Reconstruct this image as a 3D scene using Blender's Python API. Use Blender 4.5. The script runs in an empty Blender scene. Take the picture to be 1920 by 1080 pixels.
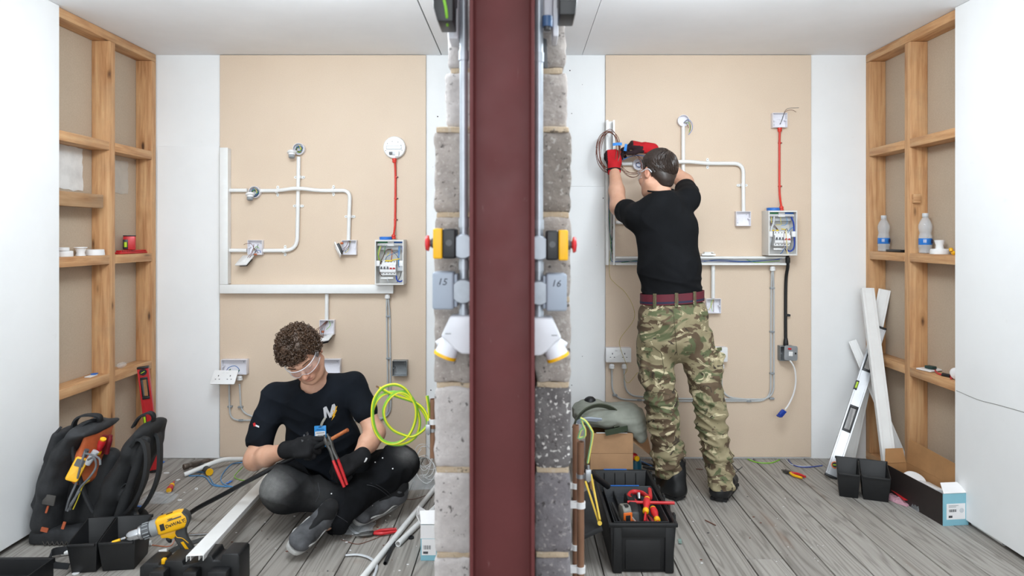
import bpy, bmesh, math, random
import numpy as np
from mathutils import Vector, Matrix, Euler

# ---------------------------------------------------------------- camera, world, lights
scene = bpy.context.scene
COL = scene.collection
FPX, HX, HY, CAMZ = 1265.0, 975.0, 440.0, 1.326      # focal length in px (1920 wide), vanishing point, eye height
cam_d = bpy.data.cameras.new('camera')
cam = bpy.data.objects.new('camera', cam_d); COL.objects.link(cam)
cam.location = (0, 0, CAMZ); cam.rotation_euler = (math.pi / 2, 0, 0)
cam_d.sensor_width = 36.0; cam_d.lens = 36.0 * FPX / 1920.0
cam_d.shift_x = (960.0 - HX) / 1920.0; cam_d.shift_y = (HY - 540.0) / 1920.0
cam_d.clip_start = 0.05
cam_d.dof.use_dof = True; cam_d.dof.focus_distance = 3.5; cam_d.dof.aperture_fstop = 2.8
scene.camera = cam

world = bpy.data.worlds.new('workshop_hall'); scene.world = world
world.use_nodes = True
wb = world.node_tree.nodes['Background']
wb.inputs[0].default_value = (0.90, 0.955, 1.0, 1); wb.inputs[1].default_value = 0.6

PANEL, CEIL_FILL, HALL = 15, 8.0, 17
def area_light(name, loc, rot, sx, sy, power, color=(1, 0.985, 0.96)):
    d = bpy.data.lights.new(name, 'AREA'); d.shape = 'RECTANGLE'; d.size = sx; d.size_y = sy
    d.energy = power; d.color = color
    o = bpy.data.objects.new(name, d); COL.objects.link(o); o.location = loc; o.rotation_euler = rot
    return o
# LED panels on the ceiling of the two bays, just above the frame's top edge
for lx in (-.88, 0.80):
    area_light('ceiling_panel_light', (lx, 1.85, 2.355), (math.radians(30), 0, 0), 0.9, 0.6, PANEL, (0.85, 0.935, 1.0))
    for dx in (-.15, .15):  # bare point lamps added to brighten the ceiling
        d = bpy.data.lights.new('ceiling_fill', 'POINT'); d.energy = CEIL_FILL; d.shadow_soft_size = .10; d.color = (0.85, 0.935, 1.0)
        o = bpy.data.objects.new('ceiling_fill', d); COL.objects.link(o); o.location = (lx + dx, 2.38, 2.21)
# workshop lighting behind the photographer
area_light('hall_light', (0.0, -1.6, 2.6), (math.radians(70), 0, 0), 4.5, 1.6, HALL, (0.95, 0.98, 1.0))
# added fill light behind the camera, brightens the ceiling and back wall
area_light('front_fill_light', (0.0, -2.6, 1.75), (math.radians(90), 0, 0), 3.6, 1.9, 26, (0.90, 0.955, 1.0))

vs = scene.view_settings
vs.view_transform = 'Standard'; vs.look = 'None'; vs.gamma = 1.0; vs.exposure = 0.93
vs.use_curve_mapping = False
scene.display_settings.display_device = 'sRGB'

def P(x, y, Y):                                       # photograph pixel at distance Y -> world point
    s = FPX / Y
    return Vector(((x - HX) / s, Y, CAMZ + (HY - y) / s))
def FL(x, y, z=0.0):                                  # photograph pixel lying at height z -> world point
    Y = FPX * (CAMZ - z) / (y - HY)
    return Vector(((x - HX) * Y / FPX, Y, z))
# ---------------------------------------------------------------- small libraries
R = random.Random(7)
def lin(h):
    if isinstance(h, str):
        h = h.lstrip('#'); c = [int(h[i:i + 2], 16) / 255 for i in (0, 2, 4)]
    else: c = list(h)
    return tuple((x / 12.92 if x <= .04045 else ((x + .055) / 1.055) ** 2.4) for x in c) + (1,)

MATS = {}
class NT:
    def __init__(s, name):
        s.m = bpy.data.materials.new(name); s.m.use_nodes = True
        s.t = s.m.node_tree; s.n = s.t.nodes; s.l = s.t.links
        s.b = s.n['Principled BSDF']
    def node(s, typ, **kw):
        n = s.n.new(typ)
        for k, v in kw.items():
            if k.startswith('i_'):
                key = k[2:]; key = int(key) if key.isdigit() else key
                n.inputs[key].default_value = v
            else: setattr(n, k, v)
        return n
    def link(s, a, b): s.l.new(a, b)
    def coords(s, scale=(1, 1, 1), rnd=True, src='Object'):
        tc = s.node('ShaderNodeTexCoord'); mp = s.node('ShaderNodeMapping')
        mp.inputs['Scale'].default_value = scale
        s.link(tc.outputs[src], mp.inputs['Vector'])
        if rnd:
            oi = s.node('ShaderNodeObjectInfo'); mu = s.node('ShaderNodeMath', operation='MULTIPLY'); mu.inputs[1].default_value = 37.0
            cb = s.node('ShaderNodeCombineXYZ')
            s.link(oi.outputs['Random'], mu.inputs[0])
            for i in range(3): s.link(mu.outputs[0], cb.inputs[i])
            s.link(cb.outputs[0], mp.inputs['Location'])
        return mp.outputs[0]
    def noise(s, vec, scale, detail=4, rough=.55, dist=0.0):
        n = s.node('ShaderNodeTexNoise'); n.inputs['Scale'].default_value = scale; n.inputs['Detail'].default_value = detail
        n.inputs['Roughness'].default_value = rough; n.inputs['Distortion'].default_value = dist
        s.link(vec, n.inputs['Vector']); return n.outputs['Fac']
    def ramp(s, fac, stops, const=False):
        r = s.node('ShaderNodeValToRGB'); e = r.color_ramp.elements
        if const: r.color_ramp.interpolation = 'CONSTANT'
        while len(e) < len(stops): e.new(0.5)
        for el, (p, c) in zip(e, stops):
            el.position = p; el.color = lin(c) if isinstance(c, str) else ((c, c, c, 1) if isinstance(c, (int, float)) else c)
        s.link(fac, r.inputs[0]); return r.outputs[0]
    def mix(s, fac, a, b, mode='MIX'):
        n = s.node('ShaderNodeMix', data_type='RGBA', blend_type=mode)
        for sock, v in ((n.inputs[0], fac), (n.inputs[6], a), (n.inputs[7], b)):
            if hasattr(v, 'is_linked'): s.link(v, sock)
            elif isinstance(v, str): sock.default_value = lin(v)
            else: sock.default_value = v
        return n.outputs[2]
    def bump(s, h, strength=.3, dist=.002):
        n = s.node('ShaderNodeBump'); n.inputs['Strength'].default_value = strength; n.inputs['Distance'].default_value = dist
        s.link(h, n.inputs['Height']); s.link(n.outputs[0], s.b.inputs['Normal'])
    def set(s, color=None, rough=.5, metal=0, spec=None, alpha=None, trans=None, ior=None, sheen=None):
        if color is not None:
            if hasattr(color, 'is_linked'): s.link(color, s.b.inputs['Base Color'])
            else: s.b.inputs['Base Color'].default_value = lin(color)
        if hasattr(rough, 'is_linked'): s.link(rough, s.b.inputs['Roughness'])
        else: s.b.inputs['Roughness'].default_value = rough
        s.b.inputs['Metallic'].default_value = metal
        if spec is not None: s.b.inputs['Specular IOR Level'].default_value = spec
        if alpha is not None: s.b.inputs['Alpha'].default_value = alpha
        if trans is not None: s.b.inputs['Transmission Weight'].default_value = trans
        if ior is not None: s.b.inputs['IOR'].default_value = ior
        if sheen is not None: s.b.inputs['Sheen Weight'].default_value = sheen
        return s.m

def M(name, color='#cccccc', rough=.5, metal=0, var=0.06, bump=0, bscale=60, **kw):
    """simple procedural material: colour with slight mottling and fine relief"""
    if name in MATS: return MATS[name]
    t = NT(name); vec = t.coords()
    c = lin(color)
    f = t.noise(vec, 9.0, 5, .6)
    d = tuple(max(0, x * (1 - var * 2)) for x in c[:3]) + (1,)
    u = tuple(min(1, x * (1 + var)) for x in c[:3]) + (1,)
    col = t.ramp(f, [(.3, d), (.6, u)])
    if bump: t.bump(t.noise(vec, bscale, 3), bump, .002)
    MATS[name] = t.set(col, rough, metal, **kw); return MATS[name]

# ---- mesh builder ------------------------------------------------------------
def frame(d, up=None):
    d = Vector(d).normalized()
    up = Vector(up) if up is not None else (Vector((0, 0, 1)) if abs(d.z) < .9 else Vector((0, 1, 0)))
    u = d.cross(up)
    if u.length < 1e-6: u = d.orthogonal()
    u.normalize(); v = u.cross(d).normalized()
    return u, v, d
def mat4(o, x, y, z):
    return Matrix(((x[0], y[0], z[0], o[0]), (x[1], y[1], z[1], o[1]), (x[2], y[2], z[2], o[2]), (0, 0, 0, 1)))
def aim(o, z, up=None):                                # matrix at o with local z along z
    u, v, d = frame(z, up); return mat4(o, u, v, d)
def rotz(a): return Matrix.Rotation(a, 4, 'Z')
def rotx(a): return Matrix.Rotation(a, 4, 'X')
def roty(a): return Matrix.Rotation(a, 4, 'Y')
def T(*v): return Matrix.Translation(Vector(v if len(v) == 3 else v[0]))
def rad(a): return math.radians(a)

def spline(pts, n=6, closed=False):
    pts = [Vector(p) for p in pts]; out = []; m = len(pts)
    for i in range(m if closed else m - 1):
        if closed: p0, p1, p2, p3 = (pts[(i + k - 1) % m] for k in range(4))
        else:
            p1, p2 = pts[i], pts[i + 1]; p0 = pts[i - 1] if i else p1 * 2 - p2; p3 = pts[i + 2] if i + 2 < m else p2 * 2 - p1
        for k in range(n):
            t = k / n
            out.append(.5 * ((2 * p1) + (p2 - p0) * t + (2 * p0 - 5 * p1 + 4 * p2 - p3) * t * t + (3 * p1 - p0 - 3 * p2 + p3) * t ** 3))
    if not closed: out.append(pts[-1])
    return out
def fillet(pts, rad_, n=6):                            # polyline with rounded corners
    pts = [Vector(p) for p in pts]; out = [pts[0]]
    for i in range(1, len(pts) - 1):
        a, b, c = pts[i - 1], pts[i], pts[i + 1]
        d1 = (a - b); d2 = (c - b); r = min(rad_, d1.length * .49, d2.length * .49)
        p1 = b + d1.normalized() * r; p2 = b + d2.normalized() * r
        for k in range(n + 1):
            t = k / n; out.append((1 - t) ** 2 * p1 + 2 * t * (1 - t) * b + t * t * p2)
    out.append(pts[-1]); return out
def rrect(w, h, r, n=4):
    out = []
    for cx, cy, a0 in ((w / 2 - r, h / 2 - r, 0), (-w / 2 + r, h / 2 - r, 90), (-w / 2 + r, -h / 2 + r, 180), (w / 2 - r, -h / 2 + r, 270)):
        for k in range(n + 1):
            a = rad(a0 + 90 * k / n); out.append((cx + r * math.cos(a), cy + r * math.sin(a)))
    return out
def circ(r, n=24): return [(r * math.cos(2 * math.pi * k / n), r * math.sin(2 * math.pi * k / n)) for k in range(n)]

class MB:
    def __init__(s): s.v = []; s.f = []; s.mi = []; s.cur = 0
    def m(s, i): s.cur = i; return s
    def add(s, vs, fs, X=None):
        o = len(s.v)
        s.v += [tuple(X @ Vector(p)) if X is not None else tuple(p) for p in vs]
        s.f += [tuple(i + o for i in f) for f in fs]; s.mi += [s.cur] * len(fs); return s
    def box(s, lo, hi, X=None):
        (a, b, c), (d, e, f) = lo, hi
        a, d = min(a, d), max(a, d); b, e = min(b, e), max(b, e); c, f = min(c, f), max(c, f)
        return s.add([(a, b, c), (d, b, c), (d, e, c), (a, e, c), (a, b, f), (d, b, f), (d, e, f), (a, e, f)],
              [(0, 3, 2, 1), (4, 5, 6, 7), (0, 1, 5, 4), (1, 2, 6, 5), (2, 3, 7, 6), (3, 0, 4, 7)], X)
    def cbox(s, c, size, X=None):
        return s.box([c[i] - size[i] / 2 for i in range(3)], [c[i] + size[i] / 2 for i in range(3)], X)
    def bar(s, a, b, w, t, up=None):                    # square bar from a to b, w across, t along 'up'
        a, b = Vector(a), Vector(b); u, v, d = frame(b - a, up)
        X = mat4(a, u, v, d); return s.box((-w / 2, -t / 2, 0), (w / 2, t / 2, (b - a).length), X)
    def cyl(s, a, b, r, r2=None, n=16, cap=True):
        a, b = Vector(a), Vector(b); u, v, d = frame(b - a); r2 = r if r2 is None else r2
        vs = []
        for c, rr in ((a, r), (b, r2)):
            vs += [c + (u * math.cos(2 * math.pi * k / n) + v * math.sin(2 * math.pi * k / n)) * rr for k in range(n)]
        fs = [(k, (k + 1) % n, n + (k + 1) % n, n + k) for k in range(n)]
        if cap: fs += [tuple(range(n))[::-1], tuple(range(n, 2 * n))]
        return s.add(vs, [f[::-1] for f in fs])
    def tube(s, pts, r, n=8, closed=False, cap=True, sq=1.0, up=None):
        pts = [Vector(p) for p in pts]
        pp = [pts[0]]
        for p in pts[1:]:
            if (p - pp[-1]).length > 1e-6: pp.append(p)
        pts = pp; m = len(pts); vs = []
        rr = r if isinstance(r, (list, tuple)) else None
        tang = []
        for i in range(m):
            a = pts[(i - 1) % m] if (closed or i) else pts[i]; b = pts[(i + 1) % m] if (closed or i < m - 1) else pts[i]
            tang.append((b - a).normalized() if (b - a).length > 1e-9 else Vector((0, 0, 1)))
        u, v, _ = frame(tang[0], up)
        for i in range(m):
            if i:
                ax = tang[i - 1].cross(tang[i])
                if ax.length > 1e-8:
                    q = Matrix.Rotation(tang[i - 1].angle(tang[i]), 3, ax); u = (q @ u).normalized()
                u = (u - tang[i] * u.dot(tang[i])).normalized(); v = u.cross(tang[i])
            ri = rr[min(len(rr) - 1, int(round(i * (len(rr) - 1) / max(1, m - 1))))] if rr else r
            vs += [pts[i] + (u * math.cos(2 * math.pi * k / n) + v * math.sin(2 * math.pi * k / n) * sq) * ri for k in range(n)]
        fs = []
        for i in range(m if closed else m - 1):
            j = (i + 1) % m
            fs += [(i * n + k, j * n + k, j * n + (k + 1) % n, i * n + (k + 1) % n) for k in range(n)]
        if cap and not closed: fs += [tuple(range(n)), tuple(range((m - 1) * n, m * n))[::-1]]
        return s.add(vs, fs)
    def ribbon(s, pts, w, t, side):                     # flat strap; side = vector (or list) across the strap
        pts = [Vector(p) for p in pts]; m = len(pts); vs = []
        for i in range(m):
            d = (pts[min(i + 1, m - 1)] - pts[max(i - 1, 0)]).normalized()
            sd = Vector(side[i] if isinstance(side, list) else side)
            sd = (sd - d * sd.dot(d)).normalized(); nn = d.cross(sd)
            ww = w[i] if isinstance(w, list) else w
            vs += [pts[i] + sd * ww / 2 + nn * t / 2, pts[i] - sd * ww / 2 + nn * t / 2, pts[i] - sd * ww / 2 - nn * t / 2, pts[i] + sd * ww / 2 - nn * t / 2]
        fs = []
        for i in range(m - 1):
            fs += [(i * 4 + k, i * 4 + (k + 1) % 4, i * 4 + 4 + (k + 1) % 4, i * 4 + 4 + k) for k in range(4)]
        fs += [(3, 2, 1, 0), tuple(range(m * 4 - 4, m * 4))]
        return s.add(vs, [f[::-1] for f in fs])
    def lathe(s, prof, X=None, n=24, close=False):
        vs = []; fs = []; m = len(prof)
        for r, z in prof:
            vs += [(r * math.cos(2 * math.pi * k / n), r * math.sin(2 * math.pi * k / n), z) for k in range(n)]
        for i in range(m - 1 + (1 if close else 0)):
            j = (i + 1) % m
            fs += [(i * n + k, i * n + (k + 1) % n, j * n + (k + 1) % n, j * n + k) for k in range(n)]
        if not close: fs += [tuple(range(n))[::-1], tuple(range((m - 1) * n, m * n))]
        return s.add(vs, fs, X)
    def prism(s, poly, z0, z1, X=None):
        n = len(poly); vs = [(x, y, z0) for x, y in poly] + [(x, y, z1) for x, y in poly]
        fs = [tuple(range(n))[::-1], tuple(range(n, 2 * n))] + [(k, (k + 1) % n, n + (k + 1) % n, n + k) for k in range(n)]
        return s.add(vs, fs, X)
    def loft(s, rings, cap=True, closed=False):         # rings: lists of equal count points
        n = len(rings[0]); m = len(rings); vs = [p for r in rings for p in r]; fs = []
        for i in range(m if closed else m - 1):
            j = (i + 1) % m
            fs += [(i * n + k, i * n + (k + 1) % n, j * n + (k + 1) % n, j * n + k) for k in range(n)]
        if cap and not closed: fs += [tuple(range(n))[::-1], tuple(range((m - 1) * n, m * n))]
        return s.add(vs, fs)
    def sphere(s, c, r, sc=(1, 1, 1), nu=14, nv=9, X=None):
        vs = [(c[0], c[1], c[2] - r * sc[2])]
        for j in range(1, nv):
            a = -math.pi / 2 + math.pi * j / nv
            vs += [(c[0] + r * sc[0] * math.cos(a) * math.cos(2 * math.pi * k / nu), c[1] + r * sc[1] * math.cos(a) * math.sin(2 * math.pi * k / nu), c[2] + r * sc[2] * math.sin(a)) for k in range(nu)]
        vs.append((c[0], c[1], c[2] + r * sc[2])); fs = [(0, 1 + (k + 1) % nu, 1 + k) for k in range(nu)]
        for j in range(nv - 2):
            b = 1 + j * nu; fs += [(b + k, b + (k + 1) % nu, b + nu + (k + 1) % nu, b + nu + k) for k in range(nu)]
        b = 1 + (nv - 2) * nu; fs += [(b + k, b + (k + 1) % nu, len(vs) - 1) for k in range(nu)]
        return s.add(vs, fs, X)
    def hollow(s, w, h, d, t, X=None, bottom=True):      # open tray: outer w x h (local x,y), depth d along +z, open at +z
        o = [(-w / 2, -h / 2), (w / 2, -h / 2), (w / 2, h / 2), (-w / 2, h / 2)]
        i = [(-w / 2 + t, -h / 2 + t), (w / 2 - t, -h / 2 + t), (w / 2 - t, h / 2 - t), (-w / 2 + t, h / 2 - t)]
        vs = [(x, y, 0) for x, y in o] + [(x, y, d) for x, y in o] + [(x, y, d) for x, y in i] + [(x, y, t) for x, y in i]
        fs = [(3, 2, 1, 0)] + [(k, (k + 1) % 4, 4 + (k + 1) % 4, 4 + k) for k in range(4)] + \
             [(4 + k, 4 + (k + 1) % 4, 8 + (k + 1) % 4, 8 + k) for k in range(4)] + \
             [(8 + k, 8 + (k + 1) % 4, 12 + (k + 1) % 4, 12 + k) for k in range(4)] + [(12, 13, 14, 15)]
        return s.add(vs, fs, X)
    def build(s, name, mats, parent=None, bevel=0, seg=2, smooth=38, origin=None):
        me = bpy.data.meshes.new(name)
        if origin is None:
            a = np.array(s.v); lo, hi = a.min(0), a.max(0); origin = Vector(((lo[0] + hi[0]) / 2, (lo[1] + hi[1]) / 2, lo[2]))
        origin = Vector(origin)
        me.from_pydata([tuple(Vector(p) - origin) for p in s.v], [], s.f)
        mats = mats if isinstance(mats, (list, tuple)) else [mats]
        for m_ in mats: me.materials.append(m_)
        if len(mats) > 1: me.polygons.foreach_set('material_index', s.mi)
        if bevel:
            bm = bmesh.new(); bm.from_mesh(me)
            es = [e for e in bm.edges if len(e.link_faces) == 2 and e.calc_face_angle(0) > rad(28)]
            bmesh.ops.bevel(bm, geom=es, offset=bevel, segments=seg, affect='EDGES', profile=.5, clamp_overlap=True)
            bm.to_mesh(me); bm.free()
        if smooth:
            me.shade_smooth(); me.set_sharp_from_angle(angle=rad(smooth))
        me.update()
        return mk(name, me, parent, origin)

def wloc(o):
    v = Vector(o.location)
    while o.parent: o = o.parent; v += o.location
    return v
def mk(name, me, parent=None, origin=(0, 0, 0)):
    o = bpy.data.objects.new(name, me); COL.objects.link(o)
    o.location = Vector(origin)
    if parent is not None:
        o.parent = parent; o.location = Vector(origin) - wloc(parent)
    return o
def tag(o, label=None, cat=None, group=None, kind=None):
    if label: o['label'] = label
    if cat: o['category'] = cat
    if group: o['group'] = group
    if kind: o['kind'] = kind
    return o
def thing(name, label, cat, loc=(0, 0, 0), group=None):
    o = bpy.data.objects.new(name, None); COL.objects.link(o); o.location = loc; o.empty_display_size = .05
    return tag(o, label, cat, group)
def struct(o): o['kind'] = 'structure'; return o
def copy_tree(o, parent=None):
    c = o.copy(); COL.objects.link(c); c.parent = parent
    for ch in [x for x in bpy.data.objects if x.parent == o]: copy_tree(ch, c)
    return c
def text_mesh(txt, size, mat, X, parent=None, name='lettering', thick=.0004, bold=0.0, shear=0.0):
    """flat printed lettering: local x right, y up, z out"""
    cu = bpy.data.curves.new(name, 'FONT'); cu.body = txt; cu.size = size; cu.align_x = 'CENTER'; cu.align_y = 'CENTER'
    cu.extrude = thick; cu.offset = bold; cu.shear = shear; cu.resolution_u = 2
    tmp = bpy.data.objects.new('tmp', cu)
    me = bpy.data.meshes.new_from_object(tmp); bpy.data.objects.remove(tmp); bpy.data.curves.remove(cu)
    me.name = name; me.transform(X); me.materials.clear(); me.materials.append(mat)
    o = Vector(X.translation); me.transform(T(-o)); return mk(name, me, parent, o)

# ---- signed-distance modelling (bodies, cloth, bags) --------------------------
class SDF:
    def __init__(s, lo, hi, h):
        s.lo = np.array(lo, float); s.h = h
        s.n = np.maximum(4, np.ceil((np.array(hi, float) - s.lo) / h).astype(int) + 1)
        s.F = np.full(s.n, 1.0, np.float32)
    def sub(s, lo, hi):
        i0 = np.clip(np.floor((np.array(lo) - s.lo) / s.h).astype(int), 0, s.n - 1); i1 = np.clip(np.ceil((np.array(hi) - s.lo) / s.h).astype(int) + 1, 1, s.n)
        if np.any(i1 <= i0): return None
        sl = tuple(slice(a, b) for a, b in zip(i0, i1))
        ax = [(s.lo[k] + s.h * np.arange(i0[k], i1[k])).astype(np.float32) for k in range(3)]
        return sl, np.meshgrid(*ax, indexing='ij')
    def op(s, lo, hi, fn, k=.02, mode='add'):
        pad = k + 3 * s.h + .01
        r = s.sub(np.array(lo) - pad, np.array(hi) + pad)
        if r is None: return s
        sl, (X, Y, Z) = r; d = fn(X, Y, Z); a = s.F[sl]
        if mode == 'add':
            hh = np.maximum(k - np.abs(a - d), 0) / max(k, 1e-6); s.F[sl] = np.minimum(a, d) - hh * hh * k * .25
        elif mode == 'cut':
            d = -d; hh = np.maximum(k - np.abs(a - d), 0) / max(k, 1e-6); s.F[sl] = np.maximum(a, d) + hh * hh * k * .25
        return s
    def cap(s, a, b, r1, r2=None, k=.02, mode='add'):    # tapered capsule
        a = np.array(a, float); b = np.array(b, float); r2 = r1 if r2 is None else r2; ba = b - a; L = max(ba @ ba, 1e-9); rm = max(r1, r2)
        def fn(X, Y, Z):
            x, y, z = X - a[0], Y - a[1], Z - a[2]
            t = np.clip((x * ba[0] + y * ba[1] + z * ba[2]) / L, 0, 1)
            return np.sqrt((x - t * ba[0]) ** 2 + (y - t * ba[1]) ** 2 + (z - t * ba[2]) ** 2) - (r1 + (r2 - r1) * t)
        return s.op(np.minimum(a, b) - rm, np.maximum(a, b) + rm, fn, k, mode)
    def ecap(s, a, b, u, ra, rb, k=.02, mode='add'):     # elliptical tapered capsule; u = wide axis; ra=(ru,rv)
        a = np.array(a, float); b = np.array(b, float); ba = b - a; L = np.linalg.norm(ba); w = ba / L
        u = np.array(u, float); u = u - w * (u @ w); u /= np.linalg.norm(u); v = np.cross(w, u); rm = max(*ra, *rb)
        def fn(X, Y, Z):
            x, y, z = X - a[0], Y - a[1], Z - a[2]
            q = x * w[0] + y * w[1] + z * w[2]; t = np.clip(q / L, 0, 1)
            pu = x * u[0] + y * u[1] + z * u[2]; pv = x * v[0] + y * v[1] + z * v[2]; pw = q - t * L
            ru = ra[0] + (rb[0] - ra[0]) * t; rv = ra[1] + (rb[1] - ra[1]) * t; rw = np.minimum(ru, rv)
            k0 = np.sqrt((pu / ru) ** 2 + (pv / rv) ** 2 + (pw / rw) ** 2)
            k1 = np.sqrt((pu / ru ** 2) ** 2 + (pv / rv ** 2) ** 2 + (pw / rw ** 2) ** 2) + 1e-9
            return np.where(k0 < .3, (k0 - 1) * rw, k0 * (k0 - 1) / k1)
        return s.op(np.minimum(a, b) - rm, np.maximum(a, b) + rm, fn, k, mode)
    def ell(s, c, r, X=None, k=.02, mode='add'):         # ellipsoid; X = 3x3 columns (local axes)
        c = np.array(c, float); A = np.eye(3) if X is None else np.array(X, float); rm = max(r)
        def fn(x, y, z):
            x, y, z = x - c[0], y - c[1], z - c[2]
            p = [(x * A[0, i] + y * A[1, i] + z * A[2, i]) for i in range(3)]
            k0 = np.sqrt(sum((p[i] / r[i]) ** 2 for i in range(3))); k1 = np.sqrt(sum((p[i] / r[i] ** 2) ** 2 for i in range(3))) + 1e-9
            return np.where(k0 < .3, (k0 - 1) * min(r), k0 * (k0 - 1) / k1)
        return s.op(c - rm, c + rm, fn, k, mode)
    def rbox(s, c, hs, X=None, r=.01, k=.02, mode='add'):
        c = np.array(c, float); A = np.eye(3) if X is None else np.array(X, float); rm = np.linalg.norm(hs)
        def fn(x, y, z):
            x, y, z = x - c[0], y - c[1], z - c[2]
            q = [np.abs(x * A[0, i] + y * A[1, i] + z * A[2, i]) - (hs[i] - r) for i in range(3)]
            return np.sqrt(sum(np.maximum(e, 0) ** 2 for e in q)) + np.minimum(np.maximum(q[0], np.maximum(q[1], q[2])), 0) - r
        return s.op(c - rm, c + rm, fn, k, mode)
    def plane(s, p, n, k=.005):                          # keep the side opposite to n
        p = np.array(p, float); n = np.array(n, float); n /= np.linalg.norm(n)
        return s.op(s.lo, s.lo + s.h * s.n, lambda X, Y, Z: -((X - p[0]) * n[0] + (Y - p[1]) * n[1] + (Z - p[2]) * n[2]), k, 'cut')
    def mesh(s, relax=1):
        F = s.F; h = s.h
        F[0], F[-1] = 1, 1; F[:, 0], F[:, -1] = 1, 1; F[:, :, 0], F[:, :, -1] = 1, 1
        ins = F < 0; nx, ny, nz = (s.n - 1)
        cnt = np.zeros((nx, ny, nz), np.int8)
        for dx in (0, 1):
            for dy in (0, 1):
                for dz in (0, 1): cnt += ins[dx:nx + dx, dy:ny + dy, dz:nz + dz]
        act = np.argwhere((cnt > 0) & (cnt < 8)); idx = np.full((nx, ny, nz), -1, np.int32)
        idx[tuple(act.T)] = np.arange(len(act))
        pos = np.zeros((len(act), 3)); num = np.zeros(len(act))
        C = [(i, j, k) for i in (0, 1) for j in (0, 1) for k in (0, 1)]
        fv = {c: F[act[:, 0] + c[0], act[:, 1] + c[1], act[:, 2] + c[2]] for c in C}
        for a in C:
            for ax in range(3):
                if a[ax]: continue
                b = list(a); b[ax] = 1; b = tuple(b); fa, fb = fv[a], fv[b]; mk_ = (fa < 0) != (fb < 0)
                t = np.where(mk_, fa / np.where(fa == fb, 1, fa - fb), 0)
                for q in range(3):
                    pos[:, q] += np.where(mk_, a[q] + (t if q == ax else 0), 0)
                num += mk_
        V = s.lo + (act + pos / num[:, None]) * h
        Q = []
        for ax in range(3):
            o1, o2 = [(1, 2), (2, 0), (0, 1)][ax]
            sh = [slice(None)] * 3; sh[ax] = slice(0, -1); s2 = [slice(None)] * 3; s2[ax] = slice(1, None)
            A, B = ins[tuple(sh)], ins[tuple(s2)]
            for flip, e in ((0, A & ~B), (1, ~A & B)):
                p = np.argwhere(e); p = p[(p[:, o1] > 0) & (p[:, o2] > 0)]
                def g(d1, d2):
                    q = p.copy(); q[:, o1] -= d1; q[:, o2] -= d2; return idx[tuple(q.T)]
                quad = np.stack([g(1, 1), g(0, 1), g(0, 0), g(1, 0)], 1)
                Q.append(quad[:, ::-1] if flip else quad)
        Q = np.concatenate(Q); Q = Q[(Q >= 0).all(1)]
        for _ in range(relax):
            acc = np.zeros_like(V); c = np.zeros(len(V))
            for i in range(4):
                j = (i + 1) % 4
                np.add.at(acc, Q[:, i], V[Q[:, j]]); np.add.at(acc, Q[:, j], V[Q[:, i]]); np.add.at(c, Q[:, i], 1); np.add.at(c, Q[:, j], 1)
            V = V * .5 + .5 * acc / np.maximum(c, 1)[:, None]
        return V, Q
def vnormals(V, Q):
    n = np.cross(V[Q[:, 2]] - V[Q[:, 0]], V[Q[:, 3]] - V[Q[:, 1]]); out = np.zeros_like(V)
    for i in range(4): np.add.at(out, Q[:, i], n)
    return out / (np.linalg.norm(out, axis=1)[:, None] + 1e-12)
def npmesh(name, V, Q, mats, parent=None, col=None, origin=None, smooth=True, mi=None):
    me = bpy.data.meshes.new(name); lo, hi = V.min(0), V.max(0)
    if origin is None: origin = Vector(((lo[0] + hi[0]) / 2, (lo[1] + hi[1]) / 2, lo[2]))
    W = (V - np.array(origin)).astype(np.float32)
    me.vertices.add(len(W)); me.vertices.foreach_set('co', W.ravel())
    me.loops.add(len(Q) * 4); me.loops.foreach_set('vertex_index', Q.astype(np.int32).ravel())
    me.polygons.add(len(Q)); me.polygons.foreach_set('loop_start', np.arange(0, len(Q) * 4, 4, dtype=np.int32))
    for m_ in (mats if isinstance(mats, (list, tuple)) else [mats]): me.materials.append(m_)
    if mi is not None: me.polygons.foreach_set('material_index', mi.astype(np.int32))
    me.update(calc_edges=True); me.validate()
    if col is not None:
        a = me.color_attributes.new('tint', 'FLOAT_COLOR', 'POINT'); c4 = np.ones((len(V), 4), np.float32); c4[:, :col.shape[1]] = col
        a.data.foreach_set('color', c4.ravel())
    if smooth: me.shade_smooth()
    return mk(name, me, parent, origin)
def snoise(V, seed, freq, n=10):                        # cheap smooth noise in [-1,1]
    r = np.random.RandomState(seed); out = np.zeros(len(V)); freq = np.array(freq, float) * np.ones(3)
    for _ in range(n):
        k = r.normal(size=3) * freq; out += np.sin(V @ k + r.uniform(0, 6.28) + .8 * np.sin(V @ (r.normal(size=3) * freq * .6) + r.uniform(0, 6.28)))
    return out / math.sqrt(n) * .8
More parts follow.
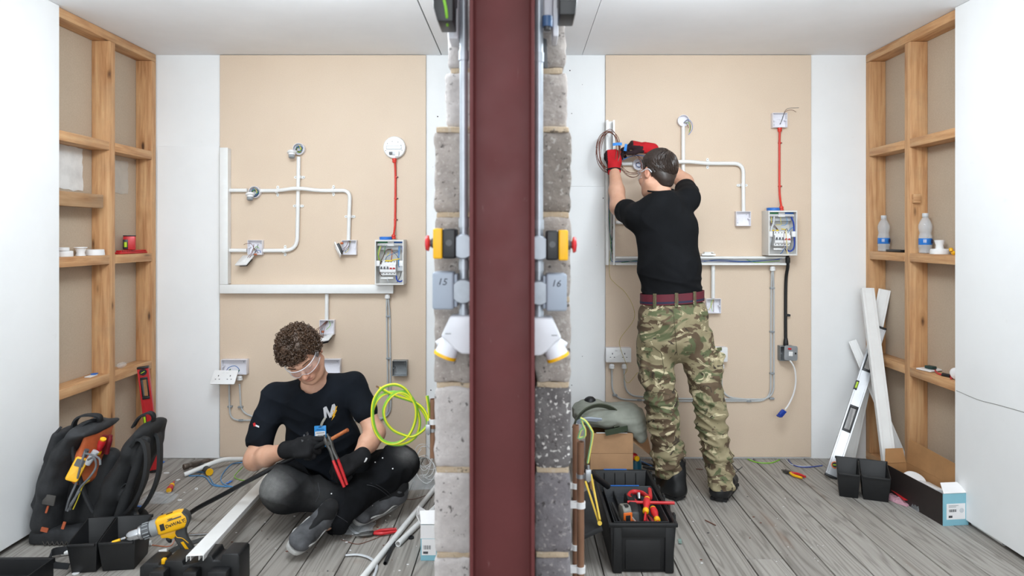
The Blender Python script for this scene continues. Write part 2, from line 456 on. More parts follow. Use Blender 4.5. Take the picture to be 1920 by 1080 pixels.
# ---------------------------------------------------------------- surface materials
def mat_paint(name, base, dots=0.0):
    t = NT(name); vec = t.coords(rnd=False)
    big = t.noise(vec, 1.7, 4, .6); c = lin(base)
    col = t.ramp(big, [(.25, tuple(x * .93 for x in c[:3]) + (1,)), (.65, c)])
    sm = t.noise(vec, 14, 5, .7); scuff = t.ramp(sm, [(.66, 0.0), (.78, 1.0)])
    k = t.node('ShaderNodeMath', operation='MULTIPLY'); k.inputs[1].default_value = .10; t.link(scuff, k.inputs[0])
    col = t.mix(k.outputs[0], col, '#a9a49c')
    if dots:                                             # old screw and pin holes
        vo = t.node('ShaderNodeTexVoronoi'); vo.inputs['Scale'].default_value = 17; t.link(vec, vo.inputs['Vector'])
        d = t.ramp(vo.outputs['Distance'], [(.05, 1.0), (.07, 0.0)], True)
        keep = t.ramp(t.noise(vec, 5.3, 2), [(.50, 0.0), (.56, 1.0)])
        mu = t.node('ShaderNodeMath', operation='MULTIPLY'); t.link(d, mu.inputs[0]); t.link(keep, mu.inputs[1])
        col = t.mix(mu.outputs[0], col, '#4a4440')
    t.bump(t.noise(vec, 55, 4), .12, .003)
    return t.set(col, .8, spec=.25)
PAINT = mat_paint('white_paint', '#f1f2f2'); PAINT_D = mat_paint('pinned_white_paint', '#f1f2f2', 1)
CEIL = mat_paint('ceiling_paint', '#f6f7f9')

def mat_pine(name, axis, base=('#a8744a', '#c99a6c', '#d6ad80')):
    t = NT(name); sc = {'X': (.9, 14, 14), 'Y': (14, .9, 14), 'Z': (14, 14, .9)}[axis]
    vec = t.coords(sc); f = t.noise(vec, 3.2, 6, .6, .35)
    col = t.ramp(f, [(.28, base[0]), (.5, base[1]), (.7, base[2])])
    v2 = t.coords({'X': (1.1, 5, 5), 'Y': (5, 1.1, 5), 'Z': (5, 5, 1.7)}[axis])
    vo = t.node('ShaderNodeTexVoronoi'); vo.inputs['Scale'].default_value = 2.3; t.link(v2, vo.inputs['Vector'])
    wob = t.noise(v2, 9, 3)
    ad = t.node('ShaderNodeMath', operation='MULTIPLY_ADD'); ad.inputs[1].default_value = .10; t.link(wob, ad.inputs[0]); t.link(vo.outputs['Distance'], ad.inputs[2])
    kn = t.ramp(ad.outputs[0], [(.09, 1.0), (.18, 0.0)])
    halo = t.ramp(ad.outputs[0], [(.13, .5), (.33, 0.0)])
    col = t.mix(halo, col, '#94602f'); col = t.mix(kn, col, '#4b2d18')
    dirt = t.ramp(t.noise(t.coords((2, 2, 2)), 2.2, 5, .65), [(.5, 0.0), (.8, .38)])
    col = t.mix(dirt, col, '#8d7862')
    t.bump(f, .2, .002)
    return t.set(col, .62)
PINE = {a: mat_pine('pine_' + a, a) for a in 'XYZ'}
OFFCUT = mat_pine('grubby_offcut', 'Y', ('#8d6b49', '#a98560', '#b89673'))

def mat_floor():
    t = NT('weathered_floorboard'); vec = t.coords((1, 1, 1))
    mp = t.node('ShaderNodeMapping'); mp.inputs['Scale'].default_value = (1, .055, 1); t.link(vec, mp.inputs['Vector'])
    n1 = t.noise(mp.outputs[0], 7.5, 2, .5, .3)
    # contour rings of a smooth stretched field -> cathedral grain
    mu = t.node('ShaderNodeMath', operation='MULTIPLY'); mu.inputs[1].default_value = 17.0; t.link(n1, mu.inputs[0])
    fr = t.node('ShaderNodeMath', operation='PINGPONG'); fr.inputs[1].default_value = .5; t.link(mu.outputs[0], fr.inputs[0])
    mp2 = t.node('ShaderNodeMapping'); mp2.inputs['Scale'].default_value = (1, .03, 1); t.link(vec, mp2.inputs['Vector'])
    fine = t.noise(mp2.outputs[0], 150, 4, .7)
    ring = t.ramp(fr.outputs[0], [(.05, '#8d8882'), (.2, '#b5b0a9'), (.5, '#c2beb7')])
    col = t.mix(.38, ring, t.ramp(fine, [(.3, '#928d86'), (.7, '#cfcac2')]))
    # brown bare patches along the grain, pale paint dust
    br = t.ramp(t.noise(mp.outputs[0], 5, 4, .6), [(.60, 0.0), (.68, .55)])
    brk = t.ramp(t.noise(vec, 3.0, 4), [(.5, 0.0), (.6, 1.0)])
    m2 = t.node('ShaderNodeMath', operation='MULTIPLY'); t.link(br, m2.inputs[0]); t.link(brk, m2.inputs[1])
    col = t.mix(m2.outputs[0], col, '#93694a')
    oi = t.node('ShaderNodeObjectInfo'); tint = t.ramp(oi.outputs['Random'], [(0, '#bdbab8'), (.5, '#cbc9c7'), (1, '#d6d5d4')])
    col = t.mix(.8, col, tint, 'MULTIPLY')
    spk = t.ramp(t.noise(vec, 70, 3), [(.70, 0.0), (.74, .5)])
    col = t.mix(spk, col, '#d9d6d0')
    t.bump(fr.outputs[0], .25, .0025)
    return t.set(col, .68)
FLOORM = mat_floor()

def mat_mdf():
    t = NT('mdf_board'); vec = t.coords(rnd=False)
    c = t.ramp(t.noise(vec, 1.1, 4, .6), [(.3, '#d4bfa9'), (.7, '#ddcab5')])
    c = t.mix(.25, c, t.ramp(t.noise(vec, 240, 3, .8), [(.3, '#bda185'), (.7, '#e8d6c0')]))
    t.bump(t.noise(vec, 180, 2), .05, .001)
    return t.set(c, .6)
MDF = mat_mdf()
def mat_sheath():
    t = NT('grey_brown_sheathing'); vec = t.coords(rnd=False)
    c = t.ramp(t.noise(vec, 1.6, 4, .6), [(.3, '#b7a590'), (.7, '#c4b29c')])
    c = t.mix(.2, c, t.ramp(t.noise(vec, 120, 3, .8), [(.3, '#94816d'), (.7, '#cdbca8')]))
    return t.set(c, .8)
SHEATH = mat_sheath()
def mat_block(name, a, b, chips, chipcol='#cfcac4'):
    t = NT(name); vec = t.coords()
    n = t.noise(vec, 26, 8, .75); c = t.ramp(n, [(.3, a), (.7, b)])
    vo = t.node('ShaderNodeTexVoronoi'); vo.inputs['Scale'].default_value = 85; t.link(vec, vo.inputs['Vector'])
    ch = t.ramp(t.noise(vec, 95, 2, .5), [(.60, 0.0), (.66, chips)])
    c = t.mix(ch, c, chipcol)
    pit = t.ramp(t.noise(vec, 60, 3, .6), [(.30, .8), (.38, 0.0)]); c = t.mix(pit, c, '#3b3634')
    t.bump(t.mix(.5, n, t.noise(vec, 75, 4)), 1.0, .006)
    return t.set(c, .95)
BLK = [mat_block('block_pale', '#b3adab', '#cbc5c2', .35), mat_block('block_mid', '#958d88', '#b3aaa3', .4),
       mat_block('block_dark', '#6b676b', '#878386', .3), mat_block('block_flecked', '#5a5657', '#7e7a79', .95, '#dbd8d4'), mat_block('block_umber', '#787069', '#968d85', .4)]
MORTAR = mat_block('sandy_mortar', '#b39f86', '#cbb9a0', .3)
DARKGAP = M('dark_void', '#1c1815', .95)
CEILZ = 2.39
XL, XR = -2.15, 2.05                                     # stud faces of the two side walls
BW = 4.0                                                 # back wall plane
MF = BW - .015                                           # mdf front plane

# ---------------------------------------------------------------- floor
fl = struct(MB().box((XL - .2, -1.6, -.06), (XR + .2, BW + .1, -.03)).build('floor', DARKGAP))
k = 0; x = .9275 - .15 * 22
while x < XR + .16:
    cuts = [-1.5, BW + .06]
    if k % 3 == 1: cuts = [-1.5, R.uniform(1.4, 3.4), BW + .06]
    for a, b in zip(cuts[:-1], cuts[1:]):
        z = R.uniform(-.0015, .0005)
        MB().box((x + .002, a + .001, -.03), (x + .148, b - .001, z)).build('plank', FLOORM, fl, bevel=.0018, seg=1)
    x += .15; k += 1

# ---------------------------------------------------------------- ceiling
ce = struct(MB().box((XL - .3, 1.0, CEILZ + .03), (XR + .3, BW + .1, CEILZ + .06)).build('ceiling', DARKGAP))
for a, b in ((XL - .25, -.469), (-.462, .367), (.3695, XR + .25)):
    MB().box((a, 1.0, CEILZ), (b, BW + .02, CEILZ + .0125)).build('ceiling_panel', CEIL, ce)
for cx, cy in ((660, 30), (1010, 52)): pass

# ---------------------------------------------------------------- back wall
wbk = struct(MB().box((XL - .12, BW, -.03), (XR + .12, BW + .06, CEILZ)).build('wall_back', PAINT))
def bp(x, y, Y=BW): return P(x, y, Y)
a, b = bp(296, 274), bp(412, 861)
MB().box((XL + .002, BW - .006, .003), (b.x, BW, a.z)).build('plasterboard', PAINT, wbk, bevel=.001, seg=1)
a, b = bp(1040, 350), bp(1135, 858)
MB().box((.15, BW - .004, .003), (b.x - .002, BW, a.z)).build('plasterboard', PAINT_D, wbk, bevel=.001, seg=1)
MB().box((.15, BW - .003, a.z + .002), (b.x - .002, BW, CEILZ - .002)).build('plasterboard', PAINT_D, wbk, bevel=.001, seg=1)
a, b = bp(798, 104), bp(900, 858)
MB().box((a.x + .002, BW - .003, .003), (-.23, BW, CEILZ - .002)).build('plasterboard', PAINT_D, wbk, bevel=.001, seg=1)
for x0, x1, lab in ((412, 798.5, 'tall tan MDF board on the back wall behind the seated man'), (1135.5, 1521, 'tall tan MDF board on the back wall behind the standing man')):
    a, b = P(x0, 104, MF), P(x1, 857, MF)
    o = MB().box((a.x, MF, .012), (b.x, BW - .0065, CEILZ - .003)).build('mounting_board', MDF, bevel=.0012, seg=1)
    tag(o, lab, 'board', 'MDF boards on the back wall')

# ---------------------------------------------------------------- side walls with open timber frame
def side_wall(name, X, sg, edgeY, stud2, cornerY, nog, plates):
    """X stud face, sg=-1 left / +1 right (recess direction)"""
    D = .095; t = .045
    w = struct(MB().box((X + sg * D, -1.0, 0), (X + sg * (D + .02), BW + .1, CEILZ)).build(name, SHEATH))
    # plasterboard on the near studs
    MB().box((X - sg * .0125, -1.0, .022), (X, edgeY, CEILZ - .001)).build('plasterboard', PAINT, w, bevel=.001, seg=1)
    def stud(y0, y1):
        MB().box((X, y0, t + .001), (X + sg * (D - .001), y1, CEILZ - t - .003)).build('stud', PINE['Z'], w, bevel=.0025, seg=2)
    stud(cornerY, cornerY + t); stud(*stud2); stud(edgeY - .055, edgeY - .008)
    for y0 in (2.6, 2.2): stud(y0, y0 + t)
    MB().box((X, edgeY - .05, CEILZ - t - .002), (X + sg * (D - .001), cornerY + t, CEILZ - .002)).build('top_plate', PINE['Y'], w, bevel=.002)
    MB().box((X, edgeY - .05, .001), (X + sg * (D - .001), cornerY + t, t)).build('sole_plate', PINE['Y'], w, bevel=.002)
    for (side, z0, z1) in nog:
        y0, y1 = (edgeY - .007, stud2[0] - .001) if side == 'n' else (stud2[1] + .001, cornerY - .001)
        MB().box((X - sg * R.uniform(0, .003), y0, z0), (X + sg * (D - .001), y1, z1)).build('noggin', PINE['Y'], w, bevel=.002)
    return w
WL = side_wall('wall_left', XL, -1, 3.13, (3.533, 3.583), 3.94,
    [('n', 1.768, 1.815), ('f', 1.766, 1.813), ('n', 1.172, 1.2195), ('f', 1.172, 1.2185), ('n', .553, .60), ('f', .545, .592)], 0)
WR = side_wall('wall_right', XR, 1, 3.16, (3.547, 3.597), 3.955,
    [('f', 1.784, 1.829), ('n', 1.785, 1.830), ('f', 1.183, 1.2285), ('n', 1.184, 1.2285), ('f', .586, .630), ('n', .586, .629)], 0)
# rough offcut wedged between the left studs, chipped block on the right stud
o = MB().box((XL - .05, 3.135, 1.462), (XL - .004, 3.49, 1.532)).build('timber_offcut', OFFCUT, bevel=.004)
tag(o, 'grubby chipped timber offcut fixed between the left studs at eye height', 'timber')
a = P(1716, 372, 3.545)
MB().box((a.x - .018, 3.525, a.z - .024), (a.x + .018, 3.547, a.z + .022)).build('timber_block', PINE['X'], WR, bevel=.002)
# bare paint patches and torn paper on the sheathing inside the frames
def patch(parent, X, sg, pts, mat, th=.0015):
    vs = [(X - sg * .001, y, z) for y, z in pts]; n = len(vs)
    mb = MB(); mb.add(vs + [(X - sg * (.001 + th), y, z) for y, z in pts], [tuple(range(n)), tuple(range(n, 2 * n))[::-1]] + [(i, (i + 1) % n, n + (i + 1) % n, n + i) for i in range(n)])
    return mb.build('paint_patch', mat, parent, smooth=0)
def rough_rect(y0, y1, z0, z1, j=.006, n=9):
    out = [(y0 + (y1 - y0) * i / n, z0 + R.uniform(-j, j)) for i in range(n)] + [(y1 + R.uniform(-j, j), z0 + (z1 - z0) * i / n) for i in range(n)]
    out += [(y1 + (y0 - y1) * i / n, z1 + R.uniform(-j, j)) for i in range(n)] + [(y0 + R.uniform(-j, j) * .4, z1 + (z0 - z1) * i / n) for i in range(n)]
    return out
WHITEP = M('white_primer', '#dcdcda', .5, var=.08)
patch(WL, XL - .095, -1, rough_rect(3.14, 3.46, 1.55, 1.77), WHITEP)
patch(WL, XL - .095, -1, rough_rect(3.60, 3.86, 1.56, 1.74), M('thin_primer', '#b9b0a4', .5))
patch(WL, XL - .095, -1, rough_rect(3.14, 3.235, .455, .53, .003), WHITEP)
a = P(1790, 742, 3.3)
patch(WR, XR + .095, 1, [(3.17, .60), (3.25, .60), (3.24, .53), (3.32, .50), (3.25, .47), (3.17, .475)], WHITEP)
# hairline plaster crack on the near right wall
MB().tube(spline([(XR - .0127, y, z) for y, z in ((3.15, .598), (3.0, .592), (2.88, .60), (2.75, .607), (2.6, .612))], 5), .0016, 5).build('plaster_crack', M('crack', '#8f8d8a', .9), WR)

# ---------------------------------------------------------------- block partition end
wc = struct(MB().box((-.118, 1.80, 0), (.038, BW, CEILZ)).build('wall_center', MORTAR))
PX = [(-.226, -.120), (.040, .1345)]
JO = [.029 - .0, .254, .479, .704, .929, 1.154, 1.379, 1.604]
def rough_block(x0, x1, y0, y1, z0, z1, seed, amp=.0022, rr=.010):
    nx, nz, ny = 7, 14, 8
    h = [(x1 - x0) / 2, (y1 - y0) / 2, (z1 - z0) / 2]; mb = MB()
    idx = {}; vs = []; fs = []
    ys = [-1, -.97, -.9, -.75, -.4, 0, .4, 1]
    def vid(i, j, k):
        key = (i, j, k)
        if key not in idx:
            p = [(2 * i / nx - 1) * h[0], ys[j] * h[1], (2 * k / nz - 1) * h[2]]
            q = [max(-(h[a] - rr), min(h[a] - rr, p[a])) for a in range(3)]
            d = [p[a] - q[a] for a in range(3)]; L = math.sqrt(sum(e * e for e in d))
            if L > 1e-9: p = [q[a] + d[a] / L * rr for a in range(3)]
            idx[key] = len(vs); vs.append(p)
        return idx[key]
    J = len(ys) - 1
    for i in range(nx):
        for k in range(nz):
            fs.append((vid(i, 0, k), vid(i + 1, 0, k), vid(i + 1, 0, k + 1), vid(i, 0, k + 1))); fs.append((vid(i, J, k), vid(i, J, k + 1), vid(i + 1, J, k + 1), vid(i + 1, J, k)))
    for j in range(J):
        for k in range(nz):
            fs.append((vid(0, j, k), vid(0, j, k + 1), vid(0, j + 1, k + 1), vid(0, j + 1, k))); fs.append((vid(nx, j, k), vid(nx, j + 1, k), vid(nx, j + 1, k + 1), vid(nx, j, k + 1)))
        for i in range(nx):
            fs.append((vid(i, j, 0), vid(i, j + 1, 0), vid(i + 1, j + 1, 0), vid(i + 1, j, 0))); fs.append((vid(i, j, nz), vid(i + 1, j, nz), vid(i + 1, j + 1, nz), vid(i, j + 1, nz)))
    V = np.array(vs); nrm = V / (np.abs(V).max(1)[:, None] + 1e-9)
    V = V + np.stack([snoise(V, seed + a, 90) * amp + snoise(V, seed + 7 + a, 30) * amp for a in range(3)], 1)
    c = Vector(((x0 + x1) / 2, (y0 + y1) / 2, (z0 + z1) / 2))
    mb.add([Vector(p) + c for p in V], fs); return mb
BF = 1.78
colL = [0, 0, 0, 0, 0, 1, 1, 1]; colR = [2, 2, 2, 2, 3, 1, 1, 4]
def courses():
    out = []
    zz = [0.0] + JO
    for i in range(len(zz) - 1): out.append((zz[i] + (.005 if i else 0), zz[i + 1] - .005, i, 0))
    out.append((1.609, 1.757, 8, 1)); out.append((1.767, 1.982, 9, 1)); out.append((1.992, 2.207, 10, 1)); out.append((2.217, CEILZ - .002, 11, 1))
    return out
for z0, z1, i, up in courses():
    if z1 - z0 < .03: continue
    for sd in (0, 1):
        x0, x1 = PX[sd]
        if up:
            x0, x1 = ((-.192, -.10) if i > 8 else (-.198, -.10)) if sd == 0 else ((.03, .1205) if i > 8 else (.03, .126))
        m_ = BLK[(colL if sd == 0 else colR)[min(i, 7)]] if not up else BLK[0 if sd == 0 else 1]
        y = BF + (.012 if up else 0); n = 0
        while y < BW - .05:
            ln = .44 if (i % 2 == 0 or n) else .215
            y1 = min(y + ln, BW - .001)
            if n == 0: rough_block(x0, x1, y, y1, z0, z1, 31 * i + 7 * sd).build('concrete_block', m_, wc, smooth=60)
            else: MB().box((x0, y, z0), (x1, y1, z1)).build('concrete_block', BLK[R.choice((0, 1, 1, 2))], wc, bevel=.004, seg=1)
            y = y1 + .010; n += 1
    # mortar beds, slightly recessed and uneven
for i, z in enumerate(JO[1:] + [1.762, 1.987, 2.212]):
    for sd in (0, 1):
        x0, x1 = PX[sd]
        if z > 1.61: x0, x1 = (-.188, -.10) if sd == 0 else (.03, .117)
        rough_block(x0 + .004, x1 - .004, BF + .003 + (.012 if z > 1.61 else 0), BF + .6, z - .0085, z + .0085, 900 + i * 5 + sd, .0012, .004).build('mortar_bed', MORTAR, wc, smooth=60)
        MB().box((x0 + .004, BF + .6, z - .005), (x1 - .004, BW - .002, z + .005)).build('mortar_bed', MORTAR, wc, smooth=0)

# ---------------------------------------------------------------- steel column (web towards the room) with gusset near the top
def mat_steel():
    t = NT('red_oxide_steel'); vec = t.coords(rnd=False)
    c = t.ramp(t.noise(vec, 3.5, 6, .65), [(.3, '#5a2c2b'), (.7, '#683435')])
    mp = t.node('ShaderNodeMapping'); mp.inputs['Scale'].default_value = (5, 5, 1.2); t.link(vec, mp.inputs['Vector'])
    scr = t.ramp(t.noise(mp.outputs[0], 9, 7, .75, .6), [(.66, 0.0), (.74, .35)])
    c = t.mix(scr, c, '#a88a88')
    return t.set(c, t.ramp(t.noise(vec, 12, 4), [(.3, .48), (.7, .65)]), spec=.3)
STEEL = mat_steel()
col_ = thing('steel_column', 'maroon red oxide steel column standing in front of the concrete block wall end', 'column', (-.042, 1.655, 0))
c0, w2, ft, wt, rf = -.042, .0765, .0085, .007, .009
y0, y1, yc = 1.58, 1.732, 1.64
prof = [(-w2, y0), (-w2 + ft, y0), (-w2 + ft, yc - wt / 2 - rf)]
for k in range(1, 5): an = rad(180 + 90 * k / 4); prof.append((-w2 + ft + rf + rf * math.cos(an), yc - wt / 2 - rf - rf * math.sin(an)))
pr = prof[:]
right = [(-x, y) for x, y in reversed(prof)]
back = [(w2, y1), (w2 - ft, y1), (w2 - ft, yc + wt / 2), (-w2 + ft, yc + wt / 2), (-w2 + ft, y1), (-w2, y1)]
poly = [(c0 + x, y) for x, y in prof + right + back]
MB().prism(poly[::-1], 0.0, CEILZ - .001).build('i_section', STEEL, col_, bevel=.0012, seg=2)
MB().box((c0 - .15, 1.545, 0.0), (c0 + .15, 1.755, .016)).build('base_plate', STEEL, col_, bevel=.002)
for sg in (-1, 1):
    xx = c0 + sg * w2
    tri = [(xx, 1.865), (xx, CEILZ - .01), (xx + sg * .045, CEILZ - .01)] if sg > 0 else [(xx, 1.865), (xx + sg * .045, CEILZ - .01), (xx, CEILZ - .01)]
    X = mat4((0, 1.70, 0), (1, 0, 0), (0, 0, 1), (0, -1, 0))
    MB().prism(tri, 0, .010, X).build('gusset', STEEL, col_, bevel=.001, seg=1)
for bx, by in ((-.11, 1.58), (.11, 1.58), (-.11, 1.72), (.11, 1.72)):
    MB().lathe([(.011, 0), (.011, .01), (.006, .01), (.006, .022)], T(c0 + bx, by, .016), 6).build('anchor_bolt', M('zinc', '#b8bcc0', .35, .9), col_)
# ---------------------------------------------------------------- wall electrics
PVC = M('white_pvc', '#e8e8e6', .32, var=.02); PVC2 = M('warm_white_pvc', '#e6e4e2', .35, var=.02)
LILAC = M('white_moulding', '#e4e2e8', .3, var=.02); GREYP = M('grey_plastic', '#8f9396', .4); GREYC = M('grey_cable', '#b9bbbb', .45, var=.03)
GREYM = M('grey_cast_metal', '#85898b', .42, .3); DGREY = M('dark_grey_plastic', '#4b4d50', .4)
REDC = M('red_cable', '#d33a2c', .4, var=.04); BLKC = M('black_cable', '#191a1c', .38, var=.03); BROWNW = M('brown_wire', '#6d4030', .4)
BLUEW = M('blue_wire', '#2f6fb4', .4); NAVYW = M('dark_blue_wire', '#1f3f9c', .35); GREENW = M('green_wire', '#3f8a4a', .4)
YELW = M('yellow_wire', '#d9c63c', .4); GYW = M('green_yellow_wire', '#7fbb33', .4); GYW2 = M('green_yellow_stripe', '#e6df2e', .4)
COPPERW = M('orange_connector', '#c5683a', .4); BLKP = M('black_plastic', '#1b1c1e', .42, var=.05); REDP = M('red_plastic', '#c3262b', .35)
BLUEP = M('blue_plastic', '#2b6fc4', .4); GREENP = M('green_plastic', '#2f8c5b', .4); YELP = M('yellow_plastic', '#e8c81e', .4)
UNITM = M('unit_painted_steel', '#d8d6d2', .4, var=.02); UNITIN = M('unit_inside', '#dadcdd', .45, var=.03); LGREY = M('light_grey_plastic', '#c6c9cc', .4)
ZINC = M('zinc', '#b8bcc0', .35, .9); WHITEB = M('bright_white_plastic', '#e9e9e9', .3, var=.01)
def mat_clear(name, col='#f4f8fa', rough=.08, alpha=.25):
    t = NT(name); m = t.set(col, rough, 0, alpha=alpha); m.blend_method = 'BLEND' if hasattr(m, 'blend_method') else None
    MATS[name] = m; return m
CLEAR = mat_clear('clear_plastic')

def WP(x, y, off=0.0): return P(x, y, MF - off)
def WM(x, y, off=0.0):                                   # local x right, y up, z out of the wall; pixel read at 'off' in front of it
    p = P(x, y, MF - off); return mat4((p.x, MF, p.z), (1, 0, 0), (0, 0, 1), (0, -1, 0))
def wire(pts, r, mat, parent, name='wire', n=6, sp=5):
    return MB().tube(spline(pts, sp), r, n).build(name, mat, parent)
def wwire(px, r, mat, parent, name='wire', n=6, sp=5):   # wall pixels with offsets
    return wire([WP(*p) for p in px], r, mat, parent, name, n, sp)

# -- trunking -----------------------------------------------------------------
def lid_trunk(x0, y0, x1, y1, off, name, label, cap=None):
    a, b = WP(x0, y0, off), WP(x1, y1, off)
    t = thing(name, label, 'trunking', ((a.x + b.x) / 2, MF, min(a.z, b.z)))
    vert = abs(b.z - a.z) > abs(b.x - a.x)
    MB().box((a.x + .001, MF - off + .012, b.z + .001), (b.x - .001, MF, a.z - .001)).build('channel', PVC2, t, bevel=.0015)
    MB().box((a.x - .001, MF - off - .002, b.z - .001), (b.x + .001, MF - off + .011, a.z + .001)).build('lid', PVC, t, bevel=.002)
    return t
lid_trunk(412, 277, 427, 533, .05, 'cable_trunking', 'white lidded cable trunking rising up the left edge of the left MDF board')
ht = lid_trunk(412, 534, 737, 550, .05, 'cable_trunking', 'long white lidded cable trunking running level above the seated man')

def open_trunk(x0, y0, x1, y1, off, label):              # lidless channel: back plate and two flanges
    a, b = WP(x0, y0, off), WP(x1, y1, off)
    t = thing('open_cable_trunking', label, 'trunking', ((a.x + b.x) / 2, MF, min(a.z, b.z)))
    MB().box((a.x, MF - .003, b.z), (b.x, MF, a.z)).build('back_plate', PVC2, t, bevel=.0008, seg=1)
    vert = abs(b.z - a.z) > abs(b.x - a.x); th = .0035
    for sd in (0, 1):
        if vert:
            xx = a.x if sd == 0 else b.x - th
            mb = MB().box((xx, MF - off, b.z), (xx + th, MF - .003, a.z))
            l = .008 if sd == 0 else -.008; mb.box((xx + (th if sd == 0 else 0), MF - off, b.z), (xx + (th if sd == 0 else 0) + l, MF - off + .0025, a.z))
        else:
            zz = b.z if sd == 0 else a.z - th
            mb = MB().box((a.x, MF - off, zz), (b.x, MF - .003, zz + th))
            l = .008 if sd == 0 else -.008; mb.box((a.x, MF - off, zz + (th if sd == 0 else 0)), (b.x, MF - off + .0025, zz + (th if sd == 0 else 0) + l))
        mb.build('flange', PVC, t)
    return t
vt2 = open_trunk(1137, 225, 1153, 497, .05, 'open white trunking channel without its lid beside the standing man')
ht2 = open_trunk(1154, 481, 1481, 497, .05, 'long open white trunking channel with wires under the right consumer unit')
for pts, m_ in (([(1143, 400), (1139, 360), (1143, 430), (1147, 455), (1146, 488), (1160, 490)], BLUEW), ([(1146, 320), (1149, 400), (1147, 450), (1149, 488)], BROWNW),
                ([(1144, 350), (1143, 420), (1146, 470), (1144, 490)], GYW), ([(1148, 420), (1150, 440), (1145, 462), (1150, 478)], GREENW), ([(1149, 330), (1151, 420), (1149, 470)], DGREY)):
    wwire([(x, y, .022) for x, y in pts], .0016, m_, vt2)
for pts, m_ in (([(1160, 490), (1200, 490), (1260, 492), (1330, 489), (1400, 491), (1462, 486)], NAVYW), ([(1320, 490), (1350, 487), (1390, 490), (1440, 488), (1470, 484)], BLUEW),
                ([(1400, 487), (1420, 492), (1462, 489)], GYW), ([(1165, 492), (1210, 488), (1300, 491)], GREENW)):
    wwire([(x, y, .02) for x, y in pts], .0018, m_, ht2)
wwire([(1143, 470, .05), (1143, 515, .03), (1152, 530, .02), (1172, 548, .02), (1187, 575, .03), (1188, 600, .03), (1163, 635, .02), (1164, 655, .05), (1176, 690, .04), (1170, 705, .02), (1178, 718, .02), (1196, 698, .03)], .0012, M('old_yellow_wire', '#b9a544', .5), vt2, 'loose_wire')

# -- conduit --------------------------------------------------------------------
CR = .0112
def conduit(px, label, bend=.05, off=.02, name='conduit_run', mat=None, sadd=(), n=14):
    pts = [WP(p[0], p[1], p[2] if len(p) > 2 else off) for p in px]
    lo = min(p.z for p in pts); t = thing(name, label, 'conduit', (pts[0].x, MF, lo))
    MB().tube(fillet(pts, bend, 8), CR, n).build('pipe', mat or PVC, t)
    for x, y, d in sadd:                                 # d: 'v' lugs left/right of a vertical pipe, 'h' lugs above/below
        X = WM(x, y, off)
        if d == 'h': X = X @ rotz(math.pi / 2)
        mb = MB(); r = CR + .0022; pr = []
        for k in range(9):
            a = math.pi * k / 8; pr.append((r * math.cos(a), off + r * math.sin(a) * 1.0))
        outer = [(r, .002)] + pr + [(-r, .002)]
        inner = [(x_ * (CR + .0002) / r, z_ if z_ < off else off + (z_ - off) * (CR + .0002) / r) for x_, z_ in outer]
        ring = outer + inner[::-1]
        mb.prism(ring, -.008, .008, X @ mat4((0, 0, 0), (1, 0, 0), (0, 0, 1), (0, -1, 0)))
        for s_ in (-1, 1):
            mb.prism([(s_ * (r - .002) + s_ * u, v) for u, v in ((0, -.0075), (.014, -.0075), (.0195, -.005), (.021, 0), (.0195, .005), (.014, .0075), (0, .0075))][::s_], 0.0005, .006, X)
            mb.m(1).cyl(X @ Vector((s_ * (r + .010), 0, .006)), X @ Vector((s_ * (r + .010), 0, .007)), .0028, n=10).m(0)
        mb.build('saddle', [PVC, GREYP], t)
    return t
c1 = conduit([(560, 294), (558, 420), (557, 469.5), (494, 470)], 'white conduit dropping from the upper round box and turning left to the hanging switch', .085,
     sadd=((560, 332, 'v'), (558, 386, 'v'), (533, 470, 'h')))
c2 = conduit([(489, 357.5, .02), (519, 357.5, .02), (537, 355.5, .035), (548, 353.5, .047), (567, 353.5, .047), (585, 356, .03), (605, 357.5, .02), (656.5, 357), (654.5, 410), (653.5, 451)],
     'white conduit bridging over the vertical pipe and dropping to the folded out switch', .05, sadd=((519, 358, 'h'), (624, 357, 'h'), (655, 406, 'v')))
conduit([(429, 357), (464, 357)], 'short white conduit from left trunking to the round box with lampholder')
conduit([(429, 469.5), (463, 469.5)], 'short white conduit from left trunking to the hanging switch box')
conduit([(613, 551), (612.5, 601)], 'short white conduit below the left trunking feeding the box over the seated man')
c3 = conduit([(1281, 237.5), (1281, 300), (1281, 430)], 'white vertical conduit rising to the round box above the standing man', sadd=((1281, 334, 'v'),))
c4 = conduit([(1211, 307, .02), (1250, 306, .03), (1270, 303.5, .047), (1292, 303, .047), (1310, 305, .03), (1328, 306.5, .02), (1394, 306.5), (1393.5, 350), (1394, 397)],
     'white conduit passing over the vertical pipe and dropping to the right hand square box', .06, sadd=((1328, 306, 'h'), (1393, 347, 'v')))
conduit([(1155, 307), (1185.5, 307)], 'short white conduit from the open trunking to the round box behind the wire coil')
conduit([(1154, 417), (1215, 417)], 'short white conduit leaving the open trunking beside the standing man at chest height')
conduit([(1337, 498), (1337, 559)], 'short white conduit below the open trunking feeding the lower square box')
for t, x, y in ((0, 561, 292), ):
    pass

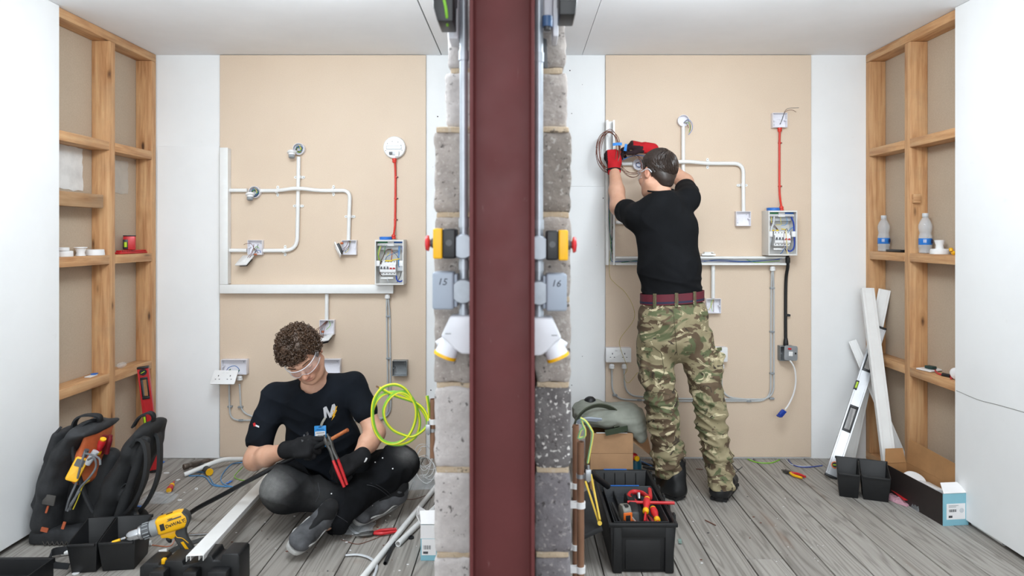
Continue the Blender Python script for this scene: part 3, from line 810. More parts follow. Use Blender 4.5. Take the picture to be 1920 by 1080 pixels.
# -- boxes ------------------------------------------------------------------------
def round_box(x, y, label, lamp=None, seed=0, wires=()):
    X = WM(x, y, .032); c = X @ Vector((0, 0, 0)); t = thing('round_junction_box', label, 'junction box', c)
    mb = MB(); mb.lathe([(.0335, 0), (.0345, .004), (.034, .032), (.0315, .032), (.031, .005), (.001, .005)], X, 28)
    mb.build('body', LILAC, t)
    rr = random.Random(seed)
    for k, (r0, a0, m_) in enumerate(wires):
        pts = [X @ Vector((r0 * math.cos(a0 + q * 1.7) * rr.uniform(.6, 1.1), r0 * math.sin(a0 + q * 1.7) * rr.uniform(.6, 1.1), .010 + .005 * q)) for q in range(5)]
        wire(pts, .0016, m_, t)
    if lamp:
        lx, ly = lamp; a = X @ Vector((-.008, -.012, .03)); b = WP(lx, ly - 7, .05); c2_ = WP(lx, ly, .055)
        d = (c2_ - b).normalized()
        lh = MB().lathe([(.012, -.012), (.021, -.010), (.026, -.002), (.026, .003), (.019, .006), (.019, .016), (.0185, .016)], aim(b, d), 20).build('lampholder', WHITEB, t)
        MB().lathe([(.0175, .016), (.0175, .030), (.014, .034), (.006, .034)], aim(b, d), 18).build('lampholder_skirt', GREYP, lh)
        wire([X @ Vector((-.005, .004, .02)), a, b], .0022, WHITEB, t, 'flex')
    return t
mixw = lambda: [(.020, .3, YELW), (.022, 1.2, BLUEW), (.018, 2.4, GREENW), (.024, 3.1, DGREY), (.016, 4.2, BROWNW), (.021, 5.2, BLUEW), (.022, 5.9, GYW), (.02, .9, YELW)]
round_box(559.5, 279, 'upper round junction box with loose wires and hanging lampholder', (547, 293), 1, mixw())
round_box(476.5, 360, 'round junction box with blue wires and lampholder between two white conduits', (469, 372), 2, mixw())
rb = round_box(1282, 226, 'round white junction box with wires spilling out right of the standing man', None, 3, [])
for pts, m_ in (([(1284, 228, .012), (1290, 224, .05), (1297, 230, .06), (1298, 242, .06), (1291, 253, .055)], BLUEW), ([(1283, 229, .012), (1289, 226, .045), (1295, 231, .05), (1294, 245, .05)], DGREY),
                ([(1285, 230, .012), (1291, 230, .04), (1294, 238, .045), (1292, 248, .05)], GYW), ([(1282, 230, .012), (1287, 232, .03), (1291, 240, .04)], BROWNW)):
    wwire(pts, .0016, m_, rb)
round_box(1198, 308, 'round junction box behind the brown wire coil beside the standing man', None, 4, [(.02, .5, BLUEW), (.02, 2, BROWNW)])

def pattress(x, y, label, w=.086, h=.086, d=.034, name='pattress_box', metal=None, knock=True, cat='junction box'):
    X = WM(x, y, d); t = thing(name, label, cat, X @ Vector((0, -h / 2, 0))); m_ = metal or LILAC
    mb = MB().hollow(w, h, d, .003, X); mb.build('box_body', m_, t, bevel=.0014)
    for s_ in ([-1, 1]):
        MB().cyl(X @ Vector((s_ * (w / 2 - .0085), 0, .003)), X @ Vector((s_ * (w / 2 - .0085), 0, d - .004)), .0045, n=10).build('screw_lug', m_, t)
        MB().cyl(X @ Vector((s_ * w * .30, s_ * h * .28, .0032)), X @ Vector((s_ * w * .30, s_ * h * .28, .005)), .0035, n=10).build('fixing_screw', ZINC, t)
    if knock: MB().lathe([(.0135, .003), (.0135, .0042), (.0118, .0042), (.0118, .003)], X @ T(0, 0, .0002), 20, True).build('knockout', m_, t)
    return t, X
def switch_plate(c, nrm, up, parent, w=.086, kind='switch', mat=None, h=.086):
    X = aim(c, nrm, up)                                   # local y ~ up
    p = MB().prism(rrect(w, h, .006), 0, .007, X).build('faceplate', mat or WHITEB, parent, bevel=.0015)
    if kind == 'switch':
        MB().prism(rrect(.026, .034, .002), .007, .010, X @ rotx(.08)).build('rocker', mat or WHITEB, p, bevel=.001)
        MB().box((-.028, -.03, -.018), (.028, .03, 0), X).build('switch_back', BLKP, p, bevel=.003)
    if kind == 'double_socket':
        for s_ in (-1, 1):
            for hx, hy, hw, hh in ((0, .012, .005, .009), (-.0115, -.009, .007, .004), (.0115, -.009, .007, .004)):
                MB().box((s_ * .036 + hx - hw / 2, hy - .004 - hh / 2, .0066), (s_ * .036 + hx + hw / 2, hy - .004 + hh / 2, .0074), X).build('socket_slot', DGREY, p, smooth=0)
            MB().prism(rrect(.015, .012, .0015), .007, .0095, X @ T(s_ * .014, .029, 0)).build('rocker', mat or WHITEB, p, bevel=.0008)
    return p
def X3(X, v): return X @ Vector(v)
# left board
b, X = pattress(477.5, 464, 'white square box with brown wires and its switch hanging below at left')
switch_plate(WP(459, 489, .055), (-.30, -.62, .85), (.32, .9, .6), b)
for pts, m_ in (([(480, 475, .03), (472, 458, .05), (462, 457, .06), (457, 459, .06)], BROWNW), ([(484, 474, .02), (476, 466, .05), (470, 476, .06), (464, 483, .06)], BROWNW), ([(478, 472, .02), (486, 469, .03), (489, 474, .03)], BLUEW),
                ([(476, 470, .02), (481, 462, .03), (486, 466, .03)], GYW), ([(474, 478, .05), (480, 470, .04), (484, 458, .02)], DGREY), ([(468, 483, .06), (474, 472, .06), (476, 458, .045)], BROWNW)):
    wwire(pts, .0016, m_, b)
MB().sphere(WP(479, 477, .04), .008, (1.2, .7, .7)).build('push_connector', COPPERW, b)
b, X = pattress(654, 464, 'white square box at the end of the bridging conduit with its switch folded out left')
switch_plate(WP(634, 468, .06), (-1, -.42, -.45), (-.45, .1, 1), b)
for pts, m_ in (([(655, 451, .02), (655, 460, .04), (648, 467, .05), (640, 472, .055)], BROWNW), ([(656, 451, .02), (654, 464, .05), (646, 471, .05), (642, 470, .05)], DGREY), ([(654, 451, .02), (649, 462, .05), (645, 466, .05)], BROWNW), ([(657, 451, .02), (652, 470, .03), (646, 474, .04)], YELW)):
    wwire(pts, .0016, m_, b)
MB().sphere(WP(641, 456, .035), .009, (1.1, .7, .8)).build('push_connector', COPPERW, b)
b, X = pattress(612.5, 614, 'white square box above the seated man with switch dangling underneath')
switch_plate(WP(609, 635, .06), (-.30, -.30, 1.0), (.1, 1, .35), b)
for k, (dx, m_) in enumerate(((0, BROWNW), (2, BROWNW), (4, DGREY), (-2, BROWNW), (6, BROWNW))):
    wwire([(613 + dx * .4, 602, .015), (603 + dx, 612, .05), (595 + dx * 2, 621, .07), (600 + dx, 630, .07), (606, 633, .06)], .0015, m_, b)
wwire([(617, 602, .015), (619, 610, .03), (612, 618, .03)], .0018, GYW, b)
MB().sphere(WP(605, 622, .045), .009, (1.1, .7, .8)).build('push_connector', COPPERW, b)
b, X = pattress(438, 688.5, 'open double socket box at the left edge of the left MDF board', .15, .088, .04, 'double_socket_box', cat='socket box')
switch_plate(WP(421, 708, .09), (-.12, -1, .72), (.06, .7, 1), b, .148, 'double_socket')
for pts, m_ in (([(423, 700, .02), (428, 690, .045), (440, 686, .05), (448, 692, .05), (447, 698, .03)], BLUEW), ([(445, 700, .02), (449, 694, .03), (440, 699, .05), (434, 703, .07)], GYW), ([(424, 701, .02), (426, 696, .04), (431, 697, .05), (425, 703, .07)], BROWNW), ([(425, 700, .02), (432, 692, .03), (429, 702, .07)], GREENW)):
    wwire(pts, .0019, m_, b)
pattress(617, 688, 'double socket box half hidden behind the head and shoulder of the seated man', .128, .088, .04, 'double_socket_box', cat='socket box')
b, X = pattress(749, 691, 'empty grey metal box by the green and yellow coil', .086, .09, .045, 'metal_box', GREYM)
# right board
pattress(1394.5, 410, 'empty white square box below the bent conduit left of the right consumer unit')
b, X = pattress(1338.5, 574, 'lower white square box with a few wires beside the waist of the standing man')
for pts, m_ in (([(1338, 561, .012), (1334, 572, .03), (1329, 582, .03)], YELW), ([(1336, 561, .012), (1333, 570, .03), (1336, 584, .03)], GYW), ([(1338, 561, .012), (1338, 574, .03), (1338, 585, .03)], BROWNW)):
    wwire(pts, .0014, m_, b)
b, X = pattress(1463, 225, 'white square box with red gland and stray wires near the top of the right board')
for pts, m_ in (([(1463, 233, .01), (1467, 222, .04), (1472, 208, .05), (1480, 203, .06), (1498, 202, .07)], DGREY), ([(1463, 233, .01), (1468, 219, .04), (1473, 209, .05), (1484, 206, .06), (1493, 210, .07)], BROWNW), ([(1462, 233, .01), (1466, 226, .03), (1470, 214, .04)], DGREY)):
    wwire(pts, .0014, m_, b)
def wall_socket(x, y, label, w=.148):
    d = .046; X = WM(x, y, d); t = thing('double_socket', label, 'socket', X @ Vector((0, -.045, 0)))
    MB().prism(rrect(w - .004, .084, .004), 0, .036, X).build('socket_body', LILAC, t, bevel=.001)
    switch_plate(X @ Vector((0, 0, .036)), (0, -1, 0), (0, 0, 1), t, w, 'double_socket'); return t
wall_socket(1160, 666, 'white double wall socket below the open trunking left of the camouflage trousers')
wall_socket(1341, 665, 'white double wall socket mostly hidden behind the camouflage trousers')

# -- smoke alarm base, red cables ---------------------------------------------------
X = WM(739, 276, .03); t = thing('alarm_base', 'round white alarm base plate at the top of the left red cable', 'alarm base', X @ Vector((0, -.066, 0)))
MB().lathe([(.066, 0), (.0665, .004), (.0645, .024), (.060, .028), (.001, .028)], X, 40).build('disc', WHITEB, t)
MB().prism(rrect(.092, .022, .002), .028, .031, X @ T(-.002, -.002, 0)).build('bracket', LGREY, t, bevel=.0008)
MB().prism(rrect(.084, .016, .002), .031, .033, X @ T(-.002, -.002, 0)).build('bracket_insert', WHITEB, t, bevel=.0008)
MB().box((-.028, -.046, .028), (.030, -.026, .036), X).build('terminal_block', LGREY, t, bevel=.001)
MB().box((-.028, -.044, .036), (-.010, -.028, .040), X).build('terminal', DGREY, t, bevel=.001)
MB().box((.006, -.056, .028), (.028, -.022, .038), X).build('clip', WHITEB, t, bevel=.001)
for qx, qy in ((-.04, .022), (-.012, .034), (.022, .03), (.04, .012), (-.05, -.02), (.046, -.018)):
    MB().cyl(X3(X, (qx, qy, .027)), X3(X, (qx, qy, .0286)), .0028, n=8).build('screw_hole', DGREY, t)
def gland(X, mat, parent, s=1.0):
    return MB().lathe([(.004 * s, .0), (.009 * s, .002), (.0125 * s, .008), (.0125 * s, .013), (.0105 * s, .015), (.013 * s, .017), (.013 * s, .026), (.011 * s, .028)], X, 12).build('cable_gland', mat, parent)
def red_run(px, clips, label, top, bot):
    pts = [WP(*p) for p in px]; t = thing('red_alarm_cable', label, 'cable', (pts[-1].x, MF, pts[-1].z))
    MB().tube(spline(pts, 6), .0062, 10).build('cable', REDC, t)
    gland(aim(WP(*top), (0, 0, 1)), REDC, t); gland(aim(WP(*bot), (0, 0, -1)), REDC, t)
    for x, y in clips:
        q = WM(x, y, .01); MB().prism(rrect(.016, .008, .003), 0, .0155, q @ T(.002, 0, 0)).build('cable_clip', REDC, t, bevel=.001)
        MB().cyl(q @ Vector((.013, 0, 0)), q @ Vector((.013, 0, .010)), .0035, n=8).build('clip_screw', BLKP, t)
red_run([(740.5, 303, .018), (741.5, 330, .010), (741.3, 372, .010), (740.8, 412, .010), (740.3, 425, .014), (738.3, 440, .05)], ((741.5, 332), (741, 372), (740.5, 412)), 'red cable dropping from the round alarm base to the left consumer unit', (739.5, 306, .02), (738, 439, .05))
red_run([(1462, 245, .018), (1461.5, 270, .010), (1461.5, 300, .010), (1461.5, 350, .010), (1462.5, 370, .012), (1465, 388, .05)], ((1461.5, 268), (1461.5, 349)), 'red cable dropping from the white square box to the right consumer unit', (1462, 248, .016), (1465, 386, .05))

# -- consumer units -------------------------------------------------------------------
def consumer_unit(x, y, label, left):
    W, H, D = .166, .259, .11; X = WM(x, y, D); t = thing('consumer_unit', label, 'fuse box', X @ Vector((0, -H / 2, 0)))
    MB().hollow(W, H, D, .004, X).build('case', UNITM, t, bevel=.0018)
    mb = MB()
    for a in ((-W / 2 + .001, -H / 2 + .001, W / 2 - .001, -H / 2 + .009), (-W / 2 + .001, H / 2 - .009, W / 2 - .001, H / 2 - .001), (-W / 2 + .001, -H / 2 + .009, -W / 2 + .007, H / 2 - .009), (W / 2 - .007, -H / 2 + .009, W / 2 - .001, H / 2 - .009)):
        mb.box((a[0], a[1], D - .006), (a[2], a[3], D + .0005), X)
    mb.build('front_lip', UNITM, t)
    MB().box((-W / 2 + .012, H / 2 - .058, .02), (W / 2 - .012, H / 2 - .036, .05), X).build('back_rail', LGREY, t, bevel=.001)
    # terminal bars: green earth, blue neutral, white clip between
    for nm, x0, x1, m_ in (('earth_bar', -.072, -.014, GREENP), ('neutral_bar', .022, .074, BLUEP)):
        q = MB().box((x0, H / 2 - .019, .062), (x1, H / 2 - .010, .078), X).build(nm, m_, t, bevel=.001)
        MB().box((x0 - .002, H / 2 - .034, .058), (x1 + .002, H / 2 - .0195, .080), X).build('terminal_strip', WHITEB, q, bevel=.001)
        for k in range(7): MB().cyl(X3(X, (x0 + .006 + k * (x1 - x0 - .012) / 6, H / 2 - .030, .079)), X3(X, (x0 + .006 + k * (x1 - x0 - .012) / 6, H / 2 - .030, .0806)), .0022, n=8).build('terminal_screw', DGREY, q)
    MB().box((-.014, H / 2 - .036, .06), (.022, H / 2 - .008, .084), X).build('rail_clip', WHITEB, t, bevel=.0015)
    # din rail and side brackets
    sx = -.012 if left else .006
    MB().box((-W / 2 + .006, -.052, .03), (W / 2 - .006, -.022, .034), X).build('din_rail', ZINC, t)
    for s_ in (-1, 1): MB().box((s_ * (W / 2 - .006), -.022, .085), (s_ * (W / 2 - .027), .010, .104), X).build('side_bracket', WHITEB, t, bevel=.0015)
    for k in range(5):                                     # breakers
        x0 = sx - .045 + k * .0182; red = k >= 3
        br = MB().box((x0, -.074, .034), (x0 + .0176, .010, .078), X).m(0).box((x0, -.056, .078), (x0 + .0176, -.012, .092), X)
        br.m(1).cyl(X3(X, (x0 + .0088, .002, .0775)), X3(X, (x0 + .0088, .002, .0786)), .0032, n=8).cyl(X3(X, (x0 + .0088, -.066, .0775)), X3(X, (x0 + .0088, -.066, .0786)), .0032, n=8)
        bo = br.build('breaker', [WHITEB, DGREY], t, bevel=0)
        MB().box((x0 + .002, -.040, .092), (x0 + .0156, -.033, .0955), X).build('toggle_slot', REDP if red else GREYP, bo)
        MB().box((x0 + .0055, -.036, .092), (x0 + .012, -.024 if not red else -.030, .101), X).build('toggle', REDP if red else DGREY, bo, bevel=.001)
    MB().box((sx - .045, -.097, .06), (sx + .028, -.088, .074), X).build('label_strip', WHITEB, t, bevel=.001)
    # wiring
    def iw(pts, r, m_): wire([X3(X, p) for p in pts], r, m_, t)
    top = H / 2 - .036
    if left:
        iw([(-.055, top, .07), (-.066, .05, .08), (-.066, .02, .08), (-.05, -.0, .07)], .0022, YELW); iw([(-.062, top, .07), (-.07, .05, .085), (-.058, .01, .08), (-.045, .008, .07)], .0022, GYW)
        iw([(-.030, top, .07), (-.034, .06, .08), (-.032, .045, .06)], .0022, GREENW); iw([(.005, .075, .07), (-.02, .07, .085), (-.04, .03, .088), (-.052, 0, .09), (-.058, -.06, .085), (-.05, -.08, .07)], .0028, M('sepia_wire', '#5a4030', .4))
        iw([(.008, .075, .07), (.01, .04, .08), (.004, .012, .07)], .0026, COPPERW); iw([(0, .07, .07), (.03, .05, .088), (.05, .02, .085), (.052, .0, .07)], .0016, DGREY)
        iw([(.054, top, .07), (.052, .04, .08), (.05, 0, .085), (.05, -.03, .07)], .0026, M('sky_wire', '#3f8fd0', .4)); iw([(.048, top, .07), (.046, .03, .08), (.048, -.02, .07)], .0018, BLUEW)
        iw([(.068, top, .07), (.072, .06, .075), (.076, .03, .07)], .0034, NAVYW); iw([(-.03, -.002, .07), (-.02, .03, .085), (.02, .05, .08), (.046, .062, .07)], .0018, BLUEW)
        iw([(.033, -.080, .07), (.042, -.105, .085), (.06, -.112, .085), (.076, -.10, .08), (.078, -.088, .08)], .0042, NAVYW); iw([(.06, -.06, .06), (.055, -.085, .07), (.036, -.118, .06)], .0022, BLKC)
        iw([(-.01, .056, .07), (-.02, .03, .08), (-.03, .004, .07)], .0018, YELW)
        MB().bar(X3(X, (-.028, .008, .08)), X3(X, (.012, .008, .08)), .012, .008).build('wire_sleeve', YELP, t, bevel=.002); MB().bar(X3(X, (.012, .012, .085)), X3(X, (.056, .02, .085)), .006, .006).build('wire_sleeve', YELP, t, bevel=.002)
        iw([(-.02, -.088, .07), (-.016, -.105, .075), (-.01, -.12, .06)], .003, LGREY)
    else:
        iw([(.060, top, .08), (.068, .06, .092), (.071, .02, .092), (.072, -.06, .096), (.066, -.09, .096), (.05, -.104, .096), (.036, -.10, .09), (.03, -.076, .08)], .0046, NAVYW)
        iw([(.036, top, .07), (.036, .06, .08), (.02, .045, .085), (.0, .048, .085), (-.002, .07, .075)], .0014, M('sky_wire', '#3f8fd0', .4)); iw([(.072, .034, .09), (.056, .028, .09), (.042, .008, .08)], .002, M('sky_wire', '#3f8fd0', .4))
        iw([(-.036, top, .07), (-.044, .06, .085), (-.06, .02, .09), (-.064, -.04, .09), (-.062, -.075, .07)], .0055, LGREY)
        for q in range(3): iw([(-.078, .066 - q * .006, .08), (-.04, .045 - q * .006, .085), (-.012, .016 - q * .003, .075)], .0014, (BROWNW, DGREY, BROWNW)[q])
        iw([(.0, top, .075), (-.002, .06, .085), (.0, .05, .085), (-.03, .048, .085)], .0016, YELW); iw([(-.052, top, .07), (-.054, .06, .08)], .0018, YELW)
        iw([(.026, .02, .085), (.026, -.06, .1), (.026, -.11, .105), (.03, -.126, .105)], .0028, M('cream_wire', '#e3cf93', .45)); iw([(.018, .014, .09), (.008, -.02, .1), (.01, -.07, .1), (.004, -.09, .085)], .0012, M('mauve_wire', '#8a6b78', .5))
        iw([(.02, .014, .09), (.03, .026, .092), (.036, .01, .085)], .0016, DGREY); iw([(.022, -.088, .08), (.03, -.105, .085), (.036, -.126, .085)], .0024, BLKC); iw([(.016, -.092, .08), (.006, -.11, .085), (0, -.12, .07)], .002, BLUEW)
        for q in (-.07, -.046, -.022): MB().bar(X3(X, (q - .008, .016, .082)), X3(X, (q + .008, .016, .082)), .008, .007).build('wire_sleeve', YELP, t, bevel=.002)
        MB().bar(X3(X, (.0, .024, .085)), X3(X, (.026, .02, .085)), .007, .006).build('wire_sleeve', YELP, t, bevel=.002)
    # blue blanking cap on top
    a = X3(X, (-.03 if left else -.035, H / 2, .055)); MB().lathe([(.036, 0), (.037, .003), (.037, .016), (.034, .018), (.001, .018)], aim(a, (0, 0, 1)), 28).build('top_cap', BLUEP, t)
    return t
cu1 = consumer_unit(729.7, 492, 'open consumer unit with breakers at the bottom of the left red cable', True)
cu2 = consumer_unit(1468, 437, 'open consumer unit with breakers at the bottom of the right red cable', False)

# -- grey twin cables --------------------------------------------------------------------
def cable_run(name, label, runs, clips, mat, r, glands=(), gm=None):
    pts0 = [WP(*p) for p in runs[0]]; lo = min(WP(*p).z for q in runs for p in q)
    t = thing(name, label, 'cable', (pts0[0].x, MF, lo))
    for q in runs: MB().tube(fillet([WP(*p) for p in q], .085, 9), r, 8).build('cable', mat, t)
    for x, y in clips:
        X = WM(x, y, .008); MB().prism(rrect(.028, .011, .004), 0, .016, X).build('cable_clip', GREYP, t, bevel=.001)
    for x, y, d in glands: gland(aim(WP(x, y, .025), d), gm or WHITEB, t, 1.25)
    return t
cable_run('grey_cable_run', 'pair of grey cables dropping from the trunking and turning left behind the seated man',
    [[(725.5, 556, .025), (725, 572, .02), (725, 588, .008), (728, 788, .008), (470, 788, .008), (431, 788, .008), (429.5, 722, .02)], [(728, 556, .025), (729, 572, .02), (731, 590, .008), (733, 785, .008), (480, 784, .008), (452, 772, .008), (449, 720, .02)]],
    ((728, 593), (728.5, 672), (730.5, 748), (452, 788), (431.5, 762), (451, 763)), GREYC, .0052, ((726.5, 551, (0, 0, -1)), (449.5, 704, (0, 0, -1)), (429.5, 705, (0, 0, -1))))
cable_run('grey_cable_run', 'pair of grey cables dropping from the open trunking and running left behind the camouflage trousers',
    [[(1447.5, 505, .025), (1447, 520, .02), (1446, 545, .008), (1445, 752, .008), (1240, 752, .008), (1148, 748, .008), (1147, 690, .015)], [(1449.5, 505, .025), (1450, 520, .02), (1451, 545, .008), (1451, 749, .008), (1260, 747.5, .008), (1172, 742, .008), (1170, 690, .015)], [(1353, 685, .015), (1353, 744, .008), (1405, 749.5, .008)]],
    ((1448, 540), (1447.5, 622), (1447.5, 700), (1447, 747), (1404, 752), (1199, 750), (1153, 741)), GREYC, .0052, ((1448.5, 499, (0, 0, -1)), (1147, 682, (0, 0, -1)), (1170.5, 682, (0, 0, -1)), (1353, 682, (0, 0, -1))))

# -- black supply cable, fused spur and hanging white flex ----------------------------------
t = thing('black_supply_cable', 'thick black cable dropping from the right consumer unit to the grey metal box', 'cable', WP(1473, 652, 0))
MB().tube(spline([WP(*p) for p in ((1477, 479, .06), (1477, 500, .045), (1474, 520, .02), (1473, 560, .012), (1473, 630, .012), (1473.5, 650, .022))], 6), .0095, 12).build('cable', BLKC, t)
MB().lathe([(.0095, 0), (.0135, .004), (.0135, .03), (.011, .035)], aim(WP(1477, 482, .055), (0, 0, -1)), 12).build('cable_gland', BLKP, t)
MB().lathe([(.010, 0), (.0135, .02), (.0145, .03), (.0145, .05), (.012, .052)], aim(WP(1473.3, 634, .02), (0, 0, -1)), 12).build('cable_gland', BLKP, t)
MB().prism(rrect(.026, .013, .004), 0, .022, WM(1477, 591, .012)).build('cable_clip', BLKP, t, bevel=.001)
b, X = pattress(1476, 663, 'grey metal box with tilted fused spur plate under the black cable', .082, .086, .045, 'metal_spur_box', GREYM)
fp = MB().prism(rrect(.086, .086, .012), 0, .008, aim(WP(1482, 662, .06), (.25, -1, .1), (.1, 0, 1))).build('faceplate', GREYP, b, bevel=.002)
XX = aim(WP(1482, 662, .06), (.25, -1, .1), (.1, 0, 1))
MB().prism(rrect(.026, .026, .002), .008, .011, XX @ T(.004, -.004, 0)).build('fuse_carrier', WHITEB, fp, bevel=.001)
MB().prism(rrect(.022, .01, .002), .008, .011, XX @ T(.012, .024, 0)).build('red_switch', REDP, fp, bevel=.001)
MB().prism(rrect(.010, .010, .002), .008, .011, XX @ T(-.028, 0, 0)).build('fixing_screw', BLKP, fp, bevel=.001)
t = thing('white_flex', 'white flex hanging from the grey spur plate with a blue connector on its end', 'cable', WP(1467, 780, .02))
MB().tube(spline([WP(*p) for p in ((1475, 672, .06), (1482, 677, .07), (1490, 692, .07), (1492, 715, .06), (1488, 738, .06), (1479, 758, .07), (1472, 768, .08))], 6), .0045, 8).build('flex', WHITEB, t)
X = aim(WP(1466, 775, .085), (-.7, -.3, -.6)); MB().cbox((0, 0, 0), (.02, .026, .042), X).cbox((0, .004, .026), (.028, .012, .012), X).cbox((0, -.006, -.02), (.026, .01, .01), X).build('blue_connector', NAVYW, t, bevel=.003)
o = MB().prism([(-.04, -.004), (.04, -.004), (.04, .007), (.015, .007), (.012, .013), (.03, .013), (.03, .017), (-.025, .017), (-.025, .007), (-.04, .007)], .001, .03, WM(1330, 478, .04)).build('trunking_clip', PVC)
tag(o, 'small white trunking clip sitting on the open channel right of the standing man', 'clip')
# ---------------------------------------------------------------- fittings either side of the column
GALV = M('galvanised_conduit', '#b9c0c8', .38, .55, var=.08); GALVB = M('galvanised_cast_box', '#a9b0b8', .45, .4, var=.1, bump=.15)
BOXG = M('grey_painted_box', '#9aa4b2', .4, var=.03); SOCKW = M('socket_white', '#dfe1e8', .35, var=.02); YELS = M('safety_yellow', '#f0b512', .4, var=.02); REDS = M('stop_red', '#cc2f38', .3)
INK = M('black_marker', '#2b2f3a', .6)
FY = 1.70
def F4(x, y, Y=FY): return P(x, y, Y)
for sg, cx, tag_, num in ((-1, 869.5, 'left', '15'), (1, 1010.5, 'right', '16')):
    sidew = 'left' if sg < 0 else 'right'
    X0 = (cx - HX) * FY / FPX; dy = 0 if sg < 0 else 3
    zt = lambda y: F4(0, y + dy).z
    t = thing('steel_conduit', f'galvanised steel conduit running up the {sidew} side of the maroon column', 'conduit', (X0, FY, zt(592)), 'steel conduits beside the column')
    MB().cyl((X0, FY, zt(592)), (X0, FY, CEILZ - .002), .0105, n=18).build('pipe', GALV, t)
    for y in (105, 418, 497, 588): MB().cyl((X0, FY, zt(y) - .012), (X0, FY, zt(y) + .012), .0128, n=18).build('coupler', GALV, t)
    for y in (462, 545):                                   # cast conduit boxes
        c = Vector((X0, FY - .004, zt(y))); MB().lathe([(.027, -.028), (.031, -.024), (.031, .020), (.028, .024), (.001, .024)], aim(c, (0, -1, 0)), 24).cyl(c, c + Vector((sg * .036, 0, 0)), .015, n=14).build('conduit_box', GALVB, t)
    MB().box((X0 - .006, FY + .008, zt(110)), (X0 + .006, FY + .03, zt(100))).build('clamp', ZINC, t, bevel=.001)
    # emergency stop box facing outwards
    e = thing('emergency_stop', f'yellow and black emergency stop box with red button, {sidew} of the column', 'stop button', (X0 + sg * .06, FY, zt(484)), 'emergency stop boxes beside the column')
    xa, xb, xc = (F4(857, 0).x, F4(832, 0).x, F4(815, 0).x) if sg < 0 else (F4(1023, 0).x, F4(1046, 0).x, F4(1063.5, 0).x)
    MB().box((xa, FY - .036, zt(484)), (xb, FY + .036, zt(429))).build('base', BLKP, e, bevel=.005, seg=3)
    MB().box((xb, FY - .036, zt(484.5)), (xc, FY + .036, zt(428.5))).build('cover', YELS, e, bevel=.004, seg=3)
    c = Vector((xc, FY, zt(456))); d = (sg, 0, 0)
    MB().lathe([(.0125, 0), (.0125, .007), (.009, .009), (.009, .012)], aim(c, d), 18).build('button_collar', DGREY, e)
    MB().lathe([(.008, .010), (.012, .013), (.0195, .0145), (.0205, .017), (.0175, .022), (.001, .0245)], aim(c, d), 24).build('mushroom_button', REDS, e)
    MB().lathe([(.008, .0), (.008, .0006), (.001, .0006)], aim(Vector(((xa + xb) / 2, FY - .0362, zt(455))), (0, -1, 0)), 16).build('moulded_disc', DGREY, e)
    # grey numbered box
    x0, x1 = (F4(813.5, 0).x, F4(853, 0).x) if sg < 0 else (F4(1023, 0).x, F4(1061.5, 0).x)
    g = thing('numbered_box', f'small grey metal box marked {num} {sidew} of the maroon column', 'junction box', ((x0 + x1) / 2, FY, zt(579)), 'grey numbered boxes')
    MB().box((x0, FY - .034, zt(578)), (x1, FY + .03, zt(509))).build('box_body', BOXG, g, bevel=.006, seg=3)
    xe = x1 if sg < 0 else x0
    MB().box((xe, FY - .026, zt(574)), (xe - sg * .008, FY + .026, zt(513))).build('box_base', BOXG, g, bevel=.003)
    text_mesh(num, .024, INK, mat4(((x0 + x1) / 2 - .002, FY - .0345, zt(527)), (1, 0, -.06), (0, 0, 1), (0, -1, 0)), g, 'ink_number', .0003, 0, .25)
    # angled industrial socket with yellow ring
    k = thing('industrial_socket', f'white angled industrial socket with yellow ring, {sidew} of the column', 'socket', (X0 + sg * .03, FY, zt(672)), 'yellow ringed sockets')
    q = lambda x, y: (F4(x, 0).x if sg < 0 else -(F4(x, 0).x) + 2 * F4(940.5, 0).x, zt(y))
    poly = [q(*p) for p in ((846, 590), (900, 590), (900, 660), (868, 660), (856, 652), (838, 634), (829, 628))]
    if sg > 0: poly = poly[::-1]
    Xm = mat4((0, FY, 0), (1, 0, 0), (0, 0, 1), (0, -1, 0))
    MB().prism(poly[::-1], -.028, .034, Xm).build('housing', SOCKW, k, bevel=.006, seg=3)
    a, b = q(851, 628), q(834, 668); a = Vector((a[0], FY - .004, a[1])); b = Vector((b[0], FY - .004, b[1])); dd = (b - a).normalized()
    MB().cyl(a, b - dd * .008, .024, .028, n=24).build('barrel', SOCKW, k)
    MB().lathe([(.0285, -.008), (.0295, -.006), (.0295, 0), (.022, .001), (.021, -.006)], aim(b, dd), 26).build('yellow_ring', YELS, k)
    q2 = q(822, 640); MB().cyl(Vector((q2[0], FY - .004, q2[1])) + Vector((sg * .004, 0, -.004)), a, .006, .012, n=12).build('hinge', SOCKW, k)
    q3 = q(843, 622); MB().box((q3[0] - .007, FY - .0348, q3[1] - .0012), (q3[0] + .007, FY - .0342, q3[1] + .0012)).build('moulded_mark', GREYP, k, smooth=0)
# boxes at the very top, cut by the frame
t = thing('floodlight_housing', 'black housing cut by the top edge left of the column', 'light fitting', P(833, 52, 1.62))
a, b = P(817, 52, 1.62), P(853, 0, 1.62); MB().prism([(a.x + .010, a.z), (b.x, a.z), (b.x, b.z + .08), (a.x - .002, b.z + .08), (a.x, a.z + .032)], 0, .09, mat4((0, 1.66, 0), (1, 0, 0), (0, 0, 1), (0, -1, 0))).build('housing', BLKP, t, bevel=.003)
MB().box((a.x + .02, 1.66, b.z), (b.x, 1.78, b.z + .03)).build('bracket', DGREY, t, bevel=.002)
t = thing('white_isolator', 'white switch box cut by the top edge left of the column', 'switch box', P(850, 70, 1.68)); a, b = P(840, 70, 1.68), P(863, 4, 1.68)
MB().box((a.x, 1.69, a.z), (b.x - .006, 1.77, b.z + .06)).build('box_body', SOCKW, t, bevel=.003); MB().box((a.x + .012, 1.682, a.z + .006), (b.x - .007, 1.69, b.z + .05)).build('cover', SOCKW, t, bevel=.002)
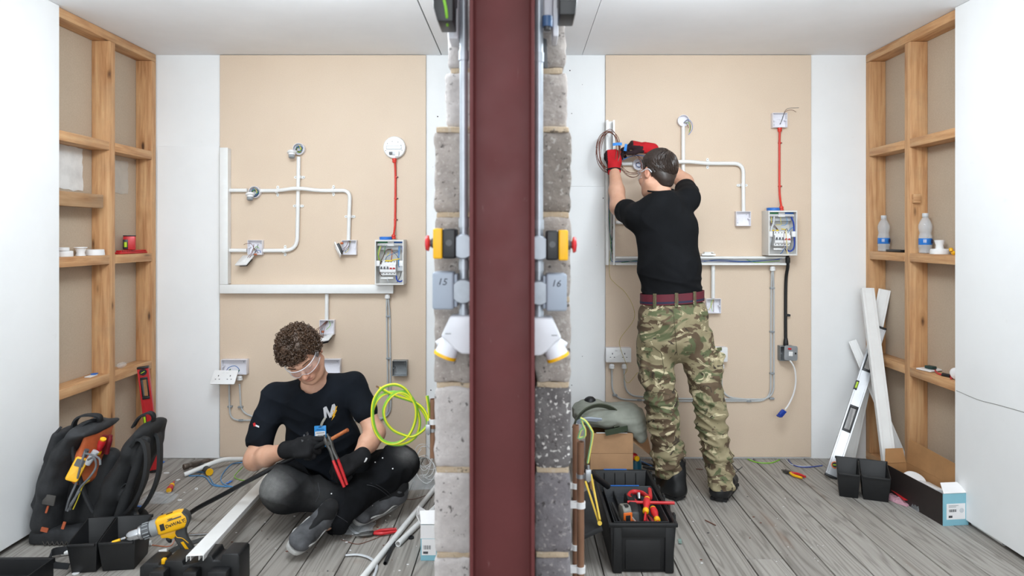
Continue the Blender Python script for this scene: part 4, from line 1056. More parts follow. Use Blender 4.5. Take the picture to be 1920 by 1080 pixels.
t = thing('earth_lead', 'green and yellow earth lead by the black housing at the top', 'cable', P(838, 45, 1.60))
MB().tube(spline([P(828, -20, 1.56), P(835, 10, 1.56), (P(838, 32, 1.57)), P(839, 48, 1.60)], 5), .0032, 8).build('lead', GYW, t)
t = thing('floodlight_housing', 'dark green black housing cut by the top edge right of the column', 'light fitting', P(1064, 40, 1.62))
a, b = P(1047, 40, 1.62), P(1079, 0, 1.62); MB().prism([(a.x, a.z), (b.x - .004, a.z), (b.x, a.z + .034), (b.x, b.z + .08), (a.x, b.z + .08)], 0, .09, mat4((0, 1.66, 0), (1, 0, 0), (0, 0, 1), (0, -1, 0))).build('housing', BLKP, t, bevel=.003)
MB().box((a.x, 1.66, b.z), (b.x - .02, 1.78, b.z + .03)).build('bracket', DGREY, t, bevel=.002); MB().box((a.x, 1.565, a.z + .034), (b.x - .001, 1.5695, b.z + .08)).build('white_rim', SOCKW, t, bevel=.001)
t = thing('white_isolator', 'white switch box with blue connector cut by the top edge right of the column', 'switch box', P(1034, 70, 1.69)); a, b = P(1020, 66, 1.69), P(1036, 0, 1.69)
MB().box((a.x, 1.70, a.z + .03), (b.x, 1.77, b.z + .06)).build('box_body', SOCKW, t, bevel=.003); c = P(1047, 68, 1.68); MB().box((b.x + .001, 1.68, c.z), (c.x, 1.77, b.z + .05)).build('cover', SOCKW, t, bevel=.003)
d = P(1026, 40, 1.67); MB().cyl((d.x, d.y, d.z - .014), (d.x, d.y, d.z + .012), .013, n=16).build('blue_connector', M('slate_blue_plastic', '#4f6f9a', .4), t); MB().cyl((d.x, d.y, d.z - .022), (d.x, d.y, d.z - .014), .009, n=16).build('connector_nut', DGREY, t)
o = MB().prism([(0, 0), (.012, -.004), (.018, .07), (.006, .075)], 0, .006, mat4(P(1018, 127, 1.72), (1, 0, 0), (0, 0, 1), (0, -1, 0)) @ rotz(.12)).build('metal_bracket', DGREY, bevel=.001)
tag(o, 'dark metal strap bracket hanging beside the right steel conduit', 'bracket')

# ---------------------------------------------------------------- copper pipes beside the block wall
def mat_copper(name, c1='#755240', c2='#8d6850', c3='#a07a62'):
    t = NT(name); c = t.ramp(t.noise(t.coords((1, 1, .3)), 14, 5), [(.3, c1), (.55, c2), (.75, c3)]); return t.set(c, .42, .3)
COPPER = mat_copper('weathered_copper'); NEWCU = mat_copper('bright_copper', '#a95b30', '#c9794a', '#dc9264')
WCLIP = M('white_pipe_clip', '#e3e3e3', .4)
def vpipe(px, Y, ytop, label, clips, group='copper pipes by the block wall', zb=.0):
    p = P(px, ytop, Y); t = thing('copper_pipe', label, 'pipe', (p.x, Y, zb), group)
    MB().lathe([(.011, zb), (.011, p.z), (.0095, p.z), (.0095, p.z - .04), (.001, p.z - .04)], T(p.x, Y, 0), 18).build('tube', COPPER, t)
    for y in clips:
        z = P(px, y, Y).z; wx = .1345 if px > 975 else -.2265; s = 1 if px > 975 else -1
        MB().lathe([(.0112, -.009), (.0145, -.009), (.0145, .009), (.0112, .009)], T(p.x, Y, z), 18, True).box((wx + s * .0005, Y - .008, z - .0085), (p.x - s * .0118, Y + .008, z + .0085)).build('pipe_clip', WCLIP, t, bevel=0)
    return t
pb = vpipe(1088.5, 2.0, 828, 'nearer of two upright copper pipes beside the right of the block wall', (946, 1067))
vpipe(1079.5, 2.25, 797, 'farther of two upright copper pipes, mostly behind the nearer one', (910, 1025))
pl = vpipe(812, 2.35, 748, 'short upright copper pipe end left of the block wall', (790,), zb=.55)
def earth_clamp(p, X, parent):
    MB().lathe([(.0112, -.006), (.0128, -.006), (.0128, .006), (.0112, .006)], T(p), 18, True).build('clamp_band', ZINC, parent)
    MB().box((X - .004, p.y - .016, p.z - .010), (X + .012, p.y - .006, p.z + .022)).build('clamp_block', ZINC, parent, bevel=.001)
    MB().cyl((X + .004, p.y - .011, p.z - .014), (X + .004, p.y - .011, p.z + .034), .004, n=10).build('clamp_screw', ZINC, parent)
pp = P(1088.5, 892, 2.0); earth_clamp(pp, pp.x + .018, pb)
GY_SOFT = M('pale_yellow_wire', '#d8cf58', .4); TEALW = M('teal_stripe_wire', '#5fae90', .4)
for i, (pts, m_, m2, lab) in enumerate(((((1102, 868), (1106, 845), (1111, 815), (1108, 805), (1098, 790), (1088, 784)), GY_SOFT, TEALW, 'earth wire arching up from the clamp on the copper pipe'),
        (((1084, 822), (1089, 806), (1094, 802), (1090, 788)), GY_SOFT, TEALW, 'short earth wire tail curling at the top of the copper pipes'),
        (((1086, 822), (1096, 818), (1097, 806), (1094, 800)), GY_SOFT, TEALW, 'small looped earth wire end beside the copper pipe top'))):
    t = thing('earth_wire', lab, 'wire', P(*pts[0], 1.97), 'earth wires on the copper pipes')
    q = spline([P(x, y, 1.97) for x, y in pts], 5); MB().tube(q, .0035, 8).build('insulation', m_, t); MB().tube([p + Vector((-.0012, -.0024, 0)) for p in q], .0018, 6).build('stripe', m2, t)

# green and yellow earth cable coil hanging at the left of the block wall
t = thing('earth_cable_coil', 'loose coil of green and yellow earth cable hanging beside the block wall', 'cable', P(752, 836, 2.35))
cp = [(711, 727, 0), (738, 741, .5), (772, 752, 1), (792, 765, 1), (802, 785, .8), (797, 803, .6), (775, 818, .4), (755, 815, .2), (735, 805, 0), (722, 787, -.2), (720, 765, -.3), (733, 743, -.3), (752, 734, -.2), (770, 743, .2), (780, 765, .4), (778, 792, .4), (765, 818, .3), (742, 831, 0), (720, 827, -.5), (705, 808, -.8), (699, 780, -1), (702, 750, -1), (717, 728, -.8), (739, 721, -.5), (758, 728, -.2), (772, 746, .3), (783, 770, .8), (787, 795, 1), (779, 819, 1), (755, 833, .6), (724, 830, .2), (704, 810, -.2), (698, 778, -.4), (706, 752, -.2), (722, 738, .4), (748, 736, 1), (776, 752, 1.4), (796, 776, 1.2), (804, 797, .8), (805, 775, .3), (803, 755, 0), (801, 742, 0)]
q = spline([P(x, y, 2.35 + d * .02) for x, y, d in cp], 6)
MB().tube(q, .0052, 10).build('insulation', GYW, t)
st = []
for i, p in enumerate(q):
    d = (q[min(i + 1, len(q) - 1)] - q[max(0, i - 1)]).normalized(); u = d.cross(Vector((0, 1, 0))).normalized(); a = i * .05
    st.append(p + u * .0033 * math.cos(a) + Vector((0, -.0036, 0)))
MB().tube(st, .0027, 6).build('yellow_stripe', GYW2, t); MB().cyl(q[0], q[0] + (q[0] - q[1]).normalized() * .012, .003, n=8).build('copper_end', COPPER, t)
q = P(812, 806, 2.35); earth_clamp(q, q.x - .02, pl)
t = thing('white_wire_tangle', 'tangle of thin white wires on the floor behind the block wall', 'wire', P(800, 905, 3.55))
r2 = random.Random(4)
for k in range(9):
    cx, cy, rr = 798 + r2.uniform(-6, 12), 862 + r2.uniform(-16, 14), r2.uniform(14, 30); a0 = r2.uniform(0, 6)
    MB().tube(spline([P(cx + rr * .75 * math.cos(a0 + i * .7) + r2.uniform(-2, 2), min(911, cy + 8 + rr * math.sin(a0 + i * .7)), 3.55 + .03 * math.sin(i + k)) for i in range(8)], 5), .0016, 6).build('wire', WHITEB, t)
# ---------------------------------------------------------------- loose things
CARD = M('cardboard', '#b58d68', .8, var=.06, bump=.1); CARDIN = M('cardboard_inside', '#a87c50', .8, var=.06)
CYAN = M('light_blue_print', '#86bccb', .5, var=.02); PAPER = M('white_paper', '#eceaea', .6, var=.02); DARKPRINT = M('dark_print', '#2c2523', .5)
ALU = M('brushed_aluminium', '#c3c5c8', .32, .85, var=.05); REDPT = M('red_painted_metal', '#c02a2e', .35, .1); GVIAL = M('green_vial', '#b4d62c', .2)
CHROME = M('chrome', '#c9ccd0', .18, 1.0); DMETAL = M('dark_tool_steel', '#5b5a58', .42, .8); RUSTM = M('worn_hammer_steel', '#6e6259', .5, .6, var=.15)
RUBBER = M('dark_rubber', '#3b3c3b', .7, var=.1); YPL = M('drill_yellow', '#f2b50e', .38, var=.03); ORANGE = M('orange_plastic', '#e06a1e', .45)
MAROON = M('maroon_grip', '#7a1f26', .4); TEALP = M('teal_plastic', '#14566a', .4); DBLK = M('matt_black_plastic', '#121315', .5, var=.05)
def mat_bag(name, tint='#dfe8ee', alpha=.28):
    t = NT(name); vec = t.coords(); t.bump(t.noise(vec, 18, 3), 1.0, .02); return t.set(tint, .12, 0, alpha=alpha)
POLY = mat_bag('clear_polythene', '#e6edf2', .2); POLYR = mat_bag('pink_polythene', '#d9a7b4', .75)

def lean(a, b, w, t, up, name, label, cat, parts):
    th = thing(name, label, cat, (Vector(a) if Vector(a).z < Vector(b).z else Vector(b)))
    u, v, d = frame(Vector(b) - Vector(a), up); return th, mat4(a, u, v, d), (Vector(b) - Vector(a)).length
# -- trunking lengths ------------------------------------------------------------
def trunk_len(a, b, up, w, h, label, ribs=True, open_end=None):
    """lidded trunking from a to b; local x across, local y outwards (face)"""
    th, X, L = lean(a, b, w, h, up, 'trunking_length', label, 'trunking', 0)
    mb = MB()
    pr = [(-w / 2, h / 2), (-w / 2, -h / 2), (-w / 2 + .003, -h / 2), (-w / 2 + .003, h / 2 - .003), (w / 2 - .003, h / 2 - .003), (w / 2 - .003, -h / 2), (w / 2, -h / 2), (w / 2, h / 2)]
    mb.prism(pr, 0, L, X).build('lid_channel', PVC, th, bevel=.0012, seg=1)
    for s in (-1, 1):
        MB().box((s * w * .24 - .001, -h / 2 + .004, .0005), (s * w * .24 + .001, h / 2 - .003, L - .0005), X).build('inner_rib', PVC2, th)
        if ribs: MB().box((s * w * .30 - .0025, h / 2, .001), (s * w * .30 + .0025, h / 2 + .0015, L - .001), X).build('ridge', PVC2, th, bevel=.0006, seg=1)
    return th
trunk_len(FL(1673, 916, .004), P(1626, 541, 3.90), (-.15, -1, .3), .068, .03, 'tall white trunking length leaning foremost in the right corner')
trunk_len(FL(1591, 866, .004), P(1659, 543, 3.925), (-.55, -1, .1), .064, .025, 'white trunking length leaning behind the silver spirit level')
trunk_len(FL(1701, 880, .05), P(1598, 639, 3.955), (-.4, -1, .35), .045, .02, 'narrow white trunking length crossing behind the tall one in the corner')
# white trunking lid lying on the floor left of the seated man, near end on the black case
a = FL(365, 1047, .135); b = FL(517, 884, .02)
trunk_len(a, b, (0, 0, 1), .062, .022, 'long white trunking lid lying from the black case towards the seated man', False)

# -- spirit levels ------------------------------------------------------------------
def level(a, b, up, w, d, label, mat, holes, vials, rimm):
    th, X, L = lean(a, b, w, d, up, 'spirit_level', label, 'spirit level', 0)
    # web with real hand slots: built from segments between the slots
    cuts = sorted(holes); z = .012
    for z0, z1 in cuts + [(L - .012, None)]:
        MB().box((-w / 2 + .004, -d / 2 + .004, z), (w / 2 - .004, d / 2 - .004, z0), X).build('web', mat, th, bevel=.0008, seg=1)
        if z1 is not None: z = z1
    for s in (-1, 1): MB().box((s * w / 2, -d / 2, .012), (s * (w / 2 - .009), d / 2, L - .012), X).build('rail', mat, th, bevel=.001, seg=1)
    for s in (-1, 1): MB().box((s * .010 - .0015, d / 2 - .004, .014), (s * .010 + .0015, d / 2 - .0025, cuts[0][0] - .02 if cuts else L - .02), X).build('groove', mat, th)
    for z0, z1 in cuts:                                    # grip frames
        mb = MB(); m = .007
        for lo, hi in (((-w / 2 + .009, z0 - .006), (w / 2 - .009, z0 + m)), ((-w / 2 + .009, z1 - m), (w / 2 - .009, z1 + .006)), ((-w / 2 + .009, z0 + m), (-w / 2 + .009 + m, z1 - m)), ((w / 2 - .009 - m, z0 + m), (w / 2 - .009, z1 - m))):
            mb.box((lo[0], -d / 2 - .001, lo[1]), (hi[0], d / 2 + .002, hi[1]), X)
        mb.build('grip_frame', BLKP, th, bevel=.0015)
    for z, kind in vials:
        if kind == 'end':
            v = MB().cyl(X @ Vector((0, d / 2 - .004, z)), X @ Vector((0, d / 2 + .002, z)), .019, n=8).build('vial_housing', rimm, th)
            MB().cyl(X @ Vector((0, d / 2 + .002, z)), X @ Vector((0, d / 2 + .003, z)), .014, n=16).build('vial_window', BLKP, v); MB().bar(X @ Vector((-.010, d / 2 + .0045, z - .004)), X @ Vector((.010, d / 2 + .0045, z + .004)), .009, .004).build('vial', GVIAL, v, bevel=.0015)
        else:
            v = MB().box((-w / 2 - .001, -d / 2, z - .028), (-w / 2 + .016, d / 2 + .001, z + .028), X).build('vial_housing', BLKP, th, bevel=.002)
            MB().cyl(X @ Vector((-w / 2 + .008, d / 2 + .001, z - .018)), X @ Vector((-w / 2 + .008, d / 2 + .001, z + .018)), .006, n=10).build('vial', GVIAL, v)
    for z0, z1 in ((0, .012), (L - .012, L)): MB().box((-w / 2 - .001, -d / 2 - .001, z0), (w / 2 + .001, d / 2 + .001, z1), X).build('end_cap', BLKP, th, bevel=.003)
    return th
level(FL(1557, 895, .004), P(1651, 613, 3.88), (-.35, -1, .25), .062, .026, 'silver spirit level leaning against white trunking in the right corner', ALU, [(.27, .41), (.63, .77)], [(.07, 'end'), (.53, 'mid')], ORANGE)
level(FL(292, 884, .004), P(268, 687, 3.74), (.25, -1, .2), .056, .025, 'red spirit level leaning against the left studs behind the backpack', REDPT, [(.42, .53)], [(.30, 'mid'), (.565, 'end')], BLKP)

# -- parts bins ---------------------------------------------------------------------
def parts_bin(c, ang, label, w=.24, d=.16, h=.16):
    t = thing('parts_bin', label, 'bin', c)
    X = T(c) @ rotz(ang)
    def shell(x0, x1, nm):
        mb = MB(); k = .018; th = .004
        o0 = [(x0 + k * .6, -d / 2 + k), (x1 - k * .6, -d / 2 + k), (x1 - k * .6, d / 2 - k), (x0 + k * .6, d / 2 - k)]; o1 = [(x0, -d / 2), (x1, -d / 2), (x1, d / 2), (x0, d / 2)]
        hh = [h * .78, h * .78, h, h]
        i1 = [(x0 + th, -d / 2 + th), (x1 - th, -d / 2 + th), (x1 - th, d / 2 - th), (x0 + th, d / 2 - th)]; i0 = [(x0 + k * .6 + th, -d / 2 + k + th), (x1 - k * .6 - th, -d / 2 + k + th), (x1 - k * .6 - th, d / 2 - k - th), (x0 + k * .6 + th, d / 2 - k - th)]
        vs = [(p[0], p[1], 0) for p in o0] + [(p[0], p[1], hh[i]) for i, p in enumerate(o1)] + [(p[0], p[1], hh[i]) for i, p in enumerate(i1)] + [(p[0], p[1], th) for p in i0]
        fs = [(3, 2, 1, 0)] + [(q, (q + 1) % 4, 4 + (q + 1) % 4, 4 + q) for q in range(4)] + [(4 + q, 4 + (q + 1) % 4, 8 + (q + 1) % 4, 8 + q) for q in range(4)] + [(8 + q, 8 + (q + 1) % 4, 12 + (q + 1) % 4, 12 + q) for q in range(4)] + [(12, 13, 14, 15)]
        mb.add(vs, fs, X); b = mb.build(nm, DBLK, t, bevel=.0015)
        MB().box((x0 - .003, d / 2 - .004, h - .012), (x1 + .003, d / 2 + .006, h), X).build('back_lip', DBLK, b, bevel=.002)
        MB().box((x0 + .006, -d / 2 - .006, h * .78 - .012), (x1 - .006, -d / 2 + .002, h * .78), X).build('front_lip', DBLK, b, bevel=.002)
        return b
    shell(-w / 2, -w * .06, 'bin_cell'); shell(-w * .05, w / 2, 'bin_cell')
    return t
parts_bin(FL(1617, 928), rad(-22), 'black twin parts bin on the floor below the leaning trunking')
parts_bin(FL(208, 1056), rad(8), 'black twin parts bin beside the backpack under the drill bit', .25, .17, .155)

# -- black cases cut by the bottom edge -------------------------------------------------
t = thing('black_tool_case', 'black plastic case with latches at the bottom edge, under the end of the trunking', 'case', (-1.24, 2.5, 0))
x0, x1 = -1.425, -1.05
prof = [(x0, 0), (x1, 0), (x1, .122), (x1 - .008, .131), (x1 - .065, .131), (x1 - .072, .105), (x1 - .098, .105), (x1 - .105, .125), (x1 - .15, .125), (x1 - .155, .10), (x0 + .165, .085), (x0 + .160, .105), (x0 + .095, .105), (x0 + .09, .083), (x0 + .075, .083), (x0 + .07, .095), (x0 + .02, .095), (x0, .08)]
MB().prism(prof[::-1], -.10, 0, mat4((0, 2.525, 0), (1, 0, 0), (0, 0, 1), (0, -1, 0))).build('case_shell', DBLK, t, bevel=.005, seg=2)
for xx, w_ in ((x0 + .06, .055), (x1 - .19, .05), (x1 - .10, .07)):
    MB().box((xx, 2.48, .02), (xx + w_, 2.524, .085), None).build('latch', DBLK, t, bevel=.006)
MB().box((x0 + .074, 2.54, .084), (x0 + .089, 2.555, .104)).build('yellow_latch', YPL, t, bevel=.002)
t = thing('black_tool_case', 'corner of a black plastic case in the lower left corner of the photo', 'case', (-1.9, 2.5, 0))
MB().hollow(.27, .30, .07, .006, T(-1.945, 2.47, 0)).build('case_shell', DBLK, t, bevel=.004); MB().box((-2.08, 2.615, .05), (-1.81, 2.63, .07)).build('rim', DBLK, t, bevel=.003)

# -- cordless drill -----------------------------------------------------------------------
D0 = P(318, 980, 2.71)                                      # body centre
ax = Vector((.91, .30, .24)).normalized()                    # bit -> rear
up = Vector((-.24, 0, 1)); up = (up - ax * up.dot(ax)).normalized(); sd = ax.cross(up).normalized()   # sd towards the far side or near
if sd.y > 0: sd = -sd
XD = mat4(D0, ax, up, sd)                                    # local x rear, y up, z towards camera
dr = thing('cordless_drill', 'yellow and black cordless drill standing on the floor by the parts bin', 'drill', (D0.x, D0.y, .0))
DR = mat4((0, 0, 0), (0, 1, 0), (0, 0, 1), (1, 0, 0))         # lathe z -> local x
def dl(prof, nm, mat, par=dr, n=24): return MB().lathe([(r, x) for r, x in prof], XD @ DR, n).build(nm, mat, par)
body = MB().prism([(-.045, .034), (.040, .036), (.062, .030), (.074, .012), (.074, -.012), (.060, -.034), (.016, -.034), (-.045, -.030)], -.029, .029, XD).build('motor_housing', YPL, dr, bevel=.011, seg=3)
MB().prism([(.054, .032), (.064, .028), (.0765, .010), (.0765, -.014), (.062, -.036), (.050, -.036), (.056, -.012), (.056, .012)], -.028, .028, XD).build('rear_cap', RUBBER, dr, bevel=.008, seg=2)
dl([(.031, -.068), (.032, -.066), (.032, -.044), (.030, -.042)], 'gear_ring', M('drill_grey', '#8d9092', .4)); cl = dl([(.027, -.100), (.0295, -.097), (.0295, -.070), (.027, -.068)], 'torque_collar', DGREY)
for k in range(12):
    a_ = 2 * math.pi * k / 12; c = XD @ Vector((-.084, .0295 * math.cos(a_), .0295 * math.sin(a_))); MB().bar(c - ax * .011, c + ax * .011, .005, .005, XD.to_3x3() @ Vector((0, math.cos(a_), math.sin(a_)))).build('collar_rib', GREYP, cl, bevel=.001, seg=1)
dl([(.026, -.110), (.0265, -.108), (.0265, -.101), (.026, -.100)], 'collar_band', ALU)
dl([(.0075, -.160), (.012, -.158), (.019, -.150), (.0225, -.140), (.0225, -.112), (.020, -.110)], 'chuck', CHROME); dl([(.0045, -.178), (.006, -.174), (.006, -.160)], 'bit_holder', CHROME)
dl([(.0055, -.208), (.0055, -.180)], 'bit_sleeve', YPL); bt = dl([(.0022, -.232), (.0038, -.226), (.0038, -.206)], 'driver_bit', CHROME)
hp = [(.002, -.030), (.058, -.030), (.050, -.060), (.052, -.085), (.066, -.140), (.020, -.142), (.012, -.100), (.004, -.070)]
MB().prism(hp[::-1], -.017, .017, XD).build('handle', RUBBER, dr, bevel=.008, seg=3)
MB().prism([(-.040, -.028), (.022, -.028), (.014, -.058), (-.004, -.064), (-.016, -.052), (-.040, -.046)][::-1], -.018, .018, XD).build('trigger_guard', YPL, dr, bevel=.006)
MB().prism([(-.022, -.046), (-.008, -.060), (-.010, -.078), (-.020, -.074), (-.027, -.058)], -.011, .011, XD).build('trigger', BLKP, dr, bevel=.004)
MB().box((.0, -.168, -.034), (.086, -.138, .034), XD).build('battery', BLKP, dr, bevel=.006)
MB().prism([(.024, -.085), (.034, -.085), (.046, -.122), (.036, -.124)][::-1], .017, .0185, XD).build('handle_inlay', YPL, dr)
MB().tube(spline([XD @ Vector(p) for p in ((.012, -.036, .0185), (.016, -.06, .0185), (.034, -.072, .0185), (.050, -.098, .018))], 5), .0014, 6).build('handle_piping', YPL, dr)
MB().prism([(-.004, .014), (.052, .014), (.052, .019), (.008, .019)][::-1], .029, .0300, XD).build('badge', DGREY, body)
text_mesh('DeWALT', .0175, BLKP, XD @ mat4((.0245, -.004, .0293), (1, 0, 0), (0, 1, 0), (0, 0, 1)), body, 'lettering', .0003, .0005)
for k in range(3): MB().box((.058, -.012 + k * .007, .0285), (.064, -.0095 + k * .007, .0295), XD).build('vent_slot', BLKP, body, smooth=0)
MB().box((-.030, -.014, .0288), (-.014, .012, .0298), XD).build('hammer_icon_panel', BLKP, body, smooth=0)
MB().box((.002, .020, .0288), (.02, .0225, .0297), XD).build('badge_line', BLKP, body, smooth=0); MB().box((-.004, .0355, -.006), (.02, .037, .006), XD).build('top_marking', BLKP, body, smooth=0)
text_mesh('DCF', .009, BLKP, XD @ mat4((.02, -.02, .0293), (1, 0, 0), (0, 1, 0), (0, 0, 1)), body, 'small_lettering', .0002) if False else None

# -- hammer, screwdriver, pliers ------------------------------------------------------------
t = thing('claw_hammer', 'claw hammer with yellow butt lying under the bent white conduit', 'hammer', FL(372, 872))
hA, hB = FL(375, 870, .022), FL(402, 893, .022)
d = (hB - hA).normalized(); hB2 = hA + d * .17
sdv = d.cross(Vector((0, 0, 1)))
MB().tube(spline([hA - d * .01, hA + d * .05, hB2 - d * .06, hB2], 4), [.012, .014, .018, .019], 12).build('grip', RUBBER, t); MB().cyl(hB2, hB2 + d * .006, .0195, n=16).build('butt', YELS, t)
h1, h2 = FL(344, 876, .03), FL(397, 862, .03)
hd = (h2 - h1).normalized(); MB().cyl(h1, h1 + hd * .028, .0165, n=14).cyl(h1 + hd * .028, h1 + hd * .05, .011, .013, n=14).bar(h1 + hd * .045, h1 + hd * .10, .030, .026).build('head', RUSTM, t, bevel=.003)
for s in (-1, 1): MB().tube(spline([h1 + hd * .095 + Vector((0, s * .006, 0)), h1 + hd * .13 + Vector((0, s * .010, .003)), h1 + hd * .165 + Vector((0, s * .012, -.008))], 4), [.011, .009, .004], 8).build('claw', RUSTM, t)
def screwdriver(c, d, label, L=.085, hm=None, ym=None):
    t = thing('screwdriver', label, 'screwdriver', c); X = aim(c, d)
    MB().lathe([(.004, -L / 2), (.012, -L / 2 + .002), (.0155, -L / 2 + .014), (.0155, -.012), (.011, .004), (.0115, .016), (.008, .02)], X, 14).build('handle', hm or REDP, t)
    MB().lathe([(.0105, .018), (.013, .022), (.013, .034), (.008, .038), (.001, .038)], X, 14).build('collar', ym or YELS, t); MB().lathe([(.0125, -L / 2 - .002), (.0125, -L / 2 + .003), (.001, -L / 2 - .004)][::-1], X, 14).build('end_cap', ym or YELS, t)
    MB().cyl(X @ Vector((0, 0, .036)), X @ Vector((0, 0, .085)), .0042, n=8).build('shaft', hm or REDP, t); return t
screwdriver(FL(320, 914, .016), FL(330, 897, .016) - FL(320, 914, .016), 'red and yellow screwdriver lying on the floor left of the hammer')
def pliers(a, b, label, hm, w=.022, jaw=.055, open_=1.0, z=.012, name='pliers'):
    a, b = Vector(a), Vector(b); d = (b - a).normalized(); u = d.cross(Vector((0, 0, 1))).normalized(); L = (b - a).length
    t = thing(name, label, 'pliers', a)                     # a jaw tip, b handle end
    for s in (-1, 1):
        MB().tube(spline([a + u * s * .002, a + d * jaw * .5 + u * s * .008, a + d * jaw + u * s * .006], 4), [.003, .007, .009], 8).build('jaw', DMETAL, t)
        q = spline([a + d * jaw - u * s * .004, a + d * (jaw + .03) + u * s * w * .45, a + d * (L * .7) + u * s * w * .6 * open_, b + u * s * w * .45 * open_], 5)
        MB().tube(q, [.006, .007, .0075, .007, .006], 10).build('handle', hm[0 if s < 0 else 1] if isinstance(hm, (list, tuple)) else hm, t)
    c = a + d * jaw; MB().cyl(c - Vector((0, 0, .007)), c + Vector((0, 0, .008)), .010, n=14).build('pivot', DMETAL, t); return t
pliers(FL(664, 1004, .012), FL(744, 994, .012), 'red handled cutting pliers lying on the floor in front of the seated man', REDP, .026, .075)
pliers(FL(1466, 881, .012), FL(1507, 895, .012), 'red and yellow handled pliers lying on the floor right of the boots', [REDP, YELS], .032, .045)

# -- conduit and pipe offcuts on the floor -----------------------------------------------------
def hollow_pipe(pts, r, label, name='conduit_offcut', mat=None, cat='pipe', group=None, n=16):
    pts = [Vector(p) for p in pts]; t = thing(name, label, cat, pts[0], group)
    MB().tube(pts, r, n, cap=False).build('pipe_wall', mat or PVC, t); MB().tube(pts, r * .8, n, cap=False).build('bore', PVC2 if mat is None else mat, t)
    for e, f in ((pts[0], pts[1]), (pts[-1], pts[-2])):
        X = aim(e, e - f); MB().lathe([(r, 0), (r, .0006), (r * .8, .0006), (r * .8, 0)], X, n, True).build('cut_rim', mat or PVC, t)
    return t
hollow_pipe(fillet([FL(346, 890, .012) + Vector((0, 0, 0)), FL(416, 861, .055) , FL(460, 860.5, .012)], .05), .0125, 'white conduit with a bend lying over the hammer by the left MDF board')
hollow_pipe([FL(678, 1086, .013), FL(818, 912, .013)], .0125, 'longer white conduit on the floor running behind the block wall')
hollow_pipe([FL(746, 1020, .013), FL(820, 948, .013)], .0125, 'shorter white conduit on the floor with its open end near the black sleeve')
hollow_pipe([FL(116, 1037, .011), FL(284, 1018, .011)], .0105, 'white pipe lying behind the parts bin by the backpack')
hollow_pipe([FL(1825, 981, .011), FL(1883, 1019, .011)], .0105, 'white pipe lying along the right wall below the blue box')
hollow_pipe([FL(722, 1056, .008), FL(733, 1030, .008), FL(741, 1018, .008)], .0075, 'short black sleeve lying beside the white conduit', 'sleeve_offcut', BLKC)
t = MB().tube(spline([FL(*p) for p in ((648, 1041, .006), (672, 1040, .007), (693, 1046, .008), (704, 1056, .008), (706, 1066, .007), (700, 1082, .006))], 6), .006, 8, sq=.6).build('plastic_strip', LGREY)
tag(t, 'curved pale plastic strip on the floor near the bottom edge', 'strip')
t = MB().tube(spline([FL(*p) for p in ((654, 987, .005), (664, 997, .006), (677, 1004, .006))], 5), .007, 8, sq=.5).build('plastic_strip', LGREY)
tag(t, 'short pale plastic strip on the floor beside the dusty trainer', 'strip')
t = MB().lathe([(.010, 0), (.012, .001), (.012, .010), (.008, .011), (.007, .002)], T(FL(771, 1010)), 16).build('rubber_grommet', BLKC); tag(t, 'small black rubber grommet on the floor near the light blue carton', 'grommet')
t = MB().tube([FL(338, 1003, .006), FL(402, 1000, .006)], .005, 8).build('metal_rod', CHROME); tag(t, 'thin bright metal rod on the floor behind the drill handle', 'rod')
t = MB().ribbon(spline([FL(318, 1035, .006), FL(345, 1022, .006), FL(400, 1006, .006)], 4), .018, .005, (0, .6, .3)).build('rubber_strip', RUBBER); tag(t, 'dark rubber strip on the floor under the white trunking lid', 'strip')
t = hollow_pipe([FL(298, 1036, .010), FL(312, 1033, .010)], .010, 'tiny white conduit stub lying in front of the drill')

# -- loose wires and scraps on the floor --------------------------------------------------------
def floor_wire(px, r, mat, label, name='wire_offcut', sp=6):
    o = MB().tube(spline([FL(x, y, r + .0006) for x, y in px], sp), r, 6).build(name, mat); return tag(o, label, 'wire')
SKYW = M('pale_blue_wire', '#4f8fc4', .4)
floor_wire(((455, 867), (435, 870), (420, 885), (414, 898), (420, 908), (440, 913), (450, 914), (425, 912), (400, 910), (386, 895), (375, 892), (355, 892), (362, 886), (385, 886), (395, 898), (402, 908), (425, 913)), .0028, SKYW, 'tangled pale blue wire on the floor below the hammer')
floor_wire(((455, 875), (443, 888), (440, 895), (452, 900), (475, 901)), .0022, GYW, 'thin green yellow wire on the floor under the seated man elbow')
floor_wire(((1402, 861), (1420, 867), (1445, 868), (1462, 862)), .0032, GYW, 'curved green and yellow wire on the floor by the right MDF board')
floor_wire(((1478, 862), (1488, 872), (1510, 876), (1542, 873)), .0026, NAVYW, 'dark blue wire on the floor left of the silver level')
floor_wire(((1472, 860), (1482, 870), (1500, 874), (1520, 874)), .0024, LGREY, 'grey white wire on the floor beside the dark blue one')
floor_wire(((1322, 975), (1330, 979), (1342, 985)), .0022, BROWNW, 'short brown wire offcut on the boards in front of the boots')
floor_wire(((1305, 879), (1318, 880)), .0022, BROWNW, 'tiny brown wire offcut between the two boots')
floor_wire(((1376, 875), (1384, 880), (1392, 875), (1379, 886)), .0018, DGREY, 'small kinked dark wire beside the right boot')
floor_wire(((720, 1003), (690, 1015), (668, 1020), (640, 1012)), .0013, BROWNW, 'fine brown wire trailing over the floor by the cutting pliers')
floor_wire(((815, 920), (795, 930), (775, 936), (758, 936)), .0013, BROWNW, 'fine brown wire on the floor behind the trainer')
floor_wire(((330, 1008), (318, 1024), (285, 1022)), .0016, COPPERW, 'thin copper wire on the floor beside the parts bin')
floor_wire(((555, 960), (548, 975), (552, 985)), .0012, DGREY, 'thin dark thread on the floor beside the trainer') if False else None
